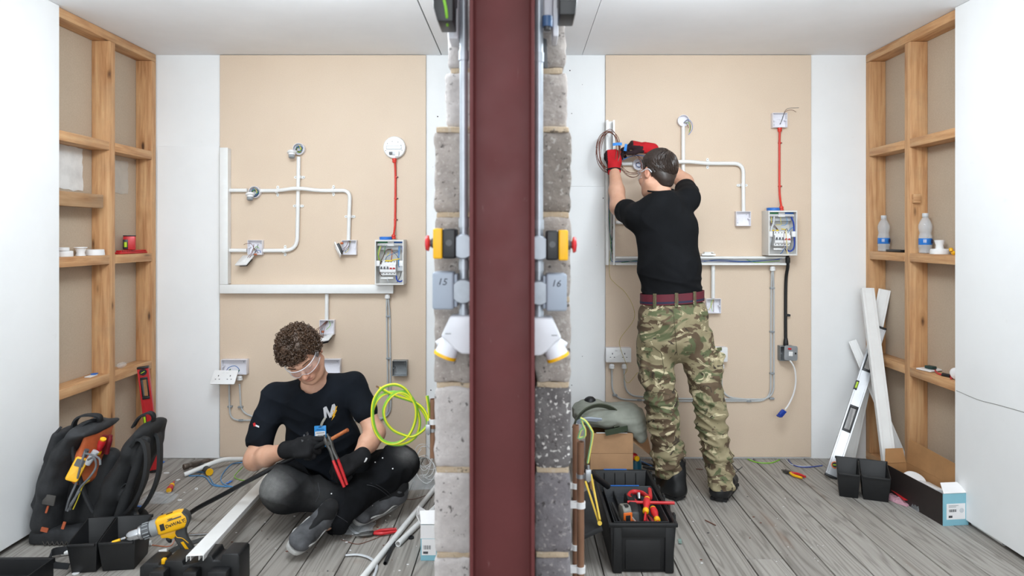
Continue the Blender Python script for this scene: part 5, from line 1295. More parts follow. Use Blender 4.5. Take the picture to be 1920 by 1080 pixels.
for i, (x, y, lab) in enumerate(((312, 887, 'white oval washer on the floor left of the hammer'), (334, 900, 'small white ring on the floor above the screwdriver tip'), (368, 917, 'long white washer on the floor right of the screwdriver'), (337, 938, 'white ring on the floor below the screwdriver'))):
    c = FL(x, y); o = MB().lathe([(.004, 0), (.010, 0), (.010, .002), (.004, .002)], T(c) @ rotz(i) @ Matrix.Diagonal((1.6 if i in (0, 2) else 1.1, .8, 1, 1)), 14, True).build('washer', WHITEB); tag(o, lab, 'washer')
o = MB().lathe([(.012, 0), (.013, .003), (.001, .004)], T(FL(142, 1076)), 14).build('bottle_top', WHITEB); tag(o, 'white plastic cap on the floor near the bottom left corner', 'cap')
r3 = random.Random(11)
scr = [(430, 905, BLUEP, 'strip of blue tape on the floor by the seated man'), (305, 868, BLUEP, 'scrap of blue tape beside the foot of the red level'), (258, 950, BLUEP, 'scrap of blue tape beside the plastic bag'), (602, 1078, BLUEP, None), (1275, 1016, M('sage_scrap', '#7d958d', .5), 'small sage green scrap on the boards right of the toolbox')]
for x, y, m_, lab in scr:
    if not lab: continue
    c = FL(x, y, .001); a0 = r3.uniform(0, 3); pts = [c + Vector((math.cos(a0) * q * .011, math.sin(a0) * q * .011, .001 + .004 * abs(math.sin(q * 1.3)))) for q in range(-2, 3)]
    o = MB().ribbon(pts, .014, .0012, (-math.sin(a0), math.cos(a0), 0)).build('tape_scrap', m_); tag(o, lab, 'scrap')
# fine crumbs nobody could count
mb = MB()
for k in range(150):
    x = r3.choice((r3.uniform(300, 560), r3.uniform(620, 815), r3.uniform(1290, 1560), r3.uniform(560, 815))); y = r3.uniform(865, 1075); c = FL(x, y, .0005); s = r3.uniform(.0015, .0045)
    mb.m(r3.choice((0, 0, 1, 2))); mb.cbox(c + Vector((0, 0, s * .3)), (s * r3.uniform(.6, 2.5), s, s * .6), None)
o = mb.build('floor_crumbs', [PAPER, DGREY, BROWNW], smooth=0); tag(o, 'tiny crumbs of plaster and wire scattered over the floorboards', 'debris', kind='stuff')

# -- plastic bags -------------------------------------------------------------------------------
def poly_bag(c, sx, sy, h, label, mat, seed, name='plastic_bag', rot=0):
    n = 22; vs = []; fs = []; V = []
    for i in range(n + 1):
        for j in range(n + 1): V.append(((i / n - .5) * 2, (j / n - .5) * 2, 0))
    V = np.array(V); rr = np.clip(1 - np.maximum(np.abs(V[:, 0]), np.abs(V[:, 1])) ** 2, 0, 1)
    z = h * (rr * (.6 + .4 * np.abs(snoise(V, seed, 3.5))) + .12 * np.abs(snoise(V, seed + 1, 9)) * (rr > 0)) + .002
    jit = snoise(V, seed + 2, 2.5) * .12
    x = (V[:, 0] * (1 + jit)) * sx / 2; y = V[:, 1] * (1 - jit) * sy / 2
    X = T(c) @ rotz(rot)
    mb = MB(); mb.add([(x[i], y[i], z[i]) for i in range(len(V))], [(i * (n + 1) + j, (i + 1) * (n + 1) + j, (i + 1) * (n + 1) + j + 1, i * (n + 1) + j + 1) for i in range(n) for j in range(n)], X)
    mb.add([(x[i], y[i], .0015) for i in range(len(V))], [(i * (n + 1) + j, i * (n + 1) + j + 1, (i + 1) * (n + 1) + j + 1, (i + 1) * (n + 1) + j) for i in range(n) for j in range(n)], X)
    o = mb.build(name, mat, smooth=60); return tag(o, label, 'bag')
poly_bag(FL(296, 936), .16, .12, .03, 'crumpled clear plastic bag on the floor right of the backpack strap', POLY, 3)
poly_bag(FL(672, 992), .13, .12, .03, 'crumpled clear plastic bag under the jaws of the cutting pliers', POLY, 5)
poly_bag(FL(778, 905), .24, .2, .04, 'large clear plastic wrapping on the floor behind the seated man knee', POLY, 8)
rb_ = poly_bag(FL(1681, 938), .08, .15, .022, 'pinkish plastic packet with red print beside the black bin', POLYR, 12, 'plastic_packet', rad(25))
MB().ribbon([FL(1667, 912, .026), FL(1684, 925, .028), FL(1700, 938, .024)], .028, .002, (1, .6, 0)).build('red_header', REDP, rb_)

# -- light blue cartons -----------------------------------------------------------------------------
def carton(c, w, d, h, ang, label, far=False):
    t = thing('light_fitting_carton', label, 'box', c); X = T(c) @ rotz(ang); th = .003
    MB().box((-w / 2, -d / 2, 0), (w / 2, -d / 2 + th, h), X).build('end_panel', CYAN, t); MB().box((-w / 2, d / 2 - th, 0), (w / 2, d / 2, h), X).build('back_panel', CARDIN, t)
    MB().box((-w / 2, -d / 2 + th, 0), (-w / 2 + th, d / 2 - th, h), X).build('side_panel', DARKPRINT if far else CYAN, t); MB().box((w / 2 - th, -d / 2 + th, 0), (w / 2, d / 2 - th, h), X).build('side_panel', CARDIN, t); MB().box((-w / 2 + th, -d / 2 + th, 0), (w / 2 - th, d / 2 - th, th), X).build('bottom_panel', CARDIN, t)
    return t, X, th
bx, X, th = carton((1.9655, 3.285, 0), .125, .42, .145, rad(6), 'long open carton with light blue end standing along the right wall', True)
Z = lambda p: X @ Vector(p)
MB().box((-.046, -.2105, .028), (.046, -.2098, .10), X).build('paper_label', PAPER, bx, smooth=0)
for k in range(9): MB().box((-.034 + k * .004, -.2112, .062), (-.0325 + k * .004 + (k % 3) * .0006, -.2106, .074), X).build('barcode_bar', DGREY, bx, smooth=0)
MB().box((-.036, -.2112, .036), (-.018, -.2106, .046), X).build('printed_logo', DGREY, bx, smooth=0)
for k in range(2): MB().box((-.036, -.2112, .084 + k * .006), (.0 + k * .012, -.2106, .086 + k * .006), X).build('printed_line', GREYP, bx, smooth=0)
MB().prism(circ(.011, 16), 0, .0005, X @ mat4((.028, -.2106, .068), (1, 0, 0), (0, 0, 1), (0, -1, 0))).build('printed_icon', LGREY, bx, smooth=0)
def flap(name, p, mat, parent, t_=.0025):
    p = [Vector(q) for q in p]; n = (p[1] - p[0]).cross(p[-1] - p[0]).normalized() * t_; k = len(p); mb = MB()
    mb.add(p + [q + n for q in p], [tuple(range(k))[::-1], tuple(range(k, 2 * k))] + [(i, (i + 1) % k, k + (i + 1) % k, k + i) for i in range(k)]); return mb.build(name, mat, parent, smooth=0)
flap('end_flap', [Z((-.06, -.209, .146)), Z((.06, -.209, .146)), Z((.05, -.155, .175)), Z((-.035, -.155, .175))], PAPER, bx)
flap('lid_flap', [Z((.059, -.20, .146)), Z((.059, .205, .146)), Z((.066, .195, .272)), Z((.066, -.19, .245))], CARDIN, bx)
flap('back_flap', [Z((-.06, .207, .146)), Z((.055, .207, .146)), Z((.05, .225, .215)), Z((-.045, .225, .215))], CARDIN, bx)
o = MB().lathe([(.052, 0), (.055, .004), (.050, .014), (.030, .018), (.001, .018)], X @ T(-.005, .06, .105) @ rotx(.5), 28).build('round_lamp_base', WHITEB); tag(o, 'round white fitting half sunk in the long open carton', 'light fitting')
o = MB().box((-.035, -.10, .095), (.02, .02, .12), X @ roty(.2)).build('white_bracket', WHITEB, bevel=.004); tag(o, 'white plastic bracket lying inside the long open carton', 'bracket')
poly_bag(FL(1742, 945) + Vector((-.06, -.04, 0)), .10, .12, .11, 'clear plastic wrapping spilling from the long open carton', POLY, 21)
bx, X, th = carton((-.362, 2.815, 0), .085, .14, .145, 0, 'small light blue and white carton beside the block wall')
MB().box((-.043, -.0708, .09), (.043, -.0698, .145), X).build('white_band', PAPER, bx, smooth=0); MB().box((-.038, -.0706, .022), (.02, -.0698, .088), X).build('paper_label', PAPER, bx, smooth=0)
for k in range(7): MB().box((-.03 + k * .0045, -.0714, .046), (-.0285 + k * .0045 + (k % 2) * .001, -.0707, .062), X).build('barcode_bar', DGREY, bx, smooth=0)
MB().box((-.032, -.0714, .028), (-.012, -.0707, .037), X).build('printed_logo', DGREY, bx, smooth=0)
flap('lid_flap', [X @ Vector(p) for p in ((-.042, -.07, .146), (-.042, .07, .146), (-.072, .06, .17), (-.06, -.07, .18))], PAPER, bx); flap('lid_flap', [X @ Vector(p) for p in ((-.042, -.069, .147), (.042, -.069, .147), (.046, -.04, .195), (-.05, -.04, .19))], PAPER, bx)
# round white reel behind the right bin
t = thing('white_reel', 'white round lids stacked on the floor behind the black bin', 'reel', FL(1590, 886)); c = FL(1590, 886)
for k in range(3): MB().lathe([(.05, 0), (.056, .003), (.056, .010), (.05, .012), (.001, .012)], T(c.x + R.uniform(-.008, .008), c.y, k * .0135 + .001), 28).build('lid', WHITEB, t)
# ---------------------------------------------------------------- shelf things in the timber frames
SL = XL - .048; SR = XR + .048; ZL, ZL2 = 1.2195, 1.2185
def onshelf(px, X): s = (HX - px) / (-X) if X < 0 else (px - HX) / X; return FPX / s       # distance of the pixel column on plane X
y = onshelf(121, SL); t = thing('round_box_lids', 'two white round box lids stacked on the left shelf by the plasterboard', 'lid', (SL, y, ZL))
MB().lathe([(.036, 0), (.037, .002), (.036, .026), (.033, .028), (.001, .028)], T(SL, y, ZL + .0005), 28).build('lid', WHITEB, t); MB().lathe([(.026, .029), (.027, .031), (.027, .043), (.024, .045), (.001, .045)], T(SL, y - .012, ZL + .0005), 28).build('lid', WHITEB, t)
y = onshelf(151, SL); o = MB().lathe([(.022, 0), (.022, .004), (.018, .016), (.024, .036), (.030, .040), (.030, .044), (.026, .044), (.018, .03)], T(SL, y, ZL + .0005), 26).build('lampholder_cup', WHITEB); tag(o, 'white lampholder cup on the left shelf between round lids', 'lampholder')
y = onshelf(177, SL); o = MB().lathe([(.045, 0), (.0455, .003), (.043, .028), (.040, .030), (.001, .030)], T(SL + .002, y, ZL + .0005), 32).build('ceiling_rose', WHITEB); tag(o, 'wide white round ceiling rose on the left shelf next to the stud', 'ceiling rose')
y = onshelf(243, SL); t = thing('laser_level', 'red laser level with green vial on the left shelf', 'laser level', (SL, y, ZL2 + .02)); X = T(SL, y, ZL2 + .022) @ rotz(rad(25))
MB().box((-.030, -.022, 0), (.030, .022, .078), X).build('body', REDPT, t, bevel=.006); MB().box((-.031, -.023, .076), (.031, .023, .082), X).build('top_band', BLKP, t, bevel=.002)
MB().box((-.031, -.0235, .004), (-.006, -.021, .058), X).build('vial_housing', BLKP, t, bevel=.002); MB().cyl(X @ Vector((-.018, -.024, .016)), X @ Vector((-.018, -.024, .044)), .008, n=12).build('vial', GVIAL, t)
t = thing('red_hand_tool', 'flat red hand tool under the laser level on the left shelf', 'hand tool', (SL, y, ZL2)); ya, yb = onshelf(218, SL), onshelf(281, SL)
MB().box((SL - .022, ya, ZL2 + .0005), (SL + .022, yb - .04, ZL2 + .012)).box((SL - .016, ya + .02, ZL2 + .012), (SL + .016, yb - .06, ZL2 + .021)).build('handle', REDP, t, bevel=.004); MB().box((SL - .012, yb - .045, ZL2 + .002), (SL + .012, yb - .012, ZL2 + .018)).build('head', DGREY, t, bevel=.003)
for k in range(5): MB().box((SL - .0165, ya + .03 + k * .022, ZL2 + .0145), (SL + .0165, ya + .034 + k * .022, ZL2 + .0195)).build('grip_notch', BLKP, t)
y = onshelf(172, XL - .04); o = MB().box((XL - .06, y - .03, .6005), (XL - .028, y + .03, .606)).build('spare_connector', WHITEB, bevel=.002); tag(o, 'small white connector with blue edge on the lower left shelf', 'connector'); MB().box((XL - .055, y + .012, .606), (XL - .030, y + .04, .612)).build('blue_edge', BLUEP, o, bevel=.002)
def blob(c, r, sc, seed, mat, name, label, cat, amp=.35):
    mb = MB().sphere((0, 0, 0), r, sc, 18, 11); V = np.array(mb.v); V = V * (1 + amp * snoise(V / r, seed, 1.8)[:, None] * .5); V[:, 2] -= V[:, 2].min()
    mb.v = [tuple(Vector(p) + Vector(c)) for p in V]; return tag(mb.build(name, mat, smooth=30), label, cat)
blob((XL - .045, onshelf(228, XL - .045), .5925), .024, (1, 1.3, .7), 4, POLY, 'plastic_bag', 'screwed up clear plastic bag on the lower left shelf', 'bag')
o = blob((XL - .012, onshelf(286, XL - .012), .5925), .016, (.5, .6, 1.2), 9, PAPER, 'paper_scrap', 'scrap of torn white paper at the corner of the lower left shelf', 'paper')

def mat_bottle():
    t = NT('clear_bottle'); return t.set('#eef4f8', .06, 0, alpha=.22)
BOTTLE = mat_bottle()
def water_bottle(px, zs, label):
    Y = onshelf(px, SR); t = thing('water_bottle', label, 'bottle', (SR, Y, zs)); X = T(SR, Y, zs + .0005)
    pr = [(.022, 0), (.030, .003), (.032, .012), (.030, .02), (.032, .03), (.0325, .04), (.031, .044), (.031, .078), (.0325, .082), (.029, .098), (.026, .105), (.029, .113), (.0325, .13), (.0325, .145), (.026, .165), (.016, .182), (.0125, .188), (.0125, .2)]
    inn = [(r - .0007, z + .0004) for r, z in pr]
    MB().lathe(pr + inn[::-1], X, 30, True).build('bottle_body', BOTTLE, t)
    MB().lathe([(.0316, .045), (.0319, .046), (.0319, .077), (.0316, .078)], X, 30, True).build('blue_label', M('bottle_label_blue', '#2673c4', .35), t)
    MB().lathe([(.0145, .190), (.015, .191), (.015, .206), (.0135, .208), (.001, .208)], X, 22).build('cap', LGREY, t); MB().lathe([(.0155, .186), (.0155, .189)], X, 22).build('neck_ring', LGREY, t)
    for k in range(5): MB().box((-.012 + k * .003, -.0326, .056), (-.0105 + k * .003, -.0318, .072), X @ rotz(rad(-25))).build('barcode_bar', PAPER, t, smooth=0)
    MB().prism(rrect(.02, .02, .002), 0, .0006, X @ rotz(rad(35)) @ mat4((0, -.0322, .062), (1, 0, 0), (0, 0, 1), (0, -1, 0))).build('printed_panel', M('label_navy', '#1b2f66', .4), t, smooth=0)
water_bottle(1657, 1.2285, 'clear water bottle with blue label on the right shelf next to the corner stud')
water_bottle(1735, 1.2285, 'clear water bottle with blue label beside the white lampholder')
ya, yb = onshelf(1697, SR), onshelf(1669, SR); o = MB().box((SR - .025, ya, 1.229), (SR + .02, yb, 1.243)).build('black_case', BLKP, bevel=.003); tag(o, 'flat black case lying on the right shelf between bottle and stud', 'case')
y = onshelf(1763, SR); t = thing('batten_lampholder', 'white batten lampholder standing on the right shelf', 'lampholder', (SR, y, 1.2285)); MB().lathe([(.043, 0), (.044, .003), (.042, .022), (.038, .026), (.02, .027)], T(SR - .003, y, 1.229), 30).build('base', WHITEB, t)
MB().lathe([(.019, .026), (.017, .045), (.023, .064), (.024, .07), (.020, .07), (.018, .05)], T(SR - .003, y, 1.229), 26).build('cup', WHITEB, t)
cc = onshelf(1792, SR)
for k in range(9):
    c = (SR + R.uniform(-.02, .02), cc + R.uniform(-.025, .02), 1.2290 + (.009 if k < 5 else .024)); m_ = (YELS, REDP, ORANGE)[k % 3]
    o = MB().lathe([(.005, -.009), (.009, -.007), (.0095, .004), (.006, .009), (.001, .009)], T(c) @ rotx(R.uniform(-1, 1)) @ roty(R.uniform(-1, 1)), 10).build('wire_connector', m_)
    tag(o, ('yellow', 'red', 'orange')[k % 3] + ' twist connector in the small heap on the right shelf', 'connector', 'twist connectors heaped on the right shelf')
zc = .629; Yp = onshelf(1739, XR + .04)
t = thing('blank_plate', 'white blank plate with dark terminal block on the lower right shelf', 'plate', (XR + .04, Yp, zc)); MB().prism(rrect(.086, .086, .005), 0, .006, T(XR + .05, Yp, zc + .004) @ rotz(.3) @ roty(-.04)).build('plate', WHITEB, t, bevel=.001); MB().box((-.016, -.022, .0), (.016, .022, .014), T(XR + .05, Yp - .01, zc + .012) @ rotz(.3)).build('terminal_block', M('dark_green_plastic', '#1f3a36', .5), t, bevel=.002)
Yq = onshelf(1765, XR + .03); t = thing('red_test_lead', 'red test lead with black ends on the lower right shelf', 'test lead', (XR + .03, Yq, zc)); q = spline([(XR + .06, Yq + .10, zc + .007), (XR + .03, Yq + .02, zc + .006), (XR + .05, Yq - .04, zc + .006), (XR + .02, Yq - .09, zc + .006)], 6)
MB().tube(q, .0045, 8).build('lead', REDP, t); MB().cyl(q[0], Vector(q[0]) + Vector((0, .035, .002)), .008, n=10).build('plug', BLKP, t); MB().cyl(q[8], q[12], .010, n=10).build('grip', BLKP, t)
blob((XR + .045, onshelf(1792, XR + .045), zc + .0005), .028, (.9, 1.1, .9), 15, PAPER, 'paper_scrap', 'crumpled white wrapping at the near end of the lower right shelf', 'paper', .5)

# ---------------------------------------------------------------- black toolbox with tray and tools
TB = thing('toolbox', 'open black plastic toolbox full of tools in front of the cardboard box', 'toolbox', (.475, 2.86, 0))
x0, x1, y0_, y1_, H = .352, .612, 2.64, 3.24, .195
def tapered_tray(x0, x1, ya, yb, z0, z1, tp, th, nm, mat, par):
    o0 = [(x0 + tp, ya + tp), (x1 - tp, ya + tp), (x1 - tp, yb - tp), (x0 + tp, yb - tp)]; o1 = [(x0, ya), (x1, ya), (x1, yb), (x0, yb)]
    i1 = [(x0 + th, ya + th), (x1 - th, ya + th), (x1 - th, yb - th), (x0 + th, yb - th)]; i0 = [(x0 + tp + th, ya + tp + th), (x1 - tp - th, ya + tp + th), (x1 - tp - th, yb - tp - th), (x0 + tp + th, yb - tp - th)]
    vs = [(*p, z0) for p in o0] + [(*p, z1) for p in o1] + [(*p, z1) for p in i1] + [(*p, z0 + th) for p in i0]
    fs = [(3, 2, 1, 0)] + [(q, (q + 1) % 4, 4 + (q + 1) % 4, 4 + q) for q in range(4)] + [(4 + q, 4 + (q + 1) % 4, 8 + (q + 1) % 4, 8 + q) for q in range(4)] + [(8 + q, 8 + (q + 1) % 4, 12 + (q + 1) % 4, 12 + q) for q in range(4)] + [(12, 13, 14, 15)]
    return MB().add(vs, fs).build(nm, mat, par, bevel=.003)
tub = tapered_tray(x0, x1, y0_, y1_, 0, H, .012, .008, 'tub', DBLK, TB)
for a_, b_ in (((x0 - .006, y0_ - .006), (x1 + .006, y0_ + .006)), ((x0 - .006, y1_ - .006), (x1 + .006, y1_ + .006)), ((x0 - .006, y0_), (x0 + .006, y1_)), ((x1 - .006, y0_), (x1 + .006, y1_))):
    MB().box((a_[0], a_[1], H - .014), (b_[0], b_[1], H + .003)).build('rim', DBLK, TB, bevel=.004)
for xx in (x0 + .012, x1 - .045): MB().box((xx, y0_ - .002, 0), (xx + .036, y0_ + .02, H - .014)).build('corner_post', DBLK, TB, bevel=.006)
MB().box((x0 + .045, y0_ - .001, H - .055), (x1 - .042, y0_ + .012, H - .014)).build('handle_recess', DBLK, TB, bevel=.004); MB().box((x0 + .06, y0_ + .004, .012), (x1 - .06, y0_ + .014, H - .06)).build('end_panel', DBLK, TB, bevel=.004)
for yy in (2.72, 2.82, 2.92, 3.02, 3.12, 3.20): MB().box((x1 + .004, yy - .014, H - .018), (x1 + .014, yy + .014, H + .008)).build('rim_lug', DBLK, TB, bevel=.003)
tray = tapered_tray(x0 + .02, x1 - .02, y0_ + .03, y1_ - .19, H - .055, H - .004, .006, .004, 'lift_out_tray', M('charcoal_plastic', '#25272a', .5), TB)
xm = (x0 + x1) / 2 - .01
MB().prism([(2.73, H - .05), (2.98, H - .05), (2.96, H - .006), (2.93, H + .012), (2.80, H + .012), (2.76, H - .006)], -.016, .016, mat4((xm, 0, 0), (0, 1, 0), (0, 0, 1), (1, 0, 0))).build('tray_handle', DBLK, tray, bevel=.005)
for xx in (xm - .05, xm + .055): MB().box((xx - .002, y0_ + .04, H - .05), (xx + .002, y1_ - .2, H - .022)).build('tray_divider', DBLK, tray)
for k in range(4): MB().box((x0 + .05 + k * .05, y1_ - .014, .05), (x0 + .054 + k * .05, y1_ - .006, H - .01)).build('wall_rib', DBLK, TB, bevel=.002)
MB().box((x0 + .03, y1_ - .06, .10), (x1 - .03, y1_ - .035, .118)).build('cross_bar', DBLK, TB, bevel=.004)
MB().box((x0 + .05, y1_ - .005, H + .003), (x0 + .16, y1_ + .005, H + .005)).build('blue_tape', BLUEP, TB, smooth=0); MB().box((x0 + .035, y1_ - .196, H - .004), (x0 + .185, y1_ - .189, H - .0015)).build('blue_tape', BLUEP, tray, smooth=0)
# tools in the tray
zt_ = H - .045
t = thing('tape_measure', 'grey and orange tape measure in the toolbox tray', 'tape measure', (x0 + .075, 2.76, zt_)); X = T(x0 + .078, 2.765, zt_ + .004) @ rotz(rad(12))
MB().prism([(-.032, 0), (.032, 0), (.032, .05), (.02, .064), (-.015, .068), (-.032, .05)][::-1], -.018, .018, X @ mat4((0, 0, 0), (0, 1, 0), (0, 0, 1), (1, 0, 0))).build('case', M('tape_grey', '#7c7a72', .45), t, bevel=.005)
MB().box((-.019, -.036, .006), (.019, -.030, .046), X).build('front_grip', ORANGE, t, bevel=.003); MB().box((-.010, -.038, .008), (.010, -.0355, .036), X).build('blade_slot', BLKP, t, bevel=.002); MB().box((-.008, -.024, .064), (.008, -.002, .070), X).build('lock_button', BLKP, t, bevel=.002)
t = thing('box_spanner', 'short chromed tube spanner in the toolbox tray', 'spanner', (x0 + .11, 2.74, zt_)); MB().lathe([(.010, -.03), (.011, -.03), (.011, .03), (.0075, .03), (.007, .0)], aim((x0 + .108, 2.745, zt_ + .016), (.25, -1, -.1)), 14).build('tube', CHROME, t)
def tray_driver(c, d, lab, s=1.0):
    return screwdriver(c, d, lab, .085 * s)
tray_driver((x1 - .088, 2.80, zt_ + .05), (-.25, -.9, -.35), 'yellow and red screwdriver lying uppermost in the toolbox tray'); tray_driver((x1 - .058, 2.76, zt_ + .028), (.05, -.95, -.25), 'second red and yellow screwdriver at the right of the toolbox tray')
o = MB().cyl((x0 + .10, 2.835, zt_ + .052), (x1 + .03, 2.80, zt_ + .062), .0065, n=10).build('red_rod', REDP); tag(o, 'straight red insulated rod lying across the toolbox', 'rod')
t = thing('pipe_cutter', 'red hooked pipe cutter at the back of the toolbox tray', 'cutter', (x1 - .10, 2.90, zt_)); MB().tube(spline([(x1 - .12, 2.86, zt_ + .04), (x1 - .145, 2.90, zt_ + .05), (x1 - .12, 2.945, zt_ + .052), (x1 - .08, 2.93, zt_ + .052), (x1 - .06, 2.87, zt_ + .055), (x1 - .045, 2.95, zt_ + .06)], 6), .009, 10, sq=1.3).build('frame', REDP, t); MB().cyl((x1 - .10, 2.90, zt_ + .04), (x1 - .10, 2.915, zt_ + .06), .009, n=12).build('roller', CHROME, t)
t = thing('side_cutters', 'maroon handled cutters in the toolbox tray', 'pliers', (x1 - .085, 2.70, zt_))
for s in (-1, 1): MB().tube(spline([(x1 - .09 + s * .003, 2.78, zt_ + .02), (x1 - .088 + s * .010, 2.74, zt_ + .018), (x1 - .08 + s * .006, 2.69, zt_ + .012)], 4), [.005, .007, .006], 8).build('handle', MAROON, t)
for k, (xx, c1) in enumerate(((x0 + .045, BLKC), (x0 + .06, DMETAL))): o = MB().cyl((xx, 2.69, zt_ + .008), (xx - .01, 2.93, zt_ + .010), .005, n=8).build('drill_bit', c1); tag(o, ('black' if k == 0 else 'steel') + ' rod lying along the left of the toolbox tray', 'tool')
o = blob((xm + .005, 2.695, zt_ + .003), .012, (1.3, 1, .7), 31, REDP, 'red_connector', 'small red connector at the front of the toolbox tray', 'connector')
# lid flap hanging open at the left with yellow folding rule
t = thing('folding_rule', 'yellow folding rule hanging over the left side of the toolbox', 'ruler', (.30, 2.80, .1))
for a_, b_ in ((P(1098, 903, 2.78), P(1124, 983, 2.66)), (P(1108, 890, 2.80), P(1125, 975, 2.655))): MB().bar(a_, b_, .008, .014, (0, 1, 0)).build('rule_arm', M('rule_yellow', '#d9b63a', .5), t, bevel=.001)
MB().cyl(P(1124.5, 981, 2.665), P(1124.5, 981, 2.65), .009, n=12).build('rule_joint', M('rule_yellow', '#d9b63a', .5), t)
o = MB().prism([(.0, 0), (.10, .0), (.10, .40), (.0, .40)], 0, .022, mat4((.240, 2.66, .115), (.9, 0, .42), (0, 1, 0), (-.42, 0, .9))).build('toolbox_cover', M('scuffed_black_plastic', '#2a2b2d', .6, var=.2, bump=.5, bscale=30), bevel=.006); tag(o, 'scuffed black cover propped against the left side of the toolbox', 'lid')
o = MB().tube(spline([P(1090, 874, 2.86), P(1115, 893, 2.92), P(1140, 912, 2.98)], 5), .0135, 12).build('black_hose', BLKC); tag(o, 'thick black cable end poking into the left of the toolbox', 'cable')

# ---------------------------------------------------------------- cardboard box, canvas bag and the tools around it
cb = thing('cardboard_box', 'brown cardboard box under the canvas bag behind the toolbox', 'box', (.48, 3.64, 0)); a_, b_ = P(1107, 812, 3.49), P(1187, 812, 3.49); zt2 = a_.z
MB().box((a_.x, 3.49, 0), (b_.x, 3.494, zt2 - .106)).build('front_panel', CARD, cb); MB().box((a_.x, 3.489, zt2 - .1045), (b_.x, 3.493, zt2)).build('front_panel', CARD, cb)
MB().box((a_.x, 3.494, 0), (a_.x + .004, 3.76, zt2)).build('side_panel', CARD, cb); MB().box((b_.x - .004, 3.494, 0), (b_.x, 3.76, zt2)).build('side_panel', CARD, cb); MB().box((a_.x, 3.76, 0), (b_.x, 3.764, zt2)).build('back_panel', CARD, cb); MB().box((a_.x + .004, 3.494, 0), (b_.x - .004, 3.76, .004)).build('bottom_panel', CARD, cb)
c1_, c2_ = P(1189, 842, 3.52), P(1224, 855, 3.56); flap('side_flap', [Vector((b_.x, 3.50, zt2 - .05)), Vector((b_.x + .105, 3.53, zt2 - .135)), Vector((b_.x + .115, 3.72, zt2 - .075)), Vector((b_.x, 3.74, zt2 - .02))], CARD, cb)
MB().ribbon([(a_.x + .03, 3.4885, zt2 + .001), (b_.x - .03, 3.4885, zt2 + .001)], .006, .001, (0, 1, .3)).build('torn_tape', PAPER, cb)
def mat_canvas():
    t = NT('grey_green_canvas'); vec = t.coords(rnd=False); c = t.ramp(t.noise(vec, 9, 5), [(.3, '#7f8278'), (.7, '#9a9c91')]); t.bump(t.noise(vec, 320, 2), .3, .001); return t.set(c, .85)
CANVAS = mat_canvas(); STRAP = M('olive_webbing', '#4d5142', .85, var=.1)
S = SDF((.28, 3.42, .20), (.72, 3.95, .50), .006)
S.ell((.47, 3.62, .36), (.17, .15, .055)).ell((.58, 3.60, .345), (.085, .10, .07), k=.05).ell((.37, 3.62, .375), (.09, .12, .05), k=.05).cap((.60, 3.53, .33), (.635, 3.52, .27), .045, .03, k=.05).ell((.48, 3.56, .385), (.13, .05, .03), k=.03)
V, Q = S.mesh(1); N = vnormals(V, Q); V = V + N * (.006 * np.abs(snoise(V, 5, (22, 40, 60))) - .003 + .004 * snoise(V, 6, 30))[:, None]
V[:, 2] = np.where((V[:, 0] < b_.x) & (V[:, 2] < zt2 + .003), zt2 + .003, V[:, 2])
cbag = thing('canvas_bag', 'grey green canvas bag lying on the cardboard box', 'bag', (.47, 3.62, zt2)); npmesh('bag_body', V, Q, CANVAS, cbag)
MB().ribbon(spline([P(x, y, 3.50 - .02 * math.sin(i)) for i, (x, y) in enumerate(((1075, 800), (1084, 782), (1100, 767), (1122, 760), (1145, 765), (1160, 778), (1168, 797), (1150, 803)))], 6), .03, .006, (0.1, -.7, .75)).build('strap', STRAP, cbag)
MB().ribbon([P(1135, 812, 3.47), P(1155, 808, 3.465), P(1177, 803, 3.475)], .03, .004, (0, -.2, 1)).build('strap_patch', M('dark_green_patch', '#3f4a38', .85), cbag)
o = MB().ribbon(spline([P(1082, 792, 3.50), P(1100, 786, 3.48), P(1128, 788, 3.48)], 5), .02, .01, (0, -.5, 1)).build('folded_cloth', M('pale_blue_cloth', '#aeb6c2', .8)); tag(o, 'pale folded cloth peeking from the canvas bag', 'cloth')
dr2 = thing('second_drill', 'dark drill chuck pointing up behind the canvas bag', 'drill', P(1105, 776, 3.66)); X = aim(P(1110, 772, 3.66), (-.22, -.1, 1))
MB().lathe([(.022, 0), (.028, .006), (.028, .03), (.024, .034), (.026, .036), (.033, .046), (.033, .066), (.024, .078), (.012, .084), (.001, .084)], X, 20).build('chuck', DBLK, dr2); MB().lathe([(.0335, .05), (.034, .052), (.034, .06), (.0335, .062)], X, 20, True).build('chuck_band', GREYP, dr2); MB().box((-.03, -.028, -.05), (.03, .028, .0), X).build('body', YPL, dr2, bevel=.008)
o = MB().tube(spline([P(1127, 784, 3.56), P(1145, 774, 3.56), P(1160, 770, 3.58), P(1175, 777, 3.6), P(1195, 784, 3.6), P(1212, 789, 3.58), P(1216, 791, 3.57)], 6), .0035, 8).build('blue_cord', BLUEW); tag(o, 'bright blue cord running from the canvas bag towards the trousers', 'cord')
o = MB().tube(spline([P(1193, 799, 3.56), P(1205, 795, 3.57), P(1219, 791, 3.575)], 5), .009, 10).build('black_hose', BLKC); tag(o, 'short black cable end beside the bright blue cord', 'cable')
t = thing('teal_tool', 'teal bodied power tool with red knob standing right of the cardboard box', 'power tool', P(1192, 890, 3.60)); a_ = P(1190, 905, 3.64)
MB().lathe([(.03, 0), (.034, .01), (.034, .10), (.026, .125), (.001, .128)], T(a_.x, 3.62, .001), 18).build('body', TEALP, t); MB().sphere((a_.x - .012, 3.59, .145), .022, (1, 1, .9)).build('knob', REDP, t); MB().lathe([(.014, 0), (.014, .012), (.001, .014)], aim((a_.x - .004, 3.572, .142), (.5, -1, .1)), 12).build('knob_cap', YELS, t)
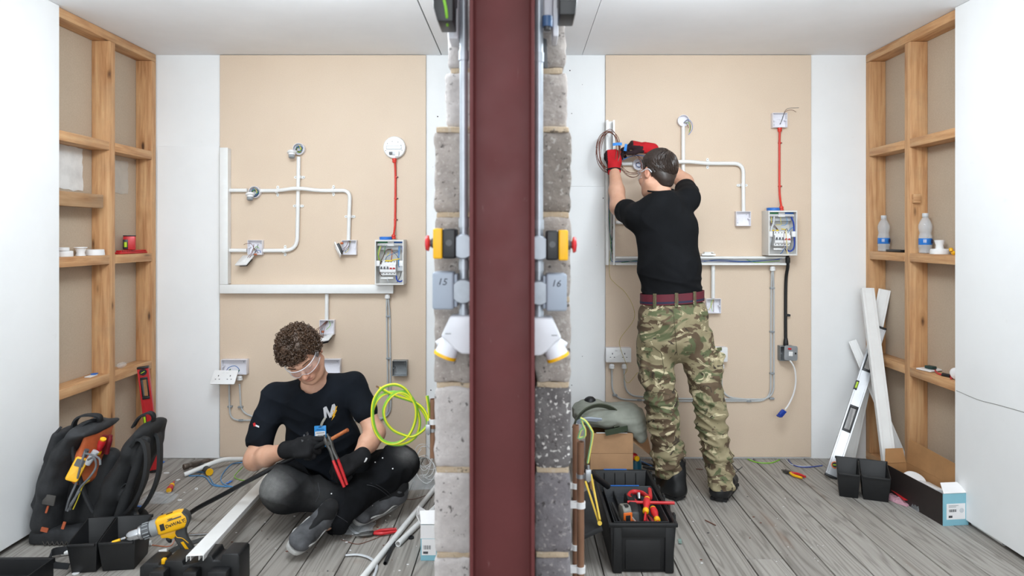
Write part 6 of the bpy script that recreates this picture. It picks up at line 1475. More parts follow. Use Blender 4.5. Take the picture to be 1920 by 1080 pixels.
t = thing('black_power_lead', 'black power lead with blue wires on the floor behind the left boot', 'cable', FL(1225, 872))
for q_ in (((1200, 868, .05), (1222, 872, .03), (1250, 874, .012)), ((1205, 875, .02), (1225, 879, .012), (1248, 880, .012))): MB().tube(spline([FL(x, y, z) for x, y, z in q_], 5), .008, 8).build('lead', BLKC, t)
MB().tube(spline([FL(1195, 862, .10), FL(1210, 868, .06), FL(1222, 874, .03)], 5), .003, 6).build('blue_wire', BLUEW, t)

# ---------------------------------------------------------------- tool backpack
def mat_cordura(name, c1, c2):
    t = NT(name); vec = t.coords(rnd=False); c = t.ramp(t.noise(vec, 7, 6, .7), [(.35, c1), (.75, c2)]); t.bump(t.noise(vec, 420, 2), .35, .001); return t.set(c, .75)
CORD = mat_cordura('black_cordura', '#101113', '#212224'); CORD2 = mat_cordura('dusty_cordura', '#1a1b1d', '#37383b'); LINING = mat_cordura('orange_lining', '#b5562c', '#cf7040')
WEB = M('black_webbing', '#202124', .8, var=.15)
bk = thing('tool_backpack', 'open black tool backpack leaning by the left wall with orange lining', 'backpack', (-1.87, 2.98, 0))
BY = 2.95
def bp_(x, y, dy=0): return np.array(P(x, y, BY + dy))
lo, hi = P(60, 1040, 2.80), P(330, 770, 3.2)
S = SDF((-2.135, 2.74, -.02), (-1.5, 3.22, .56), .0065)
S.rbox(bp_(160, 995, .05), (.175, .125, .055), r=.03, k=.02)                                       # base
def slab(s, pts, ry, th, k=.02):
    for (a, b, t1, t2) in pts: s.ecap(bp_(*a, .05), bp_(*b, .05), (0, 1, 0), (ry, t1), (ry, t2), k=k)
V, Q = S.plane((0, 0, .002), (0, 0, -1)).mesh(1); npmesh('base', V, Q, CORD2, bk)
S = SDF((-2.135, 2.74, -.02), (-1.5, 3.22, .60), .0065)                                              # outer (front) compartment shell
slab(S, [((108, 965), (118, 900), .07, .062), ((118, 900), (140, 840), .062, .045), ((140, 840), (165, 805), .045, .03), ((165, 805), (190, 800), .03, .02)], .135, 0, .03)
S.ecap(bp_(92, 930, .05), bp_(112, 860, .05), (0, 1, 0), (.11, .035), (.10, .025), k=.015)           # zipped pocket bulge
S.ecap(bp_(112, 850, .04), bp_(124, 808, .04), (0, 1, 0), (.09, .03), (.085, .02), k=.01)
V, Q = S.mesh(1); N = vnormals(V, Q); V = V + N * (.004 * snoise(V, 3, 26))[:, None]; fp_ = npmesh('front_compartment', V, Q, CORD2, bk)
S = SDF((-2.135, 2.74, -.02), (-1.45, 3.22, .60), .0065)                                             # padded back panel
slab(S, [((205, 985), (235, 905), .062, .065), ((235, 905), (268, 835), .065, .05), ((268, 835), (283, 802), .05, .032)], .13, 0, .03)
S.cap(bp_(222, 975, -.07), bp_(275, 825, -.07), .022, .016, k=.03); S.cap(bp_(255, 975, .0), bp_(262, 1000, .05), .05, .05, k=.04)
V, Q = S.mesh(1); N = vnormals(V, Q); V = V + N * (.004 * snoise(V, 9, 24))[:, None]; npmesh('back_panel', V, Q, CORD, bk)
S = SDF((-2.135, 2.74, .0), (-1.45, 3.24, .60), .0065)                                                # orange lining between the panels
slab(S, [((166, 885), (172, 850), .045, .04), ((172, 850), (186, 808), .04, .022)], .10, 0, .03)
V, Q = S.mesh(1); npmesh('lining', V, Q, LINING, bk)
S = SDF((-2.135, 2.74, .0), (-1.45, 3.24, .60), .0065); S.ecap(bp_(185, 965, .08), bp_(205, 860, .1), (0, 1, 0), (.08, .07), (.05, .05), k=.03).ecap(bp_(150, 960, .06), bp_(165, 880, .06), (0, 1, 0), (.09, .05), (.09, .04), k=.03)
V, Q = S.mesh(1); npmesh('inner_pocket', V, Q, CORD, bk)
# zip edge bands around the opening and the clam top
for pts, w_ in ((((203, 985, -.09), (172, 955, -.10), (150, 900, -.10), (138, 850, -.095), (142, 815, -.08), (160, 795, -.05), (185, 790, .02), (205, 800, .08)), .03), (((206, 985, -.09), (215, 940, -.10), (235, 885, -.09), (255, 840, -.08), (274, 806, -.07)), .022), (((115, 800, -.06), (100, 820, -.085), (104, 845, -.085), (118, 850, -.06)), .016), (((92, 935, -.09), (86, 900, -.09), (98, 865, -.08), (115, 850, -.06)), .014)):
    MB().tube(spline([Vector(bp_(x, y, .05 + d)) for x, y, d in pts], 6), w_ * .5, 8, sq=.55).build('zip_band', WEB, bk)
for pts, w_, nm in ((((137, 808, -.02), (141, 790, -.03), (152, 780, -.03), (172, 778, -.02), (186, 782, 0), (187, 792, .02)), .030, 'carry_handle'), (((250, 800, 0), (262, 782, -.02), (278, 774, -.02), (288, 780, 0), (286, 796, .02)), .024, 'haul_loop')):
    MB().ribbon(spline([Vector(bp_(x, y, .04 + d)) for x, y, d in pts], 6), w_, .008, (0, 1, .0)).build(nm, WEB, bk)
for pts, w_ in ((((248, 836, -.10), (264, 824, -.13), (274, 836, -.15), (276, 870, -.16), (268, 910, -.16), (250, 945, -.15), (225, 970, -.12), (190, 992, -.10), (165, 1002, -.09)), .052), (((284, 810, .03), (297, 818, 0), (300, 850, -.03), (297, 890, -.05), (282, 930, -.06), (262, 958, -.06), (236, 975, -.05)), .05)):
    MB().ribbon(spline([Vector(bp_(x, y, .05 + d)) for x, y, d in pts], 7), w_, .013, (.25, -1, .1)).build('shoulder_strap', CORD, bk)
MB().ribbon(spline([Vector(bp_(*p)) for p in ((222, 920, -.05), (238, 906, -.06), (243, 918, -.06), (232, 935, -.06), (228, 942, -.05))], 5), .02, .004, (.2, -1, .2)).build('loose_loop', WEB, bk)
MB().ribbon(spline([FL(x, y, z) for x, y, z in ((165, 1022, .03), (135, 1030, .02), (100, 1035, .03), (92, 1048, .02), (100, 1060, .008), (128, 1064, .005))], 5), .03, .003, (.2, .5, .8)).build('waist_strap', WEB, bk)
MB().ribbon(spline([Vector(bp_(*p)) for p in ((252, 955, -.08), (258, 972, -.1), (254, 990, -.1))], 4), .026, .012, (.4, -1, .1)).build('buckle', BLKP, bk)
MB().prism(rrect(.055, .042, .004), 0, .006, aim(P(93, 937, BY - .085), (-.1, -1, .1), (.12, 0, 1))).build('badge_patch', M('grey_patch', '#4a4744', .7, var=.15), bk, bevel=.001)
for x, y, w_, h_ in ((84, 993, .030, .018), (120, 985, .012, .03), (89, 955, .008, .03)): MB().prism(rrect(w_, h_, .002), 0, .004, aim(P(x, y, BY - .085), (0, -1, .2), (.2, 0, 1))).build('orange_tab', M('faded_orange', '#a8522f', .7), bk)
for k in range(7): MB().bar(P(80 + k * 9, 1015, BY - .078), P(84.5 + k * 9, 1024, BY - .078), .003, .003).bar(P(84.5 + k * 9, 1024, BY - .078), P(89 + k * 9, 1015, BY - .078), .003, .003).build('moulded_chevron', M('grey_patch'), bk)
# tools in the backpack
t = thing('multimeter', 'yellow multimeter tucked inside the backpack', 'multimeter', P(150, 890, BY - .02)); X = aim(P(145, 880, BY - .05), (.5, -1, .35), (.45, 0, 1)); MB().prism(rrect(.05, .10, .01), 0, .025, X).build('case', YPL, t, bevel=.004); MB().prism(rrect(.034, .03, .004), .025, .027, X @ T(0, .026, 0)).build('display', DGREY, t)
t = thing('grey_test_cable', 'looped grey cable hanging out of the backpack opening', 'cable', P(140, 955, BY - .08))
for pts in (((160, 845), (152, 870), (143, 905), (130, 935), (124, 957)), ((165, 862), (176, 858), (180, 875), (168, 895), (150, 915), (138, 940), (127, 958)), ((158, 850), (172, 853), (186, 860), (188, 872)), ((150, 920), (133, 945), (132, 955))): MB().tube(spline([P(x, y, BY - .075 - .01 * (i % 2)) for i, (x, y) in enumerate(pts)], 6), .0045, 8).build('cable', M('mid_grey_cable', '#6b6d70', .5), t)
MB().tube(spline([P(163, 843, BY - .07), P(158, 856, BY - .07)], 3), .010, 8).build('probe', DGREY, t)
o = MB().tube(spline([P(x, y, BY - .07) for x, y in ((168, 900), (155, 912), (146, 935), (137, 955))], 6), .0025, 6).build('yellow_wire_loop', YELW); tag(o, 'thin yellow wire hanging from the backpack opening', 'wire')
t = thing('cable_cutters', 'dark red cutter handles sticking out of the backpack', 'pliers', P(205, 830, BY + .05))
for x in (197, 207): MB().tube(spline([P(x - 7, 850, BY + .04), P(x - 2, 828, BY + .03), P(x, 816, BY + .03)], 4), [.010, .012, .010], 10).build('handle', MAROON, t)
screwdriver(P(188, 838, BY + .0), (-.4, .2, -.8), 'yellow and red screwdriver poking out of the backpack'); o = MB().cyl(P(163, 870, BY - .04), P(180, 846, BY - .03), .014, n=14).build('grey_tube', LGREY); tag(o, 'pale grey tube inside the backpack opening', 'tube')
# ---------------------------------------------------------------- people
def nv(v): v = np.array(v, float); return v / np.linalg.norm(v)
def PP(x, y, Y): return np.array(P(x, y, Y))
def mat_skin(name, a, b):
    t = NT(name); vec = t.coords(rnd=False); c = t.ramp(t.noise(vec, 18, 5, .6), [(.3, a), (.7, b)])
    at = t.node('ShaderNodeAttribute', attribute_name='tint'); c = t.mix(1.0, c, at.outputs['Color'], 'MULTIPLY')
    t.bump(t.noise(vec, 260, 2), .08, .001); m = t.set(c, .52)
    t.b.inputs['Subsurface Weight'].default_value = .08; t.b.inputs['Subsurface Radius'].default_value = (.02, .008, .004); return m
SKIN = mat_skin('skin', '#c9977c', '#d8a98f')
def mat_jersey(name, a, b, fuzz=.15):
    t = NT(name); vec = t.coords(rnd=False); c = t.ramp(t.noise(vec, 6, 5, .6), [(.35, a), (.7, b)]); t.bump(t.noise(vec, 500, 2), .2, .001); return t.set(c, .9, spec=.18)
TEE1 = mat_jersey('navy_black_tee', '#0e1218', '#161b23', .1); TEE2 = mat_jersey('black_tee', '#0c0d0f', '#131417', .08)
def mat_dusty():
    t = NT('dusty_black_trousers'); vec = t.coords(rnd=False); c = t.ramp(t.noise(vec, 8, 5, .65), [(.35, '#0d0e10'), (.7, '#17181b')])
    at = t.node('ShaderNodeAttribute', attribute_name='tint'); n = t.noise(vec, 22, 6, .7); mu = t.node('ShaderNodeMath', operation='MULTIPLY'); t.link(at.outputs['Color'], mu.inputs[0]); t.link(t.ramp(n, [(.25, .45), (.75, 1.0)]), mu.inputs[1])
    c = t.mix(mu.outputs[0], c, '#8e8d8b'); t.bump(t.noise(vec, 350, 2), .25, .001); return t.set(c, .95, spec=.15)
DUSTY = mat_dusty()
def mat_camo():
    t = NT('camouflage_cloth'); base = t.coords((1, 1, 1), False)
    mp = t.node('ShaderNodeMapping'); mp.inputs['Scale'].default_value = (.62, .62, .95); mp.inputs['Rotation'].default_value = (0, .5, 0); t.link(base, mp.inputs['Vector']); v = mp.outputs[0]
    def layer(sc, off, d=1.2):
        m2 = t.node('ShaderNodeMapping'); m2.inputs['Location'].default_value = off; t.link(v, m2.inputs['Vector']); return t.noise(m2.outputs[0], sc, 3, .55, d)
    c = t.ramp(layer(7, (0, 0, 0)), [(0, '#756c50'), (.45, '#8d8264'), (.6, '#9c9172')])
    c = t.mix(t.ramp(layer(9, (5, 1, 2), 1.5), [(.50, 0.0), (.55, 1.0)]), c, '#5b6142')
    c = t.mix(t.ramp(layer(10, (1, 7, 4), 1.6), [(.525, 0.0), (.55, 1.0)]), c, '#5d4c39')
    c = t.mix(t.ramp(layer(13, (9, 3, 8), 2.2), [(.60, 0.0), (.625, 1.0)]), c, '#c3b795')
    c = t.mix(t.ramp(layer(17, (3, 9, 1), 2.0), [(.635, 0.0), (.66, 1.0)]), c, '#3d3327')
    t.bump(t.noise(base, 420, 2), .2, .001); return t.set(c, .85)
CAMO = mat_camo()
HAIR1 = M('brown_curls', '#4a3627', .5, var=.22); HAIR2 = M('dark_brown_hair', '#352a24', .42, var=.2)
GLOVEB = mat_jersey('black_glove', '#161617', '#262628', .05); GRED = mat_jersey('red_glove_knit', '#b01f26', '#c62a30', .1); GDARK = mat_jersey('dark_glove_coating', '#2b1f22', '#3a2a2d', .05)
BOOTM = M('black_boot_leather', '#141517', .42, var=.2, bump=.3, bscale=40); SOLEM = M('black_boot_sole', '#1b1b1c', .7, var=.15, bump=.3)
SHOEM = M('grey_trainer_mesh', '#4a4b4e', .7, var=.35, bump=.5, bscale=35); SHOES = M('pale_trainer_trim', '#aaa9a6', .6, var=.2); SOCK = M('black_sock', '#121214', .9)

def ridge(V, seed, freq, n=6): return 1 - 2.0 * np.abs(np.tanh(1.6 * snoise(V, seed, freq, n)))
def hand(S, w, f, n, ts, curl, thumb, sc=1.0, fat=0.0, k=.006):
    w = np.array(w, float); f = nv(f); n = np.array(n, float); n = nv(n - f * (n @ f)); ts = np.array(ts, float); ts = nv(ts - f * (ts @ f) - n * (ts @ n))
    S.ecap(w - f * .01, w + f * .082 * sc, ts, (.029 * sc + fat, .021 * sc + fat), (.041 * sc + fat, .015 * sc + fat), k=.012)
    S.rbox(w + f * .058 * sc, (.040 * sc + fat, .038 * sc, .0145 * sc + fat), np.stack([ts, f, n], 1), r=.012, k=.015)
    S.ell(w + f * .035 * sc + ts * .024 * sc - n * .010, (.020 * sc + fat, .032 * sc, .016 * sc + fat), np.stack([ts, f, n], 1), k=.012)   # thumb pad
    tips = []
    for i in range(4):
        p = w + f * (.088, .093, .089, .080)[i] * sc + ts * (.0305, .0102, -.0102, -.029)[i] * sc; a = 0; L = (1, 1.1, 1.02, .8)[i] * sc; d = f
        for j, (sl, r0, r1) in enumerate(((.045, .0102, .0095), (.027, .0094, .0086), (.021, .0085, .0072))):
            a += rad(curl[i][j]); d = nv(f * math.cos(a) - n * math.sin(a) + ts * (.05 * (1.5 - i))); q = p + d * sl * L
            S.cap(p, q, r0 * sc + fat, r1 * sc + fat, k=k); p = q
        tips.append(p)
    p = w + f * .030 * sc + ts * .030 * sc - n * .006 * sc
    for j, (dv, sl, r0, r1) in enumerate(((thumb[0], .046, .0125, .011), (thumb[1], .034, .0108, .0088))):
        d = nv(ts * dv[0] + f * dv[1] - n * dv[2]); q = p + d * sl * sc; S.cap(p, q, r0 * sc + fat, r1 * sc + fat, k=k); p = q
    return tips
def head(S, c, f, u, neck=None):
    f = nv(f); u = np.array(u, float); u = nv(u - f * (u @ f)); r = np.cross(f, u); A = np.stack([r, f, u], 1)
    L = lambda x, y, z: c + r * x + f * y + u * z
    S.ell(L(0, -.012, .030), (.0755, .096, .086), A, k=.02); S.ell(L(0, .030, -.030), (.061, .064, .084), A, k=.03); S.ell(L(0, .040, -.082), (.049, .046, .036), A, k=.03); S.ell(L(0, .078, -.103), (.022, .017, .016), A, k=.02)
    for s in (-1, 1):
        S.cap(L(s * .008, .093, .022), L(s * .044, .078, .024), .012, .010, k=.012); S.ell(L(s * .037, .066, -.030), (.026, .024, .024), A, k=.025)
        S.cap(L(s * .058, .005, -.055), L(s * .030, .055, -.098), .020, .016, k=.03)
    for s in (-1, 1):
        S.ell(L(s * .032, .102, -.002), (.017, .012, .0105), A, k=.010, mode='cut'); S.ell(L(s * .032, .083, -.002), (.0155, .0135, .0125), A, k=.004)
        S.cap(L(s * .020, .0955, -.003), L(s * .044, .089, -.005), .0028, .0022, k=.004)
    S.cap(L(0, .094, .006), L(0, .117, -.030), .0085, .0115, k=.012); S.ell(L(0, .1165, -.034), (.012, .011, .010), A, k=.008)
    for s in (-1, 1): S.ell(L(s * .0115, .105, -.038), (.0075, .010, .0075), A, k=.006)
    S.cap(L(-.020, .086, -.0655), L(.020, .086, -.0655), .010, .010, k=.012)
    S.cap(L(-.016, .0975, -.0605), L(.016, .0975, -.0605), .0048, k=.006); S.cap(L(-.014, .0968, -.0720), L(.014, .0968, -.0720), .0056, k=.006); S.cap(L(-.021, .1015, -.0663), L(.021, .1015, -.0663), .0022, k=.003, mode='cut')
    for s in (-1, 1):
        E = np.stack([nv(r * 1 - f * s * .35), nv(f + r * s * .35), u], 1)
        S.ell(L(s * .079, -.010, -.006), (.0085, .0185, .032), E, k=.008); S.ell(L(s * .088, -.006, -.004), (.006, .010, .019), E, k=.006, mode='cut')
    return L, A
def tint_face(V, L, A, c, base=None):
    col = np.ones((len(V), 3)) if base is None else base; q = (V - c) @ A
    def g(x, y, z, r): return np.exp(-(((q[:, 0] - x) ** 2 + (q[:, 1] - y) ** 2 + (q[:, 2] - z) ** 2) / r ** 2))
    w = g(.037, .08, -.03, .03) + g(-.037, .08, -.03, .03) + g(0, .12, -.033, .018); col *= 1 - np.clip(w, 0, 1)[:, None] * np.array([.02, .16, .14])
    w = g(0, .1, -.066, .018) * (np.abs(q[:, 2] + .066) < .013); col *= 1 - np.clip(w, 0, 1)[:, None] * np.array([.12, .34, .30])
    w = g(.088, -.008, -.005, .03) + g(-.088, -.008, -.005, .03); col *= 1 - np.clip(w, 0, 1)[:, None] * np.array([.02, .22, .22]); return col
def glasses(L, parent):
    g = thing('safety_glasses', None, None); n = 22; rows = ((.020, 1.0), (.008, 1.02), (-.008, 1.02), (-.022, .98)); mb = MB(); grid = []
    for z, k in rows:
        ring = []
        for i in range(n + 1):
            a = rad(-82 + 164 * i / n); x = .079 * math.sin(a) * k; y = .022 + .098 * math.cos(a) * k; zz = z
            if z < -.015: zz = z + .016 * math.exp(-(x / .014) ** 2)
            ring.append(Vector(L(x, y, zz)))
        grid.append(ring)
    vs = [p for rw in grid for p in rw]; mb.add(vs, [(j * (n + 1) + i, j * (n + 1) + i + 1, (j + 1) * (n + 1) + i + 1, (j + 1) * (n + 1) + i) for j in range(len(rows) - 1) for i in range(n)]); g_ = [mb.build('lens', mat_clear('lens_plastic', '#eef1f6', .05, .16), g)]
    FR = mat_clear('clear_frame', '#e9e9ee', .15, .75)
    MB().tube(grid[0], .0022, 6).build('top_rim', FR, g); MB().tube(grid[-1], .0014, 6).build('lower_rim', FR, g)
    for s in (-1, 1): MB().tube(spline([Vector(L(s * .079, .034, .006)), Vector(L(s * .083, .0, .010)), Vector(L(s * .083, -.025, .008)), Vector(L(s * .080, -.045, -.012))], 4), .0022, 6, sq=1.6).build('temple', FR, g)
    return g
def surfY(V, px, py, rad_=7):
    X = HX + V[:, 0] * FPX / V[:, 1]; Yp = HY + (CAMZ - V[:, 2]) * FPX / V[:, 1]; m = (np.abs(X - px) < rad_) & (np.abs(Yp - py) < rad_)
    if not m.any(): return None
    v = V[m]; d = (X[m] - px) ** 2 + (Yp[m] - py) ** 2; near = v[:, 1] < v[:, 1].min() + .05
    w = np.exp(-d[near] / 8) + 1e-9; return float((v[near, 1] * w).sum() / w.sum())
def cloth_print(V, polys, mat, parent, name, off=.003, step=3.0):
    """print on cloth: polygons given in photograph pixels, laid on the surface"""
    mb = MB()
    for poly in polys:
        pts = []
        for i, a in enumerate(poly):
            b = poly[(i + 1) % len(poly)]; m = max(1, int(math.hypot(b[0] - a[0], b[1] - a[1]) / step))
            pts += [(a[0] + (b[0] - a[0]) * q / m, a[1] + (b[1] - a[1]) * q / m) for q in range(m)]
        w = []
        for x, y in pts:
            Y = surfY(V, x, y); Y = Y if Y else 3.1; w.append(P(x, y, Y - off))
        n_ = len(w); mb.add(w + [p + Vector((0, .0012, 0)) for p in w], [tuple(range(n_)), tuple(range(n_, 2 * n_))[::-1]] + [(i, (i + 1) % n_, n_ + (i + 1) % n_, n_ + i) for i in range(n_)])
    return mb.build(name, mat, parent, smooth=0)

def cloth_line(V, pts, mat, parent, name='stitched_seam', r=.0011):
    q = []
    for a, b in zip(pts[:-1], pts[1:]):
        m = max(2, int(math.hypot(b[0] - a[0], b[1] - a[1]) / 4))
        for i in range(m):
            x, y = a[0] + (b[0] - a[0]) * i / m, a[1] + (b[1] - a[1]) * i / m; Y = surfY(V, x, y)
            if Y: q.append(P(x, y, Y - .0012))
    return MB().tube(spline(q[::2] + [q[-1]], 3), r, 5).build(name, mat, parent) if len(q) > 4 else None
# ================================================================ standing man (back to us)
p2 = thing('person', 'standing man in black T-shirt and camouflage trousers wiring the trunking, back turned', 'person', (P(1300, 940, 3.4).x, 3.42, 0))
H2c = PP(1233, 326, 3.52); f2 = nv((-.50, .85, -.12)); u2 = nv((.05, .12, 1))
el_L, wr_L = PP(1160, 388, 3.70), PP(1151, 314, 3.85); sh_L = PP(1196, 408, 3.48)
el_R, wr_R = PP(1284, 342, 3.76), PP(1214, 278, 3.865); sh_R = PP(1290, 375, 3.51)
S = SDF((.42, 3.2, .03), (1.22, 4.0, 1.80), .0055)
L2, A2 = head(S, H2c, f2, u2)
S.cap(PP(1240, 372, 3.475), H2c - u2 * .065 - f2 * .015, .059, .054, k=.03)
S.ecap(PP(1262, 560, 3.44), PP(1247, 420, 3.465), (1, 0, 0), (.12, .075), (.125, .08), k=.04).cap(PP(1247, 410, 3.47), sh_L, .06, .05, k=.04).cap(PP(1247, 405, 3.47), sh_R, .06, .05, k=.04)
S.cap(sh_L, el_L, .048, .043, k=.03).cap(el_L, el_L * .6 + wr_L * .4, .045, .043, k=.03).cap(el_L * .6 + wr_L * .4, wr_L, .042, .027, k=.02).cap(sh_R, el_R, .048, .043, k=.03).cap(el_R, wr_R, .044, .027, k=.03)
for hip, kn, an in ((PP(1234, 620, 3.44), PP(1240, 750, 3.42), PP(1262, 905, 3.43)), (PP(1296, 620, 3.44), PP(1328, 750, 3.41), PP(1356, 912, 3.41))):
    S.cap(PP(1262, 565, 3.44), hip, .08, .07, k=.03).cap(hip, kn, .065, .05, k=.03).cap(kn, an, .05, .038, k=.03)
V, Q = S.mesh(1); col = tint_face(V, L2, A2, H2c); npmesh('body', V, Q, SKIN, p2, col)
# hair: close cap plus combed strands from the crown whorl
def hair_ok2(q): return (q[:, 2] > -.038 - .30 * np.clip(q[:, 1], -.2, 0) * 0 + np.where(q[:, 1] > -.03, .05 + .9 * (q[:, 1] + .03), -.0)) | ((q[:, 1] < -.045) & (q[:, 2] > -.062))
S = SDF(H2c - .16, H2c + .17, .005); S.ell(H2c - f2 * .012 + u2 * .034, (.0785, .0995, .0895), A2, k=.01).ell(H2c - f2 * .058 - u2 * .018, (.064, .044, .046), A2, k=.02)
rr2 = A2[:, 0]
S.plane(H2c + f2 * .045 + u2 * .02, f2 * .8 - u2 * .62, k=.01); S.ell(H2c - f2 * .066 - u2 * .050, (.046, .030, .040), A2, k=.02); S.plane(H2c - f2 * .04 - u2 * .082, -u2 * 1 + f2 * .25, k=.01)
for s in (-1, 1): S.ell(H2c + rr2 * s * .085 + f2 * .004 - u2 * .018, (.018, .036, .042), A2, k=.008, mode='cut')
V, Q = S.mesh(1); N = vnormals(V, Q); V = V + N * (.0025 * snoise(V, 4, 60))[:, None]; hr2 = npmesh('hair', V, Q, HAIR2, p2)
rs = np.random.RandomState(3); mb = MB(); wh = nv(np.array((.18, -.62, .80)))
for k in range(2600):
    d = nv(rs.normal(size=3)); p0 = np.array((d[0] * .080, d[1] * .103 - .012, d[2] * .092 + .034))
    if p0[2] < (-.058 if p0[1] < -.045 else -.03) or (p0[1] > .0 and p0[2] < .02 + 1.1 * p0[1]) or (p0[1] > -.02 and p0[2] < .02): continue
    pts = []; dd = d.copy(); sw = .5
    for j in range(6):
        rr_ = 1.0 + (.02 + .045 * (j / 5) * (1 - j / 5) * 4 * rs.uniform(.5, 1.2)) * (1 if j < 5 else .5)
        pts.append(Vector(L2(dd[0] * .080 * rr_, dd[1] * .103 * rr_ - .012, dd[2] * .092 * rr_ + .034)))
        away = dd - wh * (dd @ wh); away = nv(away + 1e-6) if np.linalg.norm(away) > 1e-4 else nv(rs.normal(size=3)); tang = away - dd * (away @ dd); tang = nv(tang + .35 * np.cross(dd, nv(tang + 1e-9)) + rs.normal(size=3) * .10 + np.array((-.25, .35, 0)) * (dd[2] > .4)); dd = nv(dd + (tang - dd * (tang @ dd)) * .105)
    mb.tube(pts, [.0022, .0034, .0032, .0028, .002, .0008], 4, cap=False)
mb.build('hair_strands', HAIR2, hr2, smooth=80)
g2 = glasses(L2, p2); g2.name = 'safety_glasses'; g2.parent = p2; g2.location = -p2.location
# T-shirt
S = SDF((.42, 3.2, .88), (1.22, 3.9, 1.66), .0055)
S.ecap(PP(1260, 556, 3.44), PP(1255, 500, 3.445), (1, 0, 0), (.150, .106), (.152, .106), k=.03).ecap(PP(1255, 500, 3.445), PP(1248, 425, 3.465), (1, -.02, .08), (.152, .106), (.162, .108), k=.05)
S.cap(PP(1225, 400, 3.455), PP(1240, 386, 3.46), .09, .088, k=.05).cap(PP(1240, 392, 3.465), sh_R + np.array((-.012, 0, -.008)), .078, .062, k=.05).cap(PP(1232, 398, 3.465), sh_L, .080, .068, k=.05)
hemL = el_L * .62 + sh_L * .38; S.cap(sh_L, hemL, .070, .063, k=.03); hemR = el_R * .6 + sh_R * .4; S.cap(sh_R, hemR, .064, .060, k=.03)
dA = nv(el_L - sh_L); S.rbox(hemL + dA * .07, (.10, .10, .032), np.stack([nv(np.cross(dA, (1, 0, 0))), nv(np.cross(dA, np.cross(dA, (1, 0, 0)))), dA], 1), r=.004, k=.004, mode='cut')
S.cap(PP(1238, 352, 3.48), PP(1237, 300, 3.50), .066, .075, k=.006, mode='cut'); S.plane(PP(1260, 555, 3.44), (0, 0, -1), k=.006)
V, Q = S.mesh(2); N = vnormals(V, Q)
z = V[:, 2]; foldw = np.clip((1.20 - z) / .25, 0, 1); V = V + N * (.0075 * ridge(V + np.stack([0 * z, 0 * z, .25 * V[:, 0]], 1), 2, (7, 7, 30)) * foldw + .004 * ridge(V, 5, (16, 14, 9)) + .0015 * snoise(V, 6, 40))[:, None]
npmesh('t_shirt', V, Q, TEE2, p2)
# sleeve end rims read as cloth edges; collar band
MB().tube([Vector(PP(1239, 357, 3.482)) + Vector((math.cos(a) * .066, math.sin(a) * .062 , .010 * math.sin(a) + .003 * math.cos(a))) for a in [2 * math.pi * i / 28 for i in range(28)]], .0045, 6, closed=True).build('collar', TEE2, p2)
# trousers
S = SDF((.50, 3.2, .05), (1.22, 3.66, 1.05), .0055)
S.ecap(PP(1259, 566, 3.44), PP(1262, 600, 3.44), (1, 0, 0), (.155, .112), (.172, .13), k=.03).ecap(PP(1262, 600, 3.44), PP(1264, 632, 3.44), (1, 0, 0), (.172, .13), (.178, .13), k=.03)
for hip, kn, mid, an, rr_ in ((PP(1228, 640, 3.44), PP(1239, 745, 3.415), PP(1252, 850, 3.42), PP(1259, 888, 3.43), (.094, .080, .078, .070)), (PP(1303, 640, 3.44), PP(1328, 745, 3.41), PP(1343, 850, 3.40), PP(1351, 920, 3.385), (.094, .077, .070, .066))):
    S.cap(hip, kn, rr_[0], rr_[1], k=.018).cap(kn, mid, rr_[1], rr_[2], k=.018).cap(mid, an, rr_[2], rr_[3], k=.018)
for c, ang in ((PP(1205, 690, 3.43), -.10), (PP(1343, 690, 3.42), .20)):
    S.rbox(c, (.016, .062, .085), np.array(Matrix.Rotation(ang, 3, 'Y')), r=.018, k=.015)
S.plane(PP(1260, 566, 3.44), (0, 0, 1), k=.006); S.plane((0, 0, .045), (0, 0, -1), k=.01); S.rbox((PP(1255, 900, 3.43)[0], 3.43, .045), (.105, .15, .048), r=.01, k=.006, mode='cut')
V, Q = S.mesh(2); N = vnormals(V, Q); z = V[:, 2]; low = np.clip((.75 - z) / .35, 0, 1); fold = snoise(V + np.stack([z * 0, z * 0, .35 * np.abs(V[:, 0] - .8)], 1), 8, (9, 9, 46))
V = V + N * (.011 * (1 - 2 * np.abs(np.tanh(1.5 * fold))) * low + .005 * ridge(V, 12, (14, 14, 20)) + .002 * snoise(V, 14, 45))[:, None]; V[:, 2] = np.maximum(V[:, 2], .03)
tr2 = npmesh('trousers', V, Q, CAMO, p2); SEAM = M('olive_seam', '#565039', .85)
cloth_line(V, ((1262, 578), (1266, 620), (1270, 670)), SEAM, tr2, r=.0016); cloth_line(V, ((1212, 740), (1235, 735), (1262, 742)), SEAM, tr2, r=.0016); cloth_line(V, ((1200, 655), (1225, 650), (1240, 662), (1246, 700), (1232, 722)), SEAM, tr2, r=.0016)
for x, y, w_, h_ in ((1316, 588, .07, .02), (1216, 655, .07, .018), (1345, 655, .06, .018)):
    Y = surfY(V, x, y) or 3.32; MB().prism(rrect(w_, h_, .004), 0, .004, aim(P(x, y, Y - .001), ((x - 1262) / 130, -1, .1), (0, 0, 1))).build('pocket_flap', CAMO, tr2, bevel=.001)
def oval_band(c, ru, rv, z0, z1, th, tilt=0):
    rings = []
    for z, o in ((z0, 0), (z1, 0), (z1, -th), (z0, -th)): rings.append([Vector((c[0] + (ru + o) * math.cos(a), c[1] + (rv + o) * math.sin(a), z + tilt * math.cos(a))) for a in [2 * math.pi * i / 48 for i in range(48)]])
    return MB().loft(rings, cap=False, closed=True)
bc = PP(1260, 559, 3.44); zb = P(1260, 572, 3.30).z; za = P(1260, 552, 3.30).z
belt = oval_band(bc, .1625, .1195, zb, za, .006, .010).build('belt', M('maroon_webbing', '#5f1a28', .7), p2)
oval_band(bc, .1632, .1202, zb + .006, zb + .016, .002, .010).build('belt_stripe', M('navy_webbing', '#20243f', .7), belt)
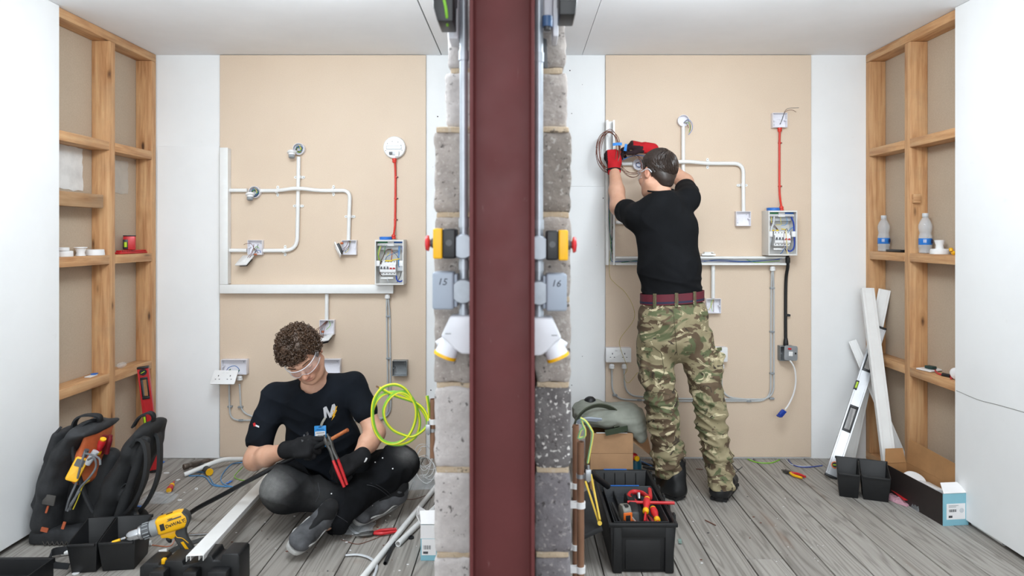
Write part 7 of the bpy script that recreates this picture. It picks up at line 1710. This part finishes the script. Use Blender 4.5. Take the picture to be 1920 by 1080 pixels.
for a in (rad(-92), rad(-58), rad(-130)):
    q = Vector((bc[0] + .167 * math.cos(a), bc[1] + .1245 * math.sin(a), 0)); d = Vector((math.cos(a), math.sin(a) * 1.3, 0)).normalized(); MB().bar(q + Vector((0, 0, zb - .012 + .01 * math.cos(a))), q + Vector((0, 0, za + .006 + .01 * math.cos(a))), .017, .004, d).build('belt_loop', CAMO, tr2, bevel=.001)
# boots
def boot(an, heel, toe, label=None):
    heel, toe = np.array(heel), np.array(toe); d = nv(toe - heel); s_ = np.array((-d[1], d[0], 0)); S = SDF(np.minimum(heel, toe) - (.09, .09, .02), np.maximum(heel, toe) + (.09, .09, .22), .005)
    S.cap(np.array((heel[0], heel[1], .045)) + d * .035, np.array((an[0], an[1], .17)), .044, .046, k=.03).ecap(np.array((heel[0], heel[1], .045)) + d * .03, np.array((toe[0], toe[1], .042)) - d * .045, s_, (.038, .040), (.047, .034), k=.04).cap(np.array((heel[0], heel[1], .06)) + d * .06, np.array((heel[0], heel[1], .12)) + d * .05, .045, .042, k=.04)
    S.plane((0, 0, .022), (0, 0, -1), k=.004); V, Q = S.mesh(1); N = vnormals(V, Q); V = V + N * (.002 * snoise(V, 3, 60))[:, None]; b = npmesh('boot', V, Q, BOOTM, p2)
    n = 20; X = mat4((heel[0], heel[1], .001), d, s_, (0, 0, 1)); Lb = np.linalg.norm(toe - heel); pr = []
    for i in range(n):
        a = 2 * math.pi * i / n; x = Lb / 2 + Lb / 2 * math.copysign(abs(math.cos(a)) ** .6, math.cos(a)); pr.append((x, (.041 + .010 * max(0, x / Lb - .4)) * math.copysign(abs(math.sin(a)) ** .6, math.sin(a))))
    MB().prism(pr, 0, .026, X).build('sole', SOLEM, b, bevel=.004)
    for k in range(9): MB().box((.008 + k * Lb / 9, -.040, .001), (.008 + k * Lb / 9 + .012, .040, .014), X).build('tread_lug', SOLEM, b)
    oval_band((an[0], an[1]), .050, .050, .165, .185, .006).build('boot_cuff', BOOTM, b)
    return b
hL = FL(1279, 938); hR = FL(1346, 941)
boot((hL.x - .02, hL.y + .05, 0), (hL.x, hL.y, 0), (hL.x - .185, hL.y + .22, 0)); boot((hR.x + .022, hR.y + .055, 0), (hR.x, hR.y, 0), (hR.x + .145, hR.y + .24, 0))
# gloves
def glove(nm, w, f, n, ts, curl, thumb, mats, classify, sc=1.0, cuff=None, fat=.0016):
    w = np.array(w, float); S = SDF(w - .19, w + .19, .0032); hand(S, w, f, n, ts, curl, thumb, sc, fat)
    if cuff is not None: S.ecap(w - nv(f) * cuff, w + nv(f) * .015, ts, (.039, .035), (.037, .033), k=.008)
    V, Q = S.mesh(1); mi = None
    if classify: mi = classify((V[Q].mean(1) - w)).astype(int)
    return npmesh(nm, V, Q, mats, p2 if mats is not GLOVEB and not (isinstance(mats, list) and mats[0] is GLOVEB) else p1, mi=mi), V
grip = [(75, 85, 45)] * 4
fL, nL, tL = nv((.0, .22, .97)), nv((.12, -1, .22)), nv((1, .1, 0))
glove('glove', wr_L, fL, nL, tL, [(82, 88, 50), (84, 88, 50), (84, 88, 50), (82, 88, 50)], ((.35, .7, .8), (-.3, .6, .9)), [GRED, GDARK], lambda q: ((q @ nL < -.008) | (q @ tL < -.037)), 1.05, .022)
MB().tube([Vector(wr_L - fL * .016 + tL * math.cos(a) * .034 + np.cross(fL, tL) * math.sin(a) * .031) for a in [2 * math.pi * i / 24 for i in range(24)]], .0075, 8, closed=True).build('glove_cuff', GLOVEB, p2)
fR, nR, tR = nv((-.95, .02, .20)), nv((.22, -.42, .88)), nv((0, -1, -.45))
glove('glove', wr_R, fR, nR, tR, [(38, 40, 20), (42, 45, 25), (48, 50, 30), (52, 55, 30)], ((.35, .9, .45), (.0, 1, .35)), [GRED, GDARK], lambda q: ((q @ fR > .088) | ((q @ nR < -.004) & (q @ fR > .02)) | ((q @ tR > .034) & (q @ fR > .03))), 1.05, .030)
# brown wire coil with blue tape
t = thing('brown_wire_coil', 'coil of thin brown wire held by the standing man with blue tape', 'wire', P(1140, 330, 3.86)); r4 = random.Random(5)
for k in range(8):
    cx, cy, ax_, ay_ = 1140 + r4.uniform(-3, 4), 284 + r4.uniform(-3, 3), 18 + r4.uniform(-3, 5), 36 + r4.uniform(-4, 3); ph = r4.uniform(0, 6)
    MB().tube(spline([P(cx + ax_ * math.cos(a) * (1 + .12 * math.sin(a + ph)), cy - ay_ * math.sin(a), 3.86 + .025 * math.sin(2 * a + ph)) for a in [2 * math.pi * i / 12 for i in range(12)]], 4, True), .0019, 6, closed=True).build('wire_turn', BROWNW, t)
for k in range(5):
    cx, cy, ax_, ay_ = 1183 + r4.uniform(-3, 3), 307 + r4.uniform(-2, 3), 23 + r4.uniform(-4, 3), 21 + r4.uniform(-4, 3); ph = r4.uniform(0, 6)
    MB().tube(spline([P(cx + ax_ * math.cos(a), cy - ay_ * math.sin(a) + 4 * math.cos(a), 3.88 + .02 * math.sin(a + ph)) for a in [2 * math.pi * i / 12 for i in range(12)]], 4, True), .0016, 6, closed=True).build('wire_turn', BROWNW, t)
MB().tube(spline([P(1163, 302, 3.87), P(1180, 294, 3.87), P(1200, 291, 3.87), P(1215, 296, 3.88)], 5), .0022, 6).build('blue_wire', BLUEW, t)
MB().ribbon([P(1149, 271, 3.83), P(1157, 270, 3.825), P(1166, 270, 3.83)], .016, .003, (0, -.1, 1)).build('blue_tape', M('bright_blue_tape', '#1f83d8', .5), t); MB().ribbon([P(1174, 270, 3.82), P(1173, 277, 3.815), P(1172, 283, 3.82)], .015, .002, (1, -.2, 0)).build('blue_tape', M('bright_blue_tape', '#1f83d8', .5), t)

# ================================================================ seated man
p1 = thing('person', 'seated man in navy T-shirt cutting a thick cable, legs crossed on the floor', 'person', (-1.0, 3.3, 0))
th_ = rad(37); ro = rad(22)
f1 = np.array((math.sin(ro) * math.sin(th_), -math.cos(th_), -math.cos(ro) * math.sin(th_))); u1 = np.array((-math.sin(ro) * math.cos(th_), -math.sin(th_), math.cos(ro) * math.cos(th_)))
H1 = PP(566, 692, 3.03) - f1 * .09
shA, elA, wrA = PP(515, 742, 3.28), PP(477, 862, 3.17), PP(546, 842, 3.02)
shB, elB, wrB = PP(664, 724, 3.29), PP(703, 812, 3.20), PP(669, 861, 3.03)
hipA, knA, anA = PP(572, 893, 3.42), PP(528, 917, 3.0), PP(702, 955, 3.13); hipB, knB, anB = PP(655, 891, 3.43), PP(747, 873, 3.2), PP(612, 978, 2.935)
S = SDF((-1.42, 2.80, .005), (-.48, 3.62, .93), .0045)
L1, A1 = head(S, H1, f1, u1)
S.cap(PP(592, 712, 3.29), H1 - u1 * .06 - f1 * .045, .058, .053, k=.02)
S.ecap(PP(617, 890, 3.43), PP(592, 740, 3.29), (1, 0, 0), (.125, .085), (.13, .08), k=.04).cap(PP(592, 735, 3.29), shA, .06, .05, k=.04).cap(PP(592, 730, 3.29), shB, .06, .05, k=.04)
for sh, el, wr in ((shA, elA, wrA), (shB, elB, wrB)):
    m = el * .65 + wr * .35; S.cap(sh, el, .050, .044, k=.03).cap(el, m, .045, .046, k=.03).cap(m, wr, .045, .027, k=.02)
for hip, kn, an in ((hipA, knA, anA), (hipB, knB, anB)): S.cap(PP(615, 893, 3.44), hip, .08, .075, k=.03).cap(hip, kn, .07, .055, k=.03).cap(kn, an, .05, .038, k=.03)
V, Q = S.mesh(1); col = tint_face(V, L1, A1, H1); npmesh('body', V, Q, SKIN, p1, col)
# curly hair
S = SDF(H1 - .17, H1 + .17, .005); S.ell(H1 - f1 * .010 + u1 * .040, (.088, .108, .097), A1, k=.01); S.plane(H1 + f1 * .062 + u1 * .045, f1 * .9 - u1 * .45, k=.01); S.plane(H1 - f1 * .02 - u1 * .035, -u1 + f1 * .35, k=.01)
for s in (-1, 1): S.ell(H1 + A1[:, 0] * s * .09 + f1 * .01 - u1 * .02, (.022, .040, .045), A1, k=.008, mode='cut')
V, Q = S.mesh(1); N = vnormals(V, Q); V = V + N * (.006 * snoise(V, 4, 55))[:, None]; hr1 = npmesh('hair', V, Q, HAIR1, p1)
rs = np.random.RandomState(8); mb = MB(); cnt_ = 0
while cnt_ < 1150:
    d = nv(rs.normal(size=3)); p0 = np.array((d[0] * .087, d[1] * .107 - .010, d[2] * .096 + .040))
    if p0[2] < -.03 or (p0[1] > .055 and p0[2] < .052) or (p0[1] > .02 and p0[2] < .035) or (p0[1] > -.03 and p0[2] < .005): continue
    cnt_ += 1; tng = nv(np.cross(d, rs.normal(size=3))); bit = np.cross(d, tng); R0 = rs.uniform(.005, .0095); pit = rs.uniform(.003, .008); turns = rs.uniform(1.2, 2.3); ph = rs.uniform(0, 6.28); base = p0 + d * rs.uniform(-.004, .010); pts = []
    for i in range(13):
        a = ph + turns * 6.28 * i / 12; q = base + tng * (i / 12 - .5) * pit * turns * 2 + (d * math.cos(a) + bit * math.sin(a)) * R0 + d * (.010 * (i / 12) if cnt_ % 3 == 0 else 0); pts.append(Vector(L1(*q)))
    mb.tube(pts, [.0016, .0022, .0022, .0016, .0008], 4, cap=False)
mb.build('curls', HAIR1, hr1, smooth=80)
mb = MB()
for s in (-1, 1):
    for k in range(36):
        t_ = k / 35; x = s * (.014 + .036 * t_); b = np.array((x, .1015 - .018 * t_ ** 2, .024 + .006 * math.sin(t_ * 2.6))); mb.tube([Vector(L1(*b)), Vector(L1(*(b + np.array((s * .007, .003, rs.uniform(-.002, .005))))))], [.0010, .0004], 4)
mb.build('eyebrows', HAIR1, p1)
g1 = glasses(L1, p1); g1.parent = p1; g1.location = -p1.location
# T-shirt
S = SDF((-1.46, 2.9, .03), (-.60, 3.64, .76), .0055)
S.ecap(PP(612, 893, 3.38), PP(605, 830, 3.33), (1, 0, 0), (.178, .145), (.168, .13), k=.04).ecap(PP(605, 830, 3.33), PP(592, 752, 3.285), (1, 0, 0), (.168, .13), (.165, .115), k=.05)
S.cap(PP(592, 748, 3.285), shA + np.array((.01, 0, 0)), .095, .066, k=.05).cap(PP(592, 745, 3.285), shB + np.array((-.01, 0, 0)), .095, .064, k=.05)
hA_ = shA * .33 + elA * .67; hB_ = shB * .45 + elB * .55; S.cap(shA, hA_ + (hA_ - shA) * 0, .066, .070, k=.03).cap(shB, hB_, .064, .064, k=.03)
dA = nv(elA - shA); S.rbox(hA_ + dA * .075, (.10, .10, .03), np.stack([nv(np.cross(dA, (0, 1, 0))), nv(np.cross(dA, np.cross(dA, (0, 1, 0)))), dA], 1), r=.004, k=.004, mode='cut')
S.cap(H1 - u1 * .085 - f1 * .02, PP(588, 716, 3.23), .075, .064, k=.008, mode='cut'); S.plane((0, 0, .045), (0, 0, -1), k=.01)
V, Q = S.mesh(2); N = vnormals(V, Q); z = V[:, 2]; V = V + N * (.014 * ridge(V + np.stack([0 * z, 0 * z, .5 * V[:, 0]], 1), 21, (8, 8, 20)) * np.clip((.52 - z) / .25, .2, 1) + .005 * ridge(V, 22, (15, 12, 12)) + .0015 * snoise(V, 23, 40))[:, None]; V[:, 2] = np.maximum(V[:, 2], .03)
ts1 = npmesh('t_shirt', V, Q, TEE1, p1); VT = V
LOGOW = M('white_print', '#c9cace', .7, var=.1); LOGOY = M('gold_print', '#e2a820', .6, var=.05)
cloth_print(VT, [[(606, 765), (611.5, 762), (612.5, 783), (608.5, 788)], [(608, 763), (612, 762), (621, 781), (618, 784)], [(617, 781), (622.5, 759), (626, 759), (621.5, 783)], [(622.5, 759), (627, 757), (629.5, 762), (626.5, 776), (623, 779)]], LOGOW, ts1, 'printed_letter')
cloth_print(VT, [[(627.5, 764), (632.5, 761), (630, 769), (632, 769), (627, 779), (629, 778.5), (621.5, 788.5), (624.5, 780), (622, 780.5), (626, 772), (623.5, 772.5)]], LOGOY, ts1, 'printed_bolt')
cloth_print(VT, [[(474, 794), (478, 792), (480, 798), (476, 800)]], REDP, ts1, 'sleeve_badge'); cloth_print(VT, [[(479, 796), (486, 799), (485.5, 802), (478.5, 799)]], LOGOW, ts1, 'sleeve_lettering')
# badge
bd = thing('identity_badge', 'blue and white identity badge hanging on the chest of the seated man', 'badge', P(601, 840, 3.06)); yb_ = (surfY(VT, 600, 815) or 3.15) - .02
X = aim(P(601, 818, yb_), (-.02, -1, .1), (-.06, 0, 1)); MB().prism(rrect(.056, .098, .004), 0, .003, X).build('card', M('badge_blue', '#1c8ad0', .35), bd, bevel=.0006); MB().prism(rrect(.048, .062, .002), .003, .0036, X @ T(0, -.008, 0)).build('white_panel', PAPER, bd, smooth=0)
for k in range(4): MB().box((-.020, .014 - k * .011, .0036), (.018 - .006 * (k % 2), .018 - k * .011, .004), X).build('printed_line', GREYP, bd, smooth=0)
for k in range(9): MB().box((-.018 + k * .004, .029, .003), (-.0155 + k * .004, .034, .0034), X).build('printed_letter_mark', M('badge_navy', '#124a80', .4), bd, smooth=0)
MB().prism(rrect(.014, .004, .0015), .003, .0033, X @ T(0, .043, 0)).build('slot', BLKP, bd, smooth=0)
MB().ribbon([P(602, 798, yb_ - .004), P(605, 791, yb_ - .004), P(610, 783, yb_ + .004)], .011, .0018, (1, 0, .5)).build('clip_strap', M('clip_strap', '#9a968c', .4, .4), bd)
# trousers
S = SDF((-1.32, 2.78, .0), (-.44, 3.66, .42), .0055)
S.cap(hipA, hipB, .115, .115, k=.04).cap(hipA, knA, .108, .088, k=.04).cap(knA, anA * .75 + knA * .25, .084, .066, k=.05).cap(hipB, knB, .108, .087, k=.04)
eB = anB * .92 + knB * .08; S.cap(knB, eB, .084, .070, k=.05).cap(eB, anB, .070, .062, k=.02); S.cap(PP(615, 905, 3.42), PP(615, 900, 3.30), .10, .06, k=.05)
S.plane((0, 0, .004), (0, 0, -1), k=.01); S.cap(anB + nv(anB - knB) * .055, anB + nv(anB - knB) * .11, .07, .09, k=.004, mode='cut')
V, Q = S.mesh(2); N = vnormals(V, Q); V = V + N * (.012 * ridge(V, 31, (14, 12, 14)) + .007 * ridge(V, 33, (9, 26, 12)) + .0015 * snoise(V, 34, 45))[:, None]; V[:, 2] = np.maximum(V[:, 2], .003)
dust = 1.0 * np.exp(-((V - (knA + np.array((-.02, -.06, .03)))) ** 2).sum(1) / .064 ** 2) + .6 * np.exp(-((V - (knB + np.array((.04, -.03, .05)))) ** 2).sum(1) / .045 ** 2) + .15 * np.exp(-((V - (knA * .6 + anA * .4 + np.array((0, -.05, .04)))) ** 2).sum(1) / .07 ** 2)
tr1 = npmesh('trousers', V, Q, DUSTY, p1, np.repeat(np.clip(dust, 0, 1)[:, None], 3, 1)); STITCH = M('grey_stitching', '#3c3d41', .8)
cloth_line(V, ((690, 905), (705, 908), (722, 918), (735, 930)), STITCH, tr1); cloth_line(V, ((688, 909), (703, 912), (719, 922), (732, 934)), STITCH, tr1); cloth_line(V, ((612, 952), (628, 964), (644, 974), (656, 982)), STITCH, tr1); cloth_line(V, ((596, 905), (600, 925), (590, 945)), STITCH, tr1)
for x, y in ((716, 858), (702, 866), (698, 948), (620, 925), (735, 878)): cloth_print(V, [[(x, y), (x + 2.2, y - .6), (x + 2.6, y + 1.6), (x + .4, y + 1.8)]], PAPER, tr1, 'paint_fleck', .0025)
# trainers
def trainer(heel, toe, up, L0, nm='trainer'):
    heel, toe = np.array(heel), np.array(toe); d = nv(toe - heel); up = nv(np.array(up) - d * (np.array(up) @ d)); s_ = np.cross(d, up); A = np.stack([s_, d, up], 1); Q0 = lambda x, y, z: heel + s_ * x + d * y + up * z
    lo = np.minimum(heel, toe) - .14; lo[2] = max(lo[2], -.005); S = SDF(lo, np.maximum(heel, toe) + .14, .0045)
    S.ecap(Q0(0, .03, .045), Q0(0, L0 - .05, .034), s_, (.037, .042), (.046, .030), k=.03).cap(Q0(0, .045, .06), Q0(0, .05, .105), .042, .040, k=.03).ecap(Q0(0, .08, .06), Q0(0, .17, .05), s_, (.034, .034), (.036, .022), k=.03).ell(Q0(0, L0 - .035, .032), (.042, .035, .026), A, k=.02)
    S.plane(Q0(0, 0, .012), -up, k=.003); S.plane((0, 0, .003), (0, 0, -1), k=.003)
    V, Qm = S.mesh(1); N = vnormals(V, Qm); V = V + N * (.0015 * snoise(V, 5, 70))[:, None]; o = npmesh(nm, V, Qm, SHOEM, p1)
    n = 22; pr = []
    for i in range(n):
        a = 2 * math.pi * i / n; y = L0 / 2 + L0 / 2 * math.copysign(abs(math.cos(a)) ** .65, math.cos(a)); pr.append((y, (.040 + .010 * max(0, y / L0 - .4)) * math.copysign(abs(math.sin(a)) ** .65, math.sin(a))))
    MB().prism(pr, -.004, .014, mat4(heel, d, -s_ if np.dot(np.cross(d, s_), up) < 0 else s_, up)).build('sole', SHOES, o, bevel=.004)
    S = SDF(lo, np.maximum(heel, toe) + .14, .0045); S.ecap(Q0(0, .075, .078), Q0(0, .175, .052), s_, (.022, .030), (.020, .024), k=.02).cap(Q0(0, .055, .098), Q0(0, .052, .122), .041, .036, k=.02); V, Qm = S.mesh(1); npmesh('tongue', V, Qm, SOCK, o)
    for k in range(5): MB().tube(spline([Vector(Q0(-.028 + .002 * k, .09 + k * .022, .078 - k * .005)), Vector(Q0(0, .098 + k * .022, .092 - k * .0065)), Vector(Q0(.028 - .002 * k, .09 + k * .022, .078 - k * .005))], 4), .0028, 6).build('lace', BLKC, o)
    for s in (-1, 1): MB().tube(spline([Vector(Q0(s * .040, .05, .03)), Vector(Q0(s * .044, .10, .055)), Vector(Q0(s * .046, .15, .035)), Vector(Q0(s * .046, .20, .045)), Vector(Q0(s * .03, L0 - .02, .03))], 5), .0042, 6).build('trim_line', SHOES, o)
    return o
tA, tB = PP(606, 987, 2.965), PP(548, 1031, 2.74); tA[2] = .060; tB[2] = .045
trainer(tA, tA + nv(tB - tA) * .25, (.50, -.25, .80), .25)
MB().tube([Vector(anB + (anB - knB) * -.05), Vector(anB), Vector(tA + np.array((.01, -.03, .045)))], [.045, .044, .038], 16).build('sock', SOCK, p1)
tC, tD = PP(752, 935, 3.24), PP(694, 952, 3.10); tC[2] = .06; tD[2] = .045
trainer(tC, tC + nv(tD - tC) * .28, (.25, -.55, .75), .28)
# gloves
fA, nA, tA2 = nv((.93, -.22, .20)), nv((-.18, -.80, .58)), nv((.0, .45, 1))
_, VG = glove('glove', wrA, fA, nA, tA2, [(35, 55, 35), (62, 75, 40), (72, 80, 45), (78, 82, 45)], ((.25, .85, .5), (-.25, 1, .35)), [GLOVEB], None, 1.08, .03)
fB, nB, tB2 = nv((-.80, -.30, -.42)), nv((-.22, -.70, .66)), nv((-.35, .35, .85))
glove('glove', wrB, fB, nB, tB2, [(58, 75, 40), (66, 80, 45), (72, 82, 45), (76, 82, 45)], ((.2, .8, .7), (-.3, .9, .6)), [GLOVEB], None, 1.08, .03)
cloth_print(VG, [[(573, 811), (577, 809), (579, 815), (575, 817)], [(568, 816), (571, 814), (573, 821), (570, 823)], [(576, 819), (579, 818), (580, 824), (577, 825)], [(564, 822), (567, 820), (569, 827), (566, 829)]], M('glove_print', '#4a4a4c', .8), p1, 'glove_lettering')
MB().tube(spline([Vector(wrB + np.array((.030, -.012, -.008))), Vector(wrB + np.array((.042, -.02, -.002))), Vector(wrB + np.array((.05, -.022, .012)))], 4), .004, 6).build('wrist_tag', PAPER, p1)
# cable being cut
cab = thing('armoured_cable', 'thick black cable with bright copper core held by the seated man', 'cable', FL(352, 964)); cpt = [P(613, 828, 2.975), P(592, 838, 3.005), P(560, 853, 3.03), P(520, 873, 3.045), P(470, 899, 3.06), P(415, 929, 3.08), P(375, 950, 3.10), FL(345, 968, .012), FL(300, 985, .012)]
MB().tube(spline(cpt, 6), .0105, 12).build('sheath', BLKC, cab); d = (P(652, 806, 2.94) - cpt[0]).normalized()
MB().cyl(cpt[0] - d * .004, cpt[0] + d * .016, .0098, n=14).build('brass_sleeve', M('brass', '#c9a45a', .3, .8), cab); MB().cyl(cpt[0] + d * .014, P(652, 806, 2.94), .0082, n=14).build('copper_core', NEWCU, cab)
cc = thing('cable_cutters', 'red handled cable cutters gripped by the seated man', 'pliers', P(646, 912, 2.92)); a, b = P(611, 816, 2.965), P(648, 911, 2.945); d = (b - a).normalized(); u = d.cross(Vector((0, 1, 0))).normalized(); Lc = (b - a).length
for s in (-1, 1):
    MB().tube(spline([a + u * s * .006 - d * .004, a + d * .03 + u * s * .010, a + d * .07 + u * s * .006, a + d * .115 + u * s * .009], 5), [.005, .009, .008, .0075], 8).build('jaw_arm', DMETAL, cc)
    MB().tube(spline([a + d * .112 + u * s * .009 + Vector((0, s * .004, 0)), a + d * (Lc * .7) + u * s * .006 + Vector((0, s * .009, 0)), b + u * s * .004 + Vector((0, s * .009, 0))], 5), [.0065, .0075, .0065], 10).build('handle', REDP, cc)
MB().cyl(a + d * .035 - Vector((0, .011, 0)), a + d * .035 + Vector((0, .011, 0)), .010, n=14).build('pivot', DMETAL, cc)
